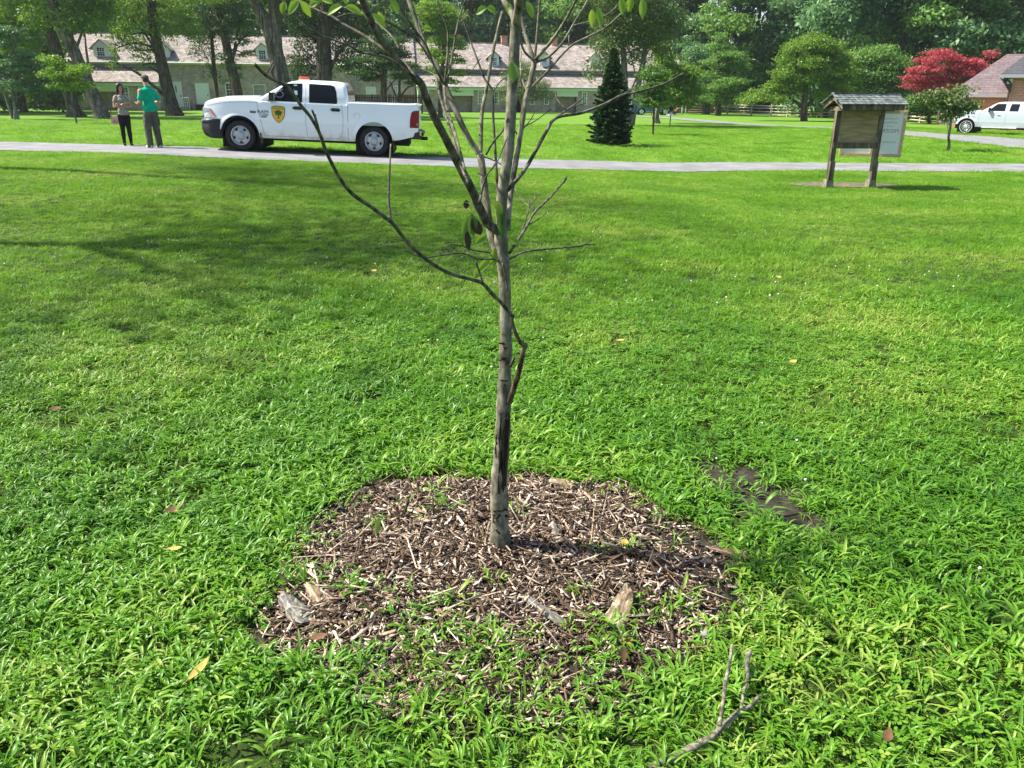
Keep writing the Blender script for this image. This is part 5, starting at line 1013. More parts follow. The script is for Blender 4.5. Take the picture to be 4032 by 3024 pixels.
for j in range(3):
    up3 = r.normal(size=PP.shape); s3 = np.cross(DD, up3); s3 /= np.linalg.norm(s3, axis=1, keepdims=True); w = .034
    o3 = PP + r.normal(size=PP.shape)*.012; W3.append(np.stack([o3, o3+DD*.5+s3*w, o3+DD, o3+DD*.5-s3*w], 1))
V = np.concatenate(W3).reshape(-1, 3); rawmesh('needles', V, np.arange(len(V)).reshape(-1, 4), M['l_spruce'], sp)
mktree('lawn_tree', 'tall airy pale green tree with two slim trunks just behind the spruce', 'tree', (2482, 497), [[(2470, 501, 44), (2466, 450, 30), (2462, 380, 26), (2458, 280, 24), (2452, 160, 20), (2440, 0, 16)], [(2486, 500, 26), (2498, 420, 22), (2515, 330, 22), (2535, 230, 20), (2556, 100, 16), (2570, -60, 12)]],
       [(2400, 80, 70, 60), (2480, 60, 80, 60), (2560, 60, 80, 60), (2380, 160, 50, 30), (2440, 150, 60, 30), (2540, 150, 60, 34), (2350, 245, 34, 24), (2395, 215, 40, 22), (2600, 120, 60, 50), (2330, 290, 22, 16), (2610, 200, 40, 24), (2480, -60, 200, 60), (2500, 215, 44, 20), (2650, 60, 50, 50)], 'l_olive', 24000, .2, 21, 'bark_grey', limbs=20, clump=.3, up=.2, droop=.25, shell=.3)
mktree('lawn_tree', 'pale-barked short trunk with bright leaves beside the blue car', 'tree', (2586, 486), [[(2588, 489, 30), (2584, 460, 22), (2590, 420, 20), (2610, 330, 14), (2630, 240, 8)]],
       [(2620, 230, 36, 24), (2660, 280, 48, 24), (2630, 320, 44, 22), (2690, 330, 42, 22), (2660, 370, 46, 18), (2720, 290, 40, 22), (2700, 400, 40, 14), (2640, 410, 40, 12), (2740, 350, 34, 20), (2600, 190, 30, 18)], 'l_lime', 14000, .22, 22, 'bark_grey', limbs=12, clump=.28)
mktree('lawn_tree', 'broad pyramid-shaped tree with layered pale green sprays left of the rail fence', 'tree', (2826, 455), [[(2828, 458, 26), (2827, 420, 22), (2828, 350, 18), (2830, 200, 10)]],
       [(2836, 150, 28, 18), (2830, 185, 48, 16), (2870, 215, 54, 16), (2820, 245, 50, 16), (2880, 265, 62, 16), (2830, 295, 62, 16), (2880, 320, 66, 16), (2830, 345, 66, 16), (2870, 375, 58, 14), (2840, 400, 46, 12), (2790, 380, 40, 14), (2910, 240, 36, 12)], 'l_woodB', 18000, .22, 23, 'bark_dark', limbs=16, flat=.45, clump=.3)
mktree('lawn_tree', 'dark rounded tree with a thick trunk left of the pyramid-shaped tree', 'tree', (2780, 450), [[(2780, 453, 32), (2780, 410, 28), (2775, 350, 22), (2760, 260, 12)]],
       [(2740, 210, 44, 30), (2720, 270, 54, 30), (2770, 250, 44, 30), (2740, 320, 56, 26), (2770, 360, 48, 18), (2700, 360, 46, 18), (2780, 395, 36, 12)], 'l_woodA', 13000, .24, 24, 'bark_grey', limbs=10, clump=.32)
mktree('lawn_tree', 'big round yellow-green tree with low limbs in front of the rail fence', 'tree', (3165, 477), [[(3166, 480, 30), (3164, 450, 24), (3166, 420, 24), (3170, 370, 18), (3180, 280, 12)], [(3164, 432, 14), (3140, 405, 12), (3100, 380, 8)], [(3168, 428, 12), (3200, 390, 10), (3240, 360, 6)]],
       [(3200, 165, 60, 26), (3150, 195, 60, 28), (3250, 190, 60, 28), (3110, 240, 50, 26), (3290, 230, 56, 30), (3180, 250, 70, 30), (3090, 290, 44, 22), (3230, 290, 70, 28), (3150, 310, 60, 26), (3050, 340, 46, 20), (3000, 370, 50, 18), (2950, 392, 34, 12), (3110, 350, 54, 22), (3050, 385, 50, 14), (3290, 330, 50, 26), (3240, 370, 44, 18), (3310, 370, 40, 18), (3320, 290, 50, 30)], 'l_lime', 34000, .21, 25, 'bark_dark', limbs=24, clump=.26)
mktree('bush_tree', 'green leafy tree directly behind the roof of the notice board', 'tree', (3440, 476), [[(3440, 479, 22), (3440, 420, 18), (3445, 320, 12)]],
       [(3400, 230, 60, 30), (3470, 210, 60, 30), (3520, 250, 56, 30), (3380, 300, 60, 30), (3450, 290, 60, 34), (3530, 310, 60, 34), (3400, 360, 60, 30), (3480, 370, 60, 34), (3340, 380, 50, 24), (3550, 370, 44, 30), (3500, 420, 60, 24), (3300, 410, 50, 20)], 'l_woodB', 26000, .22, 26, 'bark_dark', limbs=12, clump=.3)
mktree('bush_tree', 'low leafy tree spreading beneath the red maple', 'tree', (3660, 488), [[(3660, 490, 14), (3655, 440, 10), (3650, 390, 7)]],
       [(3620, 395, 40, 14), (3680, 395, 40, 12), (3600, 410, 46, 18), (3680, 410, 44, 18), (3650, 435, 40, 16), (3600, 430, 34, 18)], 'l_mid', 9000, .2, 27, 'bark_dark', limbs=8, clump=.24)
mktree('tree', 'large light green tree towering above the red maple and the brick building', 'tree', (3890, 470), [[(3890, 473, 40), (3890, 380, 34), (3885, 200, 24), (3880, 40, 14)]],
       [(3880, 20, 60, 30), (3850, 60, 70, 34), (3920, 60, 70, 34), (3820, 110, 66, 30), (3890, 110, 80, 34), (3950, 110, 60, 34), (3800, 160, 60, 26), (3870, 165, 80, 30), (3950, 165, 60, 30), (3830, 200, 60, 20), (3910, 210, 70, 26), (3990, 190, 40, 26), (3890, 260, 80, 40)], 'l_woodB', 30000, .3, 28, 'bark_dark', limbs=10, clump=.45)
mktree('red_maple', 'crimson-leaved maple beside the red brick building', 'tree', (3755, 487), [[(3755, 490, 20), (3750, 420, 16), (3740, 340, 12), (3730, 270, 7)]],
       [(3700, 208, 48, 14), (3660, 235, 50, 16), (3740, 225, 50, 14), (3620, 275, 42, 14), (3680, 270, 52, 16), (3790, 245, 44, 16), (3840, 245, 40, 14), (3760, 270, 50, 14), (3870, 265, 44, 14), (3600, 305, 42, 14), (3650, 315, 52, 16), (3720, 310, 50, 16), (3800, 290, 44, 14), (3580, 335, 30, 14), (3640, 350, 46, 14), (3720, 345, 52, 14), (3780, 330, 40, 14), (3905, 215, 22, 18), (3880, 300, 40, 16), (3680, 370, 40, 10)], 'l_red', 17000, .17, 29, 'bark_dark', limbs=22, clump=.20, flat=.6)
mktree('red_maple', 'second red-leaved tree showing over the brick building roof', 'tree', (3985, 470), [[(3985, 473, 18), (3985, 400, 14), (3980, 260, 8)]], [(3980, 212, 34, 12), (4010, 216, 34, 14), (3960, 222, 24, 12), (3990, 240, 50, 18)], 'l_red', 5000, .2, 30, 'bark_dark', limbs=4)
mktree('crabapple', 'small crooked tree in front of the white pickup with a drooping olive crown', 'tree', (3731, 596), [[(3731, 599, 13), (3737, 570, 11), (3735, 540, 9), (3742, 500, 9), (3746, 440, 9), (3742, 400, 7)]],
       [(3700, 362, 34, 10), (3760, 365, 36, 12), (3795, 345, 22, 12), (3740, 395, 44, 14), (3790, 405, 36, 14), (3760, 430, 40, 12), (3815, 420, 26, 10), (3650, 372, 30, 8), (3620, 385, 28, 8), (3700, 410, 26, 12), (3735, 455, 22, 14), (3690, 385, 34, 10)], 'l_olive', 3600, .13, 31, 'bark_grey', limbs=12, clump=.16, droop=.05)
# woods behind the houses: a few crowns built once, then copied and turned
wood = []
for i, lf_ in enumerate(['l_woodA', 'l_woodB', 'l_woodA', 'l_woodC', 'l_woodB', 'l_woodA']):
    r = random.Random(40+i); th = thing('woodland_tree', 'x', 'tree', (0, 0, 0)); h = 19+2*(i % 3)
    b = MB(); b.tube(bez([(0, 0, -.3), (.3, .1, 5), (-.2, 0, 11), (.2, .2, h-2)], 4), list(np.linspace(.38, .08, 13)), 10); b.build('trunk', M['bark_dark'], th, True)
    bl = []
    for k in range(34):
        z = r.uniform(.03, 1)**.9*h; rr_ = 5.2*math.sin(math.pi*min(.97, .22+.74*z/h))**.7; a = r.uniform(0, 6.283); q = r.uniform(.4, .95)*rr_
        bl.append(((q*math.cos(a), q*math.sin(a), z), (r.uniform(1.2, 2.3), r.uniform(1.2, 2.3), r.uniform(.8, 1.6))))
    V, F = leafcloud(bl, 24000, .52, 60+i, .55, .4); rawmesh('crown', V, F, M[lf_], th); wood.append(th)
spots = []
for row, (Yr, step) in enumerate([(122, 7.2), (130, 7.2), (139, 7.4)]):
    x_ = -86-row*4
    while x_ < 92+row*5:
        spots.append((x_+rng.uniform(-1.4, 1.4), Yr+rng.uniform(-2.5, 2.5)-(16 if x_ > 24 else 0))); x_ += step
# nearer trees on the right, where the wood comes forward
for x_ in (33, 39.5, 46, 53, 60): spots.append((x_, 88+rng.uniform(-2, 2)))
for x_ in (-62, -55, -49): spots.append((x_, 80+rng.uniform(-3, 3)))
def where(x, y):
    a = x/y
    for lim, w in [(-.62, 'beyond the dumpster at the far left'), (-.50, 'behind the left dormer of the grey house'), (-.38, 'above the two standing people'), (-.26, 'behind the pickup cab'), (-.14, 'above the brown board fence'), (-.05, 'left of the bare young tree'), (.04, 'behind the house chimneys'), (.14, 'above the spruce'), (.24, 'behind the blue car'), (.33, 'behind the pyramid-shaped tree'), (.42, 'behind the big round tree'), (.52, 'behind the notice board'), (.62, 'above the red maple')]:
        if a < lim: return w
    return 'behind the red brick building'
kinds = ['cool green', 'bright green', 'blue-green', 'olive green', 'mid green', 'tall cool-green']; used = set()
for i, (x_, y_) in enumerate(spots):
    p_ = i % 6; src = wood[p_]
    if p_ in used: o = copy_tree(src)
    else: o = src; used.add(p_)
    o.location = (x_, y_, -.8); s = rng.uniform(.9, 1.12); o.scale = (s, s, s*rng.uniform(.92, 1.1)); o.rotation_euler = (0, 0, rng.uniform(0, 6.28))
    row = 'front-row' if y_ < (126 if x_ < 24 else 110) else ('second-row' if y_ < (134 if x_ < 24 else 118) else 'hindmost')
    o['label'] = '%s %s woodland tree %s' % (row, kinds[p_], where(x_, y_)); o['group'] = 'woodland trees '+where(x_, y_)
for lb_ in set(o['label'] for o in bpy.data.objects if o.name.startswith('woodland_tree') and o.type == 'EMPTY'):
    tw_ = sorted([o for o in bpy.data.objects if o.type == 'EMPTY' and o.get('label') == lb_], key=lambda o: o.location.x/o.location.y)
    if len(tw_) > 1:
        for k, o in enumerate(tw_): o['label'] = lb_+(', left one', ', right one')[k] if len(tw_) == 2 else lb_+(', left one', ', middle one', ', right one', ', far right one')[min(k, 3)]
# trees that stand beside the picture and shade the lawn
def shade(x_, y_, off, r_, zc, seed, label, n=7000, th_=4.0):
    th = thing('shade_tree', label, 'tree', (x_, y_, Tz(x_, y_)), 0, None); rg = random.Random(seed)
    b = MB(); b.tube(bez([(0, 0, -.2), (.2, .1, 3), (off[0]*.8, off[1]*.8, zc-1)], 5), list(np.linspace(.24, .07, 11)), 12, True, .08); b.build('trunk', M['bark_dark'], th, True)
    bl = []
    for k in range(16): a = rg.uniform(0, 6.283); q = r_*math.sqrt(rg.random())*.9; bl.append(((off[0]+q*math.cos(a), off[1]+q*math.sin(a), zc+rg.uniform(-th_/2, th_/2)), (1.7, 1.7, .8)))
    V, F = leafcloud(bl, n, .20, seed, .6, .5); rawmesh('crown', V, F, M['l_mid'], th)
    b = MB(); [b.tube(bez([(off[0]*.6, off[1]*.6, zc-2.5), ((q[0][0]+off[0])*.5, (q[0][1]+off[1])*.5, zc-1), q[0]], 4), [.045]*3+[.03]*3+[.015]*3, 6) for q in bl]; b.build('limbs', M['bark_dark'], th, True); return th
shade(-13.0, 16.0, (-1.5, 0), 4.2, 13.5, 71, 'shade tree beside the lawn, just outside the left of the picture', 5000)
shade(-10.2, 8.8, (1.6, .3), 3.9, 8.2, 72, 'leaning shade tree left of the camera with its crown over the lawn', 4600)
shade(-4.0, -3.0, (1.5, 5.0), 3.0, 12.0, 73, 'tall tree behind the camera reaching over the bare young tree', 1900)
# ------------------------------------------------------------------ vehicles (x runs from nose to tail, -y is the side we see)
def lerp_pts(P, x): return float(np.interp(x, [p[0] for p in P], [p[1] for p in P]))
class Car:
    def __init__(s, root, S_): s.r = root; s.S = S_; s.hw = S_['hw']
    def W(s, x):
        L = s.S['L']; w = s.hw; a, b = s.S.get('nose', .75), s.S.get('tail', .5)
        if x < a: w -= s.S.get('nosein', .16)*(1-x/a)**2.2
        if x > L-b: w -= s.S.get('tailin', .06)*((x-L+b)/b)**2
        return w
    def sy(s, x, z):
        """half width of the body side at length x, height z"""
        zm = s.S.get('zbelly', .85); k = s.S.get('tumble', .16); w = s.W(x); dz = z-zm
        y = w - k*max(0, dz)**2 - .22*max(0, -dz-.05)**2
        cr = s.S.get('crease'); 
        if cr: y += .012*math.exp(-((z-cr)/.035)**2)
        for (xw, zw, ra) in s.S['wheels']:                    # wheel arch lip
            d = math.hypot(x-xw, z-zw); y += .028*math.exp(-((d-ra-.015)/.05)**2)
        return y
    def body(s, paint):
        S_ = s.S; L = S_['L']; xs = list(np.arange(0, L, .04))+[L]
        for (xw, zw, ra) in S_['wheels']: xs += [xw-ra+q for q in (0, .003, .01, .02)]+[xw+ra-q for q in (0, .003, .01, .02)]
        for e in S_['breaks']: xs += [e-.002, e+.002]
        xs = sorted(set(round(x, 4) for x in xs)); rings = []; NS = 15
        for x in xs:
            zb = lerp_pts(S_['sill'], x)
            for (xw, zw, ra) in S_['wheels']:
                if abs(x-xw) < ra: zb = max(zb, zw+math.sqrt(ra*ra-(x-xw)**2))
            zt = lerp_pts(S_['top'], x); ring = []
            for k in range(NS): z = zb+(zt-zb)*k/(NS-1); ring.append((s.sy(x, z), z))
            w = ring[-1][0]
            if S_['bed'] and S_['bed'][0] < x < S_['bed'][1]: fl = S_['bed'][2]; ring += [(w-.02, zt+.012), (w-.075, zt+.012), (w-.085, zt-.02), (w-.09, fl), (w*.5, fl), (0, fl)]
            else: cr = lerp_pts(S_['crown'], x); ring += [(w-.012, zt+cr*.22), (w*.92, zt+cr*.52), (w*.75, zt+cr*.78), (w*.5, zt+cr*.93), (w*.25, zt+cr*.99), (0, zt+cr)]
            rings.append([(x, y, z) for y, z in ring])
        b = MB(); n = len(rings[0]); fs = []
        for i in range(len(rings)-1):
            for k in range(n-1): fs.append((i*n+k, i*n+k+1, (i+1)*n+k+1, (i+1)*n+k))
        V = [q for r_ in rings for q in r_]; b.add([(x, -y, z) for x, y, z in V], fs); b.add(V, [f[::-1] for f in fs])
        for i, e in ((0, 0), (len(rings)-1, 1)):
            R_ = rings[i]; m_ = len(R_)
            for k in range(m_-1): (x, y, z), (x2, y2, z2) = R_[k], R_[k+1]; b.add([(x, -y, z), (x, y, z), (x, y2, z2), (x, -y2, z2)], [(0, 1, 2, 3)])
        o = b.build('body', paint, s.r, True)
        md = o.modifiers.new('edges', 'EDGE_SPLIT'); md.split_angle = R(38)
        u = MB(); u.box((L/2, 0, .45), (L-.5, s.hw*1.5, .3))
        for (xw, zw, ra) in S_['wheels']: u.box((xw, 0, zw+.12), (ra*2.05, s.hw*1.52, ra*1.7))
        u.build('underbody', M['darkgap'], s.r); return o
    def cabin(s, paint, C_):
        """rings by height: (z, x0, x1, halfwidth)"""
        s.C = C_; b = MB(); n = 0; V = []; fs = []
        prof = C_['rings']
        for (z, x0, x1, hw, rc) in prof:
            pts = []
            for (cx, cy, a0) in ((x1-rc, hw-rc, 0), (x0+rc, hw-rc, 90), (x0+rc, -hw+rc, 180), (x1-rc, -hw+rc, 270)):
                for k in range(6): a = R(a0+90*k/5); pts.append((cx+rc*math.cos(a), cy+rc*math.sin(a), z))
            n = len(pts); V += pts
        for i in range(len(prof)-1):
            for k in range(n): fs.append((i*n+k, i*n+(k+1) % n, (i+1)*n+(k+1) % n, (i+1)*n+k))
        fs.append(tuple((len(prof)-1)*n+k for k in range(n))); b.add(V, fs); o = b.build('cab', paint, s.r, True)
        md = o.modifiers.new('edges', 'EDGE_SPLIT'); md.split_angle = R(42); return o
    def cy(s, z): return float(np.interp(z, [q[0] for q in s.C['rings']], [q[3] for q in s.C['rings']]))
    def side_panel(s, name, poly, m, off=.006, side=-1, surf='cab', parent=None, th=.004):
        f = (lambda x, z: s.cy(z)) if surf == 'cab' else s.sy
        b = MB(); zs = sorted(set([p_[1] for p_ in poly]+list(np.linspace(min(p_[1] for p_ in poly), max(p_[1] for p_ in poly), 12)))); V = []; nc = 6
        for z in zs:
            xs_ = []
            for (xa_, za_), (xb_, zb_) in zip(poly, poly[1:]+poly[:1]):
                if abs(za_-zb_) < 1e-9:
                    if abs(z-za_) < 1e-9: xs_ += [xa_, xb_]
                elif min(za_, zb_)-1e-9 <= z <= max(za_, zb_)+1e-9: xs_.append(xa_+(xb_-xa_)*(z-za_)/(zb_-za_))
            for k in range(nc+1): x = min(xs_)+(max(xs_)-min(xs_))*k/nc; V.append((x, side*(f(x, z)+off), z))
        b.add(V, [(i*(nc+1)+k, i*(nc+1)+k+1, (i+1)*(nc+1)+k+1, (i+1)*(nc+1)+k) for i in range(len(zs)-1) for k in range(nc)])
        return b.build(name, m, parent or s.r)
    def line(s, name, pts, m, w=.007, off=.002, parent=None, surf='body'):
        f = (lambda x, z: s.cy(z)) if surf == 'cab' else s.sy
        b = MB(); P = []
        for a, c in zip(pts[:-1], pts[1:]):
            for u in np.linspace(0, 1, 7)[:-1]: P.append((a[0]+(c[0]-a[0])*u, a[1]+(c[1]-a[1])*u))
        P.append(pts[-1]); b.tube([(x, -(f(x, z)+off-w*.4), z) for x, z in P], w/2, 5); return b
    def wheel(s, x, z, r, side, label=None, rim=.6, white=False, bright='steel'):
        yw = s.hw-.14; wd = .25; c = (x, side*yw, z); q = side
        b = MB(); pr = [(-wd/2, r*rim), (-wd/2, r*.90), (-wd/2+.03, r*.985), (-.05, r), (.05, r), (wd/2-.03, r*.985), (wd/2-.004, r*.93), (wd/2, r*.80), (wd/2-.02, r*rim*1.02), (wd/2-.05, r*rim)]
        b.lathe([(a*q, rr) for a, rr in pr], c, n=40)
        if white: b.mi = 1; b.lathe([((wd/2+.003)*q, r*.80), ((wd/2+.004)*q, r*.84)], c, n=40)
        o = b.build('wheel', [M['rubber'], M['white']], s.r, True)
        b = MB(); o_ = wd/2-.02; R_ = r*rim
        b.lathe([(q*(o_-.01), R_*1.04), (q*(o_+.012), R_*1.02), (q*(o_+.012), R_*.94), (q*(o_-.035), R_*.88), (q*(o_-.075), R_*.84), (q*(o_-.03), R_*.62), (q*(o_-.035), R_*.42), (q*(o_-.015), R_*.38)], c, n=40); b.build('rim', M[bright], o, True)
        b = MB(); b.lathe([(q*(o_-.03), R_*.42), (q*(o_+.002), R_*.38), (q*(o_+.008), R_*.2), (q*(o_+.012), R_*.0)], c, n=24)
        for k in range(5): a = k*1.2566+.3; b.lathe([(q*(o_+.0), .022), (q*(o_+.018), .018), (q*(o_+.02), 0)], (x+R_*.28*math.cos(a), c[1], z+R_*.28*math.sin(a)), n=8)
        b.build('hub', M['steel'], o, True)
        b = MB(); nh = 5 if not white else 8
        for k in range(nh):
            a = k*2*math.pi/nh+.95; d = Vector((math.cos(a), 0, math.sin(a))); tt = Vector((-math.sin(a), 0, math.cos(a))); pc = Vector((x, side*(yw+o_-.045), z))+d*R_*.70
            ww = R_*(.13 if not white else .09); P = [pc+d*R_*.10*math.cos(j*math.pi/5)+tt*ww*math.sin(j*math.pi/5)*1.2 for j in range(10)]; b.prism([(p_.x, p_.y+side*.018, p_.z) for p_ in P], (0, -side*.01, 0))
        b.build('rim_slots', M['darkgap'], o)
        return o
def place_car(root, pr, pf, wb, xr_local, tail_to_right=True):
    """stand a car (wheelbase wb) with its rear near wheel on pixel pr, aiming the front near wheel at column pf"""
# --- the service pickup
pr, pf = at(1474, 621), at(951, 601)
fx = ray(935, 601); 
best = None; KT = .965
rear = Vector((pr.x, pr.y, 0))
for k in range(2000):                                        # heading that puts the front wheel 3.57 m away on its line of sight
    a = R(180-25+50*k/2000); q = rear+Vector((math.cos(a), math.sin(a), 0))*3.57*KT; e = abs(q.x/q.y-(pf.x/pf.y))
    if best is None or e < best[0]: best = (e, a, q)
a_h, frontp = best[1], best[2]
yaw_t = a_h-math.pi                                          # local +x points rearwards
zr0, zf0 = Tz(pr.x, pr.y), Tz(frontp.x, frontp.y)
pitch_t = math.atan2(zf0-zr0, 3.57*KT)
XR = 4.52; XF = .95; HW = 1.0
Rm = Matrix.Rotation(yaw_t, 3, 'Z') @ Matrix.Rotation(pitch_t, 3, 'Y')
org = Vector((pr.x, pr.y, zr0+.03)) - Rm @ (Vector((XR, -HW+.02, 0))*KT)
tk = thing('pickup_truck', 'white crew-cab pickup with a yellow shield on its door, parked on the road', 'pickup truck', org); tk.rotation_euler = Rm.to_euler(); tk.scale = (KT, KT, KT)
WH = [(XF, .40, .515), (XR, .40, .505)]
S1 = dict(L=5.72, hw=1.0, wheels=WH, nose=.8, nosein=.15, tail=.3, tailin=.04, zbelly=.80, tumble=.15, crease=.80, bed=(3.82, 5.62, .80), breaks=[.10, 1.5, 3.80, 3.84, 5.62],
  sill=[(0, .74), (.10, .72), (.42, .55), (1.45, .36), (3.9, .37), (4.9, .42), (5.2, .46), (5.8, .62)],
  top=[(0, 1.06), (.02, 1.14), (.08, 1.19), (.25, 1.235), (.6, 1.27), (1.2, 1.30), (1.5, 1.295), (1.8, 1.275), (3.8, 1.285), (3.85, 1.365), (5.4, 1.385), (5.62, 1.40), (5.70, 1.41), (5.80, 1.40)],
  crown=[(0, .03), (.1, .07), (.6, .12), (1.3, .13), (1.5, .06), (1.9, .0), (5.8, .0)])
cr = Car(tk, S1); body = cr.body(M['paint'])
CAB = dict(rings=[(1.20, 1.32, 3.86, .90, .08), (1.30, 1.40, 3.855, .935, .10), (1.50, 1.68, 3.83, .885, .10), (1.70, 2.02, 3.79, .825, .11), (1.78, 2.18, 3.76, .79, .12), (1.83, 2.30, 3.73, .745, .13), (1.865, 2.46, 3.68, .66, .16), (1.89, 2.72, 3.52, .48, .18), (1.897, 2.95, 3.35, .2, .1)])
cab = cr.cabin(M['paint'], CAB)
def glazed(nm, poly, car=cr): return car.side_panel(nm, poly, M['carglass'], .005)
w1 = glazed('front_door_window', [(1.72, 1.32), (1.80, 1.42), (2.10, 1.69), (2.20, 1.78), (2.62, 1.80), (2.62, 1.32)])
w2 = glazed('rear_door_window', [(2.80, 1.32), (2.80, 1.80), (3.38, 1.79), (3.47, 1.76), (3.52, 1.62), (3.55, 1.36), (3.52, 1.32)])
for poly in ([(1.72, 1.32), (1.80, 1.42), (2.10, 1.69), (2.20, 1.78), (2.62, 1.80), (2.62, 1.32)], [(2.80, 1.32), (2.80, 1.80), (3.38, 1.79), (3.47, 1.76), (3.52, 1.62), (3.55, 1.36)]): cr.side_panel('far_side_window', poly, M['carglass'], .005, 1)
# what shows through the front door glass
b = MB(); P = [(2.40, 1.62), (2.40, 1.76), (2.48, 1.76), (2.50, 1.50), (2.42, 1.50)]; b.add([(x, -(cr.cy(z)+.0085), z) for x, z in P], [tuple(range(5))]); b.build('folded_visor', mat('pale_visor', (.35, .52, .50), .5), w1)
b = MB(); b.tube([(2.02+.10*math.cos(a), -(cr.cy(1.50+.08*math.sin(a))+.0075), 1.50+.08*math.sin(a)) for a in np.linspace(0, 6.283, 16)], .007, 5); b.tube([(1.86, -(cr.cy(1.44)+.0075), 1.44), (1.98, -(cr.cy(1.56)+.0075), 1.56), (2.10, -(cr.cy(1.63)+.0075), 1.63)], .012, 5); b.build('steering_wheel', M['greytrim'], w1)
def cab_front(z): return float(np.interp(z, [q[0] for q in CAB['rings']], [q[1] for q in CAB['rings']]))
def cab_rear(z): return float(np.interp(z, [q[0] for q in CAB['rings']], [q[2] for q in CAB['rings']]))
b = MB(); zz = [1.38, 1.50, 1.60, 1.70, 1.80]; V = [(cab_front(z)-.008, s_*(cr.cy(z)-.10), z) for z in zz for s_ in (-1, -.5, 0, .5, 1)]
b.add(V, [(i*5+k, i*5+k+1, i*5+k+6, i*5+k+5) for i in range(4) for k in range(4)]); b.build('windscreen', M['carglass'], tk)
b = MB(); V = [(cab_rear(z)+.008, s_*(cr.cy(z)-.14), z) for z in (1.42, 1.55, 1.68, 1.78) for s_ in (-1, 0, 1)]; b.add(V, [(i*3+k, i*3+k+1, i*3+k+4, i*3+k+3) for i in range(3) for k in range(2)]); b.build('rear_window', M['carglass'], tk)
for s_ in (-1, 1):
    o = cr.wheel(XF, .40, .40, s_, rim=.62); o = cr.wheel(XR, .40, .40, s_, rim=.62)
lines = MB()
def addl(pts, w=.008): q = cr.line('', pts, None, w); lines.add(q.v, q.f)
addl([(1.42, 1.28), (1.47, 1.0), (1.52, .80), (1.60, .42)]); addl([(2.70, 1.33), (2.70, .80), (2.74, .42)]); addl([(3.66, 1.33), (3.70, 1.0), (3.68, .6), (3.58, .44)]); addl([(1.60, .425), (2.74, .425), (3.58, .43)], .006); addl([(3.825, 1.34), (3.825, .40)], .014); addl([(.10, 1.12), (.5, 1.21), (1.0, 1.255), (1.42, 1.27)], .006)
lines.build('panel_gaps', M['darkgap'], tk)
# cab pillars' seams
b = cr.line('', [(2.71, 1.36), (2.71, 1.80)], None, .008, surf='cab'); b.build('pillar_seam', M['darkgap'], tk)
b = MB()
for (x, w_) in [(2.50, .26), (3.50, .25)]:
    b = MB(); b.box((x, -(cr.sy(x, 1.17)+.03), 1.17), (w_, .035, .045)); b.box((x, -(cr.sy(x, 1.17)+.002), 1.17), (w_*.8, .01, .085)); o = b.build('door_handle', M['blackplastic'], tk)
b = MB(); b.box((1.86, -(cr.hw+.10), 1.44), (.14, .20, .20)); b.bar((1.78, -.92, 1.33), (1.86, -1.04, 1.37), .08, .06); b.prism([(1.66, -.915, 1.33), (1.90, -.915, 1.33), (1.86, -.905, 1.42)], (0, -.03, 0)); mo = b.build('door_mirror', M['blackplastic'], tk)
md = mo.modifiers.new('bev', 'BEVEL'); md.width = .02; md.segments = 3
b = MB(); b.box((1.935, -(cr.hw+.10), 1.44), (.01, .16, .15)); b.build('mirror_glass', M['chrome'], mo)
b = MB(); b.box((2.36, -.89, 1.42), (.12, .012, .14)); 
# fuel door
b = MB(); b.tube([(4.07+.085*math.cos(a), -(cr.sy(4.07, 1.03)+.001), 1.03+.085*math.sin(a)) for a in np.linspace(0, 6.283, 20)], .004, 4); b.build('fuel_door', M['greytrim'], tk)
# headlamp, wrapped round the corner
def wrap(name, poly, m, off=.012, par=None, sides=(-1, 1)):
    out = []
    for sd in sides:
        b = MB(); n = len(poly); P = [(x, sd*(cr.sy(x, z)+off), z) for x, z in poly]; Q = [(x+.02, sd*(cr.sy(x, z)-.03), z) for x, z in poly]
        b.add(P+Q, [tuple(range(n)), tuple(range(2*n-1, n-1, -1))]+[(i, (i+1) % n, n+(i+1) % n, n+i) for i in range(n)]); out.append(b.build(name, m, par or tk))
    return out
hl = wrap('headlamp', [(-.02, 1.07), (.20, 1.06), (.26, 1.0), (.36, .86), (.30, .82), (.02, .80), (-.02, .90)], M['lampglass'])
wrap('indicator', [(.19, 1.045), (.22, 1.03), (.33, .885), (.29, .865), (.22, .95)], M['orange'], .016, hl[0], (-1,))
wrap('lamp_reflector', [(.02, .93), (.14, .95), (.22, .86), (.12, .825), (.03, .83)], M['chrome'], .015, hl[0], (-1,))
b = MB(); b.box((-.03, 0, .93), (.06, 1.45, .30)); b.build('grille', M['blackplastic'], tk); 
# front bumper
b = MB(); rings = []
for (z, o_) in [(.30, .10), (.36, -.02), (.52, -.09), (.66, -.09), (.69, -.07), (.70, -.11), (.76, -.08), (.80, .0)]:
    pts = []
    for (x, y) in [(.46+o_*.1, -(cr.hw-.01)), (.25+o_*.4, -(cr.hw+.0)), (.06+o_, -(cr.hw-.07)), (-.02+o_, -(cr.hw-.25)), (-.06+o_, -.4), (-.08+o_, 0), (-.06+o_, .4), (-.02+o_, cr.hw-.25), (.06+o_, cr.hw-.07), (.25+o_*.4, cr.hw), (.46+o_*.1, cr.hw-.01)]: pts.append((x, y, z))
    rings.append(pts)
n = 11; b.add([p_ for r_ in rings for p_ in r_], [(i*n+k, i*n+k+1, (i+1)*n+k+1, (i+1)*n+k) for i in range(7) for k in range(10)]); o = b.build('front_bumper', M['blackplastic'], tk, True); md = o.modifiers.new('e', 'EDGE_SPLIT'); md.split_angle = R(35)
md = o.modifiers.new('s', 'SOLIDIFY'); md.thickness = .03
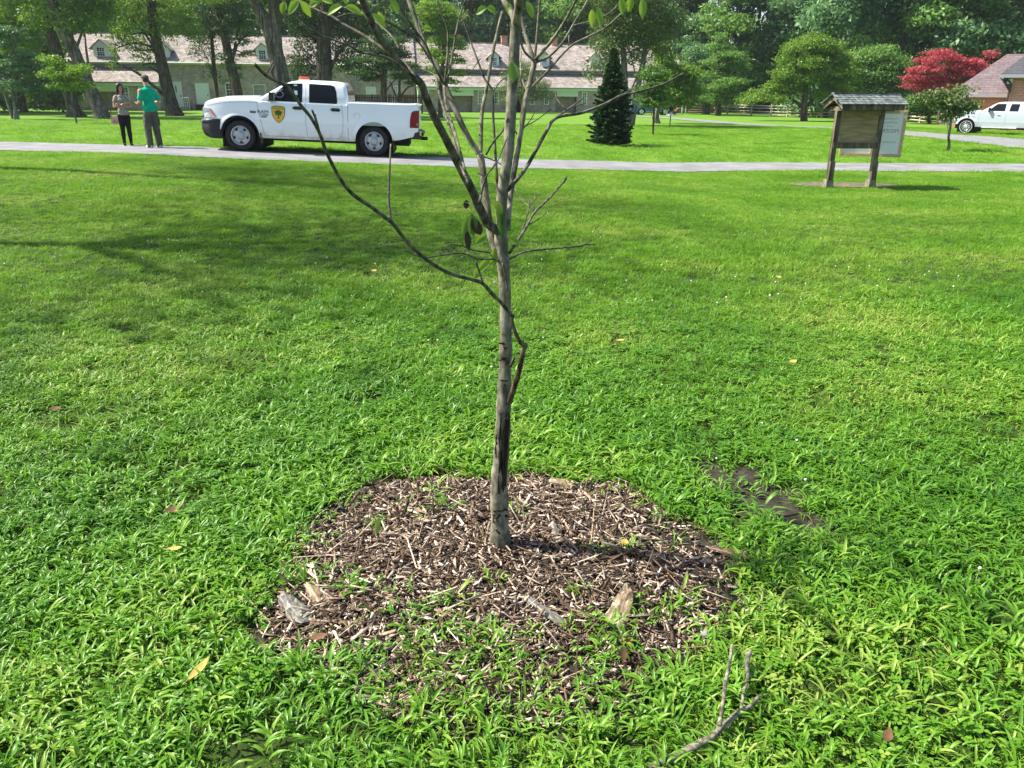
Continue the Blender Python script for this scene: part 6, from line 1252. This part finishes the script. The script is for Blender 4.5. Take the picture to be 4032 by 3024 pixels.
# rear bumper, tail lamp, hitch
b = MB(); b.box((5.64, 0, .60), (.34, 1.96, .20)); b.box((5.82, 0, .63), (.10, 1.6, .10)); o = b.build('rear_bumper', M['blackplastic'], tk); md = o.modifiers.new('bev', 'BEVEL'); md.width = .035; md.segments = 3
b = MB(); b.box((5.78, -.955, .66), (.05, .05, .12)); b.build('reflector', M['yellowlamp'], o); b = MB(); b.box((5.87, -.3, .50), (.20, .08, .09)); b.build('hitch', M['darkgap'], o)
for sd in (-1, 1):
    b = MB(); P = [(5.53, 1.19), (5.60, 1.24), (5.72, 1.25), (5.72, .80), (5.49, .80), (5.495, 1.0)]; n = len(P)
    b.add([(x, sd*(cr.sy(min(x, 5.71), z)+.012), z) for x, z in P]+[(x+.02, sd*(cr.sy(min(x, 5.71), z)-.07), z) for x, z in P], [tuple(range(n)), tuple(range(2*n-1, n-1, -1))]+[(i, (i+1) % n, n+(i+1) % n, n+i) for i in range(n)])
    tl_ = b.build('tail_lamp', M['redlamp'], tk)
    if sd < 0: b = MB(); b.prism([(5.64, -(cr.sy(5.68, .88)+.014), .82), (5.71, -(cr.sy(5.68, .88)+.014), .82), (5.71, -(cr.sy(5.68, .88)+.014), .92), (5.65, -(cr.sy(5.68, .88)+.014), .92)], (0, -.003, 0)); b.build('reversing_lamp', M['lampglass'], tl_)
b = MB(); b.box((5.73, 0, 1.06), (.05, 1.5, .55)); b.prism([(5.70, -.95, 1.405), (5.78, -.90, 1.39), (5.74, -.92, 1.34)], (0, 1.85, 0)); b.build('tailgate', M['paint'], tk)
b = MB(); [b.prism([(XF+s__*0+.515*math.cos(a0), -.985, .40+.515*math.sin(a0)), (XF+.515*math.cos(a1), -.985, .40+.515*math.sin(a1)), (XF+.46*math.cos(a1), -.95, .40+.46*math.sin(a1)), (XF+.46*math.cos(a0), -.95, .40+.46*math.sin(a0))], (0, .5, 0)) for s__, (a0, a1) in [(0, (R(k*12), R(k*12+12))) for k in range(0, 15)]]
b.build('wheel_liner', M['darkgap'], tk)
b = MB(); b.box((1.50, -.93, .36), (.03, .22, .26)); b.box((5.05, -.93, .33), (.03, .22, .25)); b.build('mud_flap', M['blackplastic'], tk)
b = MB(); b.box((2.62, -.45, 1.935), (.26, .26, .07), taper=.88); lb_ = b.build('beacon', M['orange'], tk); md = lb_.modifiers.new('bev', 'BEVEL'); md.width = .02; md.segments = 2
b = MB(); b.box((2.62, -.45, 1.895), (.27, .27, .03)); b.build('beacon_base', M['white'], lb_)
# shield
def decal(nm, poly, m, k, par, cx=1.99, cz=.985, sc=1.0):
    b = MB(); P = [(cx+x*sc, cz+z*sc) for x, z in poly]; n = len(P); b.add([(x, -(cr.W(x)+.012-.15*max(0, z-.8)**2+.0015*k), z) for x, z in P], [tuple(range(n))]); return b.build(nm, m, par)
def shield_poly(w, h):
    L_ = [(0, h*.52), (w*.25, h*.515), (w*.47, h*.46), (w*.5, h*.44), (w*.49, .1*h), (w*.43, -.12*h), (w*.30, -.32*h), (w*.12, -.46*h), (0, -.52*h)]
    return L_+[(-x, z) for x, z in L_[-2:0:-1]]
sh = decal('shield', shield_poly(.355, .42), M['emb_g'], 1, tk); decal('shield_field', shield_poly(.325, .388), M['emb_y'], 2, sh)
decal('shield_band', [(-.16, .125), (-.08, .145), (0, .150), (.08, .145), (.16, .125), (.16, .133), (.08, .153), (0, .158), (-.08, .153), (-.16, .133)], M['emb_g'], 3, sh)
rg = random.Random(3); tp = []
for k in range(28): a = 2*math.pi*k/28; rr_ = .085*(1+.16*math.sin(5*a)+.10*math.sin(11*a+1)); tp.append((rr_*1.12*math.cos(a), .045+rr_*.82*math.sin(a)))
decal('tree_crown', tp, M['emb_g'], 3, sh); decal('tree_trunk', [(-.012, .02), (.012, .02), (.014, -.07), (.035, -.10), (-.035, -.10), (-.014, -.07)], M['emb_g'], 4, sh)
def dtext(s, cx, cz, size, m, par, arc=0, nm='lettering', sx=1.0, k=5):
    vs, fs = text_mesh(s, size); b = MB(); b.add([(cx+v.x*sx, -(cr.W(cx)+.012-.15*max(0, cz-.8)**2+.0015*k), cz+v.y-arc*v.x*v.x) for v in vs], fs); return b.build(nm, m, par)
dtext('STATE PARK SERVICE', 1.99, .985+.170, .030, M['emb_g'], sh, .9); dtext('NJ', 1.99, .985-.150, .030, M['emb_g'], sh)
dtext('RAM', 1.585, 1.035, .115, M['darkgap'], tk, nm='badge', sx=1.25, k=1); dtext('1500', 1.60, .955, .095, M['darkgap'], tk, nm='badge', sx=1.25, k=1)
b = MB(); b.box((1.60, -(cr.sy(1.6, .9)+.004), .905), (.15, .008, .022)); b.build('badge_bar', M['darkgap'], tk)
b = MB(); b.box((1.32, -(cr.sy(1.32, 1.02)+.004), 1.02), (.15, .008, .055)); bd = b.build('badge_plate', M['blackplastic'], tk); dtext('HEMI', 1.32, 1.02, .05, M['chrome'], bd, sx=.95, k=2)
b = MB(); b.box((5.3, -.86, .42), (.5, .04, .05)); b.build('step_bar', M['darkgap'], tk) if False else None
# --- the older pickup on the right (nose to the left, nearer at its tail)
pf2, pr2 = at(3797, 528), at(4060, 542)
hd = math.atan2(pf2.y-pr2.y, pf2.x-pr2.x); s2 = .0
L2 = (pf2-pr2).length; yaw2 = hd-math.pi; WB2 = 3.9; 
org2 = Vector((pf2.x, pf2.y, Tz(pf2.x, pf2.y)+.03)); R2m = Matrix.Rotation(yaw2*.55, 3, 'Z'); org2 = org2-R2m @ Vector((.90, -.95, 0))
print('T2', L2, yaw2, pf2, pr2, 'T1', yaw_t, pitch_t, org)
t2 = thing('pickup_truck', 'older white extended-cab pickup parked before the red brick building', 'pickup truck', org2, yaw2*.55)
WH2 = [(.90, .40, .50), (.90+WB2, .40, .50)]
S2 = dict(L=6.0, hw=.98, wheels=WH2, nose=.5, nosein=.08, tail=.3, tailin=.03, zbelly=.85, tumble=.12, crease=.70, bed=(4.05, 5.95, .85), breaks=[.1, 4.03, 4.07],
  sill=[(0, .62), (.3, .55), (1.4, .42), (4.1, .42), (4.4, .5), (6.0, .6)], top=[(0, 1.10), (.05, 1.17), (.3, 1.21), (1.35, 1.27), (1.5, 1.28), (4.0, 1.28), (6.0, 1.29)], crown=[(0, .02), (.2, .06), (1.2, .09), (1.6, .06), (4, .0), (6, 0)])
c2 = Car(t2, S2); c2.body(M['oldpaint']); CAB2 = dict(rings=[(1.18, 1.42, 4.02, .90, .06), (1.28, 1.50, 4.02, .89, .07), (1.50, 1.85, 3.97, .84, .08), (1.72, 2.18, 3.90, .77, .08), (1.80, 2.32, 3.86, .72, .10), (1.84, 2.50, 3.78, .62, .10), (1.86, 2.8, 3.6, .3, .1)])
c2.cabin(M['oldpaint'], CAB2)
c2.side_panel('front_door_window', [(1.92, 1.33), (2.02, 1.42), (2.28, 1.70), (2.36, 1.74), (2.80, 1.74), (2.80, 1.33)], M['carglass'], .005)
c2.side_panel('rear_side_window', [(3.02, 1.33), (3.06, 1.74), (3.50, 1.74), (3.48, 1.33)], M['carglass'], .005)
b = MB(); V = [(float(np.interp(z, [q[0] for q in CAB2['rings']], [q[1] for q in CAB2['rings']]))-.008, s_*(c2.cy(z)-.08), z) for z in (1.34, 1.5, 1.65, 1.76) for s_ in (-1, 0, 1)]; b.add(V, [(i*3+k, i*3+k+1, i*3+k+4, i*3+k+3) for i in range(3) for k in range(2)]); b.build('windscreen', M['carglass'], t2)
# canopy over the bed
b = MB(); b.prism([(4.12, -.90, 1.31), (4.12, -.80, 1.84), (4.12, .80, 1.84), (4.12, .90, 1.31)], (1.85, 0, 0)); cp = b.build('bed_canopy', M['oldpaint'], t2); md = cp.modifiers.new('bev', 'BEVEL'); md.width = .05; md.segments = 3
b = MB(); P = [(4.30, 1.45), (4.38, 1.72), (5.75, 1.72), (5.80, 1.45)]; b.prism([(x, -(.90-(z-1.31)*.189)-.004, z) for x, z in P], (0, -.006, 0)); b.build('canopy_window', M['carglass'], cp)
for s_ in (-1, 1): c2.wheel(.90, .40, .40, s_, rim=.56, white=True, bright='chrome'); c2.wheel(.90+WB2, .40, .40, s_, rim=.56, white=True, bright='chrome')
b = MB(); b.box((-.05, 0, .66), (.16, 1.9, .22)); b.box((.12, -.93, .66), (.35, .08, .20)); o = b.build('front_bumper', M['chrome'], t2); b = MB(); b.box((-.03, 0, .98), (.05, 1.5, .26)); b.build('grille', M['greytrim'], t2)
b = MB(); b.box((.02, -.80, .98), (.14, .26, .20)); b.build('headlamp', M['lampglass'], t2); b = MB(); b.box((.13, -(c2.sy(.14, .98)+.002), .97), (.10, .02, .18)); b.build('indicator', M['orange'], t2)
b = MB(); b.box((2.02, -1.06, 1.40), (.10, .18, .24)); b.bar((1.98, -.90, 1.34), (2.02, -1.0, 1.36), .04, .04); b.build('door_mirror', M['blackplastic'], t2)
b = MB(); b.box((2.55, -(c2.sy(2.55, 1.1)+.012), 1.10), (.16, .02, .04)); b.build('door_handle', M['chrome'], t2)
b = MB()
for pts in ([(1.50, 1.26), (1.52, .9), (1.60, .46)], [(2.92, 1.26), (2.92, .46)], [(4.05, 1.28), (4.05, .46)], [(1.60, .47), (2.92, .47)]): q = c2.line('', pts, None, .009); b.add(q.v, q.f)
b.build('panel_gaps', M['darkgap'], t2)
b = MB(); b.bar((1.75, -.99, .40), (3.6, -.99, .40), .12, .06); b.build('running_board', M['paint'], t2)
b = MB(); P = [(1.98, .60), (2.02, 1.12), (2.10, 1.12), (2.30, .60)]
for a, c in (((2.0, .62), (2.02, 1.12)), ((2.02, 1.12), (2.30, .60)), ((2.22, 1.12), (2.26, .66)), ((1.99, .62), (2.30, .60))): b.bar((a[0], -(c2.sy(a[0], a[1])+.006), a[1]), (c[0], -(c2.sy(c[0], c[1])+.006), c[1]), .012, .012)
b.build('door_scratch_mark', M['greytrim'], t2) if False else None
b = MB(); b.box((1.22, -(c2.sy(1.22, .98)+.004), .98), (.14, .008, .045)); b.build('badge_plate', M['greytrim'], t2)
# --- the blue car among the trees
pb_ = at(2520, 452); t3 = thing('car', 'blue crossover car half hidden by trees near the far path', 'car', (pb_.x-.95, pb_.y, Tz(pb_.x, pb_.y)), R(4))
S3 = dict(L=4.6, hw=.92, wheels=[(.92, .35, .42), (3.6, .35, .42)], nose=.7, nosein=.14, tail=.5, tailin=.1, zbelly=.75, tumble=.16, crease=.75, bed=None, breaks=[], sill=[(0, .45), (.4, .30), (4.2, .30), (4.6, .5)],
  top=[(0, .78), (.1, .86), (1.0, 1.0), (1.3, 1.03), (4.4, 1.12), (4.6, 1.0)], crown=[(0, .03), (.6, .06), (1.5, .04), (4.6, .02)])
c3 = Car(t3, S3); c3.body(M['carblue']); c3.cabin(M['carblue'], dict(rings=[(.92, 1.15, 4.5, .84, .1), (1.05, 1.3, 4.48, .82, .1), (1.3, 1.72, 4.28, .74, .12), (1.52, 2.1, 4.0, .66, .14), (1.60, 2.35, 3.8, .56, .16), (1.64, 2.8, 3.5, .3, .1)]))
c3.side_panel('front_door_window', [(1.55, 1.10), (1.85, 1.36), (2.15, 1.50), (2.65, 1.51), (2.65, 1.10)], M['carglass'], .005); c3.side_panel('rear_door_window', [(2.75, 1.10), (2.75, 1.51), (3.5, 1.49), (3.95, 1.38), (4.05, 1.18), (3.6, 1.10)], M['carglass'], .005)
b = MB(); V = [(q0_, s_*(c3.cy(z)-.08), z) for z, q0_ in ((1.1, 1.36), (1.3, 1.70), (1.5, 2.04)) for s_ in (-1, 0, 1)]; b.add(V, [(i*3+k, i*3+k+1, i*3+k+4, i*3+k+3) for i in range(2) for k in range(2)]); b.build('windscreen', M['carglass'], t3)
for s_ in (-1, 1): c3.wheel(.92, .35, .35, s_, rim=.68, bright='chrome'); c3.wheel(3.6, .35, .35, s_, rim=.68, bright='chrome')
b = MB(); [b.box((x, -.925, .36), (w, .03, .10)) for x, w in ((2.26, 1.7),)]; b.build('side_cladding', M['greytrim'], t3)
pb_ = at(2690, 446); t4 = thing('car', 'red vehicle barely visible in the shade behind the far white post', 'car', (pb_.x-.8, pb_.y+1, Tz(pb_.x, pb_.y)), R(8))
S4 = dict(S3); c4 = Car(t4, S4); c4.body(M['carred']); c4.cabin(M['carred'], dict(rings=[(.92, 1.15, 4.5, .84, .1), (1.05, 1.3, 4.48, .82, .1), (1.3, 1.72, 4.28, .74, .12), (1.52, 2.1, 4.0, .66, .14), (1.60, 2.35, 3.8, .56, .16)]))
c4.side_panel('front_door_window', [(1.55, 1.10), (1.85, 1.36), (2.15, 1.50), (2.65, 1.51), (2.65, 1.10)], M['carglass'], .005); c4.side_panel('rear_door_window', [(2.75, 1.10), (2.75, 1.51), (3.5, 1.49), (3.95, 1.38), (3.9, 1.10)], M['carglass'], .005)
for s_ in (-1, 1): c4.wheel(.92, .35, .35, s_, rim=.68); c4.wheel(3.6, .35, .35, s_, rim=.68)
# ------------------------------------------------------------------ people (each surface grown from overlapping forms, then fused into one skin)
def limb(b, a, ra, c, rc, n=12, k=6):
    a, c = Vector(a), Vector(c); pts = []; rad = []
    d = (c-a).normalized()
    for i in range(1, 5): t_ = i/5*math.pi/2; pts.append(a-d*ra*math.cos(t_)); rad.append(ra*math.sin(t_))
    for i in range(k+1): u = i/k; pts.append(a.lerp(c, u)); rad.append(ra+(rc-ra)*u)
    for i in range(4, 0, -1): t_ = i/5*math.pi/2; pts.append(c+d*rc*math.cos(t_)); rad.append(rc*math.sin(t_))
    b.tube(pts, rad, n)
def fuse(b, name, m, parent, vox=.011, sm=4):
    o = b.build(name, m, parent, True)
    md = o.modifiers.new('fuse', 'REMESH'); md.mode = 'VOXEL'; md.voxel_size = vox; md.use_smooth_shade = True
    md = o.modifiers.new('soft', 'SMOOTH'); md.iterations = sm; md.factor = .5; return o
def hand(b, wrist, d, palm_n, s, curl=.5):
    """palm, four fingers of unequal length, and a thumb from the side of the palm"""
    w = Vector(wrist); d = Vector(d).normalized(); nrm = Vector(palm_n).normalized(); sd = d.cross(nrm).normalized(); nrm = sd.cross(d).normalized()
    pc = w+d*.045; M3 = Matrix((sd, d, nrm)).transposed(); b.ell(pc, (.040, .050, .015), 12, M3)
    for i, (o_, L_) in enumerate([(-.030, .062), (-.010, .074), (.010, .080), (.030, .070)]):
        p0 = w+d*.080+sd*o_*s; c1 = curl*(1+.12*i); d1 = (d*math.cos(c1*.5)+nrm*math.sin(c1*.5)); p1 = p0+d1*L_*.45; d2 = (d*math.cos(c1*1.4)+nrm*math.sin(c1*1.4)); p2 = p1+d2*L_*.32; d3 = (d*math.cos(c1*2.2)+nrm*math.sin(c1*2.2)); p3 = p2+d3*L_*.25
        limb(b, p0-d*.01, .0095, p1, .009, 8, 2); limb(b, p1, .009, p2, .0082, 8, 2); limb(b, p2, .0082, p3, .0075, 8, 2)
    t0 = w+d*.03-sd*.034*(-s); t1 = t0+(d*.6+sd*s*.7+nrm*.3).normalized()*.035; t2 = t1+(d*.9+sd*s*.2+nrm*.4).normalized()*.028
    limb(b, t0, .012, t1, .010, 8, 2); limb(b, t1, .010, t2, .0085, 8, 2)
def rotz(p, a): c, s = math.cos(a), math.sin(a); return Vector((p[0]*c-p[1]*s, p[0]*s+p[1]*c, p[2]))
def head(b, c, yaw, k=1.0):
    """face towards +y turned by yaw; returns a mapper"""
    M3 = Matrix.Rotation(yaw, 3, 'Z'); c = Vector(c); mp = lambda v: c+M3 @ (Vector(v)*k)
    b.ell(mp((0, -.012, .025)), (.074*k, .092*k, .092*k), 16, M3); b.ell(mp((0, .022, -.045)), (.056*k, .066*k, .070*k), 14, M3); b.ell(mp((0, .060, -.085)), (.028*k, .026*k, .024*k), 10, M3)
    limb(b, mp((0, .088, .012)), .009*k, mp((0, .108, -.022)), .014*k, 8, 2)
    for s in (-1, 1): b.ell(mp((s*.076, -.005, -.01)), (.012*k, .022*k, .032*k), 8, M3); b.ell(mp((s*.034, .062, -.028)), (.022*k, .018*k, .018*k), 8, M3)
    b.ell(mp((0, .080, .028)), (.050*k, .014*k, .012*k), 8, M3); return mp, M3
def face(mp, M3, par, k=1.0):
    for s in (-1, 1): b = MB(); b.ell(mp((s*.030, .083, .008)), (.012*k, .006*k, .007*k), 8, M3); b.build('eye', M['eye'], par, True)
    b = MB(); b.ell(mp((0, .090, -.055)), (.024*k, .008*k, .007*k), 8, M3); b.build('mouth', M['lip'], par, True)
# ---- the man: seen three-quarter from behind, facing left and away
pm = at(612, 584); man = thing('person', 'man in a bright green t-shirt, olive cargo trousers and cap, one hand raised', 'person', pm, R(47))
b = MB(); mp, M3 = head(b, (.0, .035, 1.70), R(12)); limb(b, (0, -.01, 1.47), .062, (0, .015, 1.62), .058)
b.ell((0, 0, 1.20), (.15, .10, .25), 14); b.ell((0, .0, .95), (.15, .11, .12), 14)
EL, HL, ER, HR = (-.255, -.03, 1.165), (-.205, .225, 1.125), (.265, -.03, 1.165), (.17, .22, 1.13)
for s, el_, hn in ((-1, EL, HL), (1, ER, HR)):
    limb(b, (s*.195, -.01, 1.43), .052, el_, .040); limb(b, el_, .042, hn, .027)
    hand(b, hn, Vector(hn)-Vector(el_), (-s*.4, 0, 1) if s < 0 else (-.6, .2, .4), s, .7)
for s in (-1, 1): limb(b, (s*.09, 0, .90), .075, (s*.11, .02, .50), .055); limb(b, (s*.11, .02, .50), .055, (s*.12, -.02, .10), .038)
body_ = fuse(b, 'body', M['skin'], man, .009, 3); face(mp, M3, man)
b = MB(); b.ell((0, -.005, 1.30), (.185, .125, .20), 16); b.ell((0, -.02, 1.40), (.20, .115, .12), 16); b.ell((0, .0, 1.08), (.170, .130, .18), 16); b.ell((0, .0, .97), (.178, .135, .10), 16); limb(b, (0, -.01, 1.44), .09, (0, .0, 1.53), .066)
for s, el_ in ((-1, EL), (1, ER)): limb(b, (s*.150, -.01, 1.425), .072, Vector((s*.190, -.01, 1.42)).lerp(Vector(el_), .70), .064)
limb(b, (.10, -.09, 1.30), .05, (-.10, -.10, 1.02), .05); limb(b, (.13, -.06, 1.0), .06, (-.12, -.06, .95), .06)
fuse(b, 't_shirt', M['tgreen'], man, .011, 4)
b = MB(); b.ell((0, 0, .93), (.165, .120, .10), 14)
for s in (-1, 1): limb(b, (s*.085, -.005, .88), .108, (s*.11, .03, .48), .092); limb(b, (s*.11, .03, .48), .092, (s*.125, -.01, .10), .084); limb(b, (s*.125, .0, .13), .080, (s*.125, .0, .055), .072); b.box((s*.185, .0, .66), (.03, .13, .17)); limb(b, (s*.10, .09, .40), .02, (s*.16, -.03, .36), .02)
fuse(b, 'trousers', M['pants'], man, .012, 3)
for s in (-1, 1): b = MB(); M3s = Matrix.Rotation(R(-s*12), 3, 'Z'); b.ell((s*.125, .06, .045), (.048, .145, .05), 14, M3s); b.ell((s*.122, -.03, .06), (.045, .07, .055), 12); fuse(b, 'shoe', M['shoew'], man, .010, 2)
b = MB(); M3 = Matrix.Rotation(R(12), 3, 'Z'); b.ell(mp((0, -.02, .015)), (.084, .100, .085), 14, M3); hb_ = b.build('hair', M['hairb'], man, True)
b = MB(); cc = mp((0, -.005, .065)); b.ell(cc, (.088, .108, .070), 16, M3); b.ell(mp((0, .125, .052)), (.066, .085, .010), 12, M3); fuse(b, 'cap', M['capc'], man, .008, 2)
# ---- the woman: arms crossed, turned towards him
pw = at(506, 576); k_ = .90; wo = thing('person', 'dark-haired woman in a grey top and black leggings with folded arms', 'person', pw, R(-152)); wo.scale = (k_, k_, k_)
b = MB(); mp, M3 = head(b, (.0, .02, 1.66), R(28)); limb(b, (0, -.01, 1.45), .050, (0, .01, 1.58), .046)
b.ell((0, 0, 1.20), (.125, .085, .24), 14); b.ell((0, 0, .95), (.15, .10, .12), 14)
arms = [((-.175, -.01, 1.40), (-.225, .05, 1.135), (.045, .185, 1.175)), ((.175, -.01, 1.40), (.225, .05, 1.135), (-.045, .155, 1.215))]
for s, (sh_, el_, hn) in zip((-1, 1), arms):
    limb(b, sh_, .043, el_, .036); limb(b, el_, .037, hn, .024); hand(b, hn, Vector(hn)-Vector(el_)+Vector((0, -.04, .02)), (0, -1, .1), s, .5)
for s in (-1, 1): limb(b, (s*.08, 0, .90), .075, (s*.085, .01, .50), .05); limb(b, (s*.085, .01, .50), .040, (s*.09, -.02, .09), .024)
fuse(b, 'body', M['skin2'], wo, .009, 3); face(mp, M3, wo)
b = MB(); b.ell((0, 0, 1.33), (.150, .100, .15), 16); b.ell((0, .03, 1.32), (.13, .10, .08), 14); b.ell((0, 0, 1.15), (.128, .098, .16), 16); b.ell((0, 0, 1.00), (.152, .112, .13), 16); b.ell((0, 0, .93), (.160, .118, .07), 16); limb(b, (-.13, -.01, 1.41), .055, (.13, -.01, 1.41), .055)
for s, (sh_, el_, hn) in zip((-1, 1), arms): limb(b, (s*.13, -.01, 1.415), .062, Vector(sh_).lerp(Vector(el_), .42), .056)
fuse(b, 't_shirt', M['tgrey'], wo, .010, 4)
b = MB(); b.ell((0, -.01, .90), (.155, .115, .12), 14)
for s in (-1, 1): limb(b, (s*.078, -.005, .86), .100, (s*.085, .015, .50), .070); limb(b, (s*.085, .01, .48), .067, (s*.09, -.02, .34), .066); limb(b, (s*.09, -.02, .34), .066, (s*.092, -.015, .10), .044)
fuse(b, 'leggings', M['leggings'], wo, .010, 4)
for s in (-1, 1):
    b = MB(); b.ell((s*.095, .055, .05), (.040, .125, .042), 14, Matrix.Rotation(R(-s*14), 3, 'Z')); b.ell((s*.092, -.02, .06), (.036, .055, .05), 12); sh2 = fuse(b, 'shoe', M['shoeb'], wo, .009, 2)
    b = MB(); b.ell((s*.095, .055, .018), (.044, .132, .018), 14, Matrix.Rotation(R(-s*14), 3, 'Z')); b.build('sole', M['shoew'], sh2, True)
b = MB(); b.ell(mp((0, -.030, .045)), (.100, .104, .104), 14, M3); b.ell(mp((0, -.065, -.05)), (.085, .060, .10), 14, M3)
for s in (-1, 1): limb(b, mp((s*.065, .02, .08)), .030, mp((s*.088, .0, -.06)), .028); limb(b, mp((s*.088, -.01, -.06)), .030, mp((s*.080, -.01, -.16)), .024)
limb(b, mp((0, -.07, -.05)), .06, mp((0, -.08, -.17)), .045); fuse(b, 'hair', M['hair'], wo, .010, 3)
b = MB(); q = Vector(arms[1][2]); e_ = Vector(arms[1][1]); w_ = e_.lerp(q, .88); d_ = (q-e_).normalized(); b.tube([w_-d_*.012, w_+d_*.012], .030, 12); wt = b.build('watch', M['shoew'], wo); b = MB(); b.ell(w_+Vector((0, .03, .0)), (.018, .008, .018), 10); b.build('watch_face', M['darkgap'], wt, True)
# ---- her shoulder bag
bx0 = atY(453, 475, pw.y-.12); bg_ = thing('handbag', 'small tan leather shoulder bag hanging at the side of the woman in grey', 'handbag', bx0, R(12))
b = MB(); b.box((0, 0, 0), (.20, .085, .17), taper=.86); o = b.build('bag_body', M['bag'], bg_); md = o.modifiers.new('bev', 'BEVEL'); md.width = .015; md.segments = 3
b = MB(); b.prism([(-.095, -.048, .088), (.095, -.048, .088), (.085, -.055, .0), (0, -.058, -.035), (-.085, -.055, .0)], (0, .006, 0)); b.box((0, 0, .089), (.18, .095, .008)); b.build('flap', mat('pink_tan_leather', (.50, .27, .24), .45), bg_)
b = MB(); b.box((0, -.062, -.02), (.03, .008, .03)); b.build('clasp', M['strap'], bg_)
sl_ = [Vector((-.075, 0, .08)), Vector((-.075, .02, .30)), Vector((-.06, .05, .55)), Vector((.02, .10, .74)), Vector((.07, .06, .62)), Vector((.085, .0, .35)), Vector((.08, 0, .08))]
b = MB(); b.tube(bez(sl_, 6), .007, 6); b.build('strap', M['strap'], bg_, True)
# ------------------------------------------------------------------ the air
hz = MB(); hz.box((0, 60, 14.0), (420, 190, 32)); 
hm = bpy.data.materials.new('haze'); hm.use_nodes = True; t = hm.node_tree; t.nodes.remove(t.nodes['Principled BSDF'])
pv = t.nodes.new('ShaderNodeVolumePrincipled'); pv.inputs['Color'].default_value = (.86, .93, 1, 1); pv.inputs['Density'].default_value = .00022; pv.inputs['Anisotropy'].default_value = .3
t.links.new(pv.outputs[0], t.nodes['Material Output'].inputs['Volume'])
tag(hz.build('haze', hm), kind='stuff', label='thin pale summer haze over the far trees')
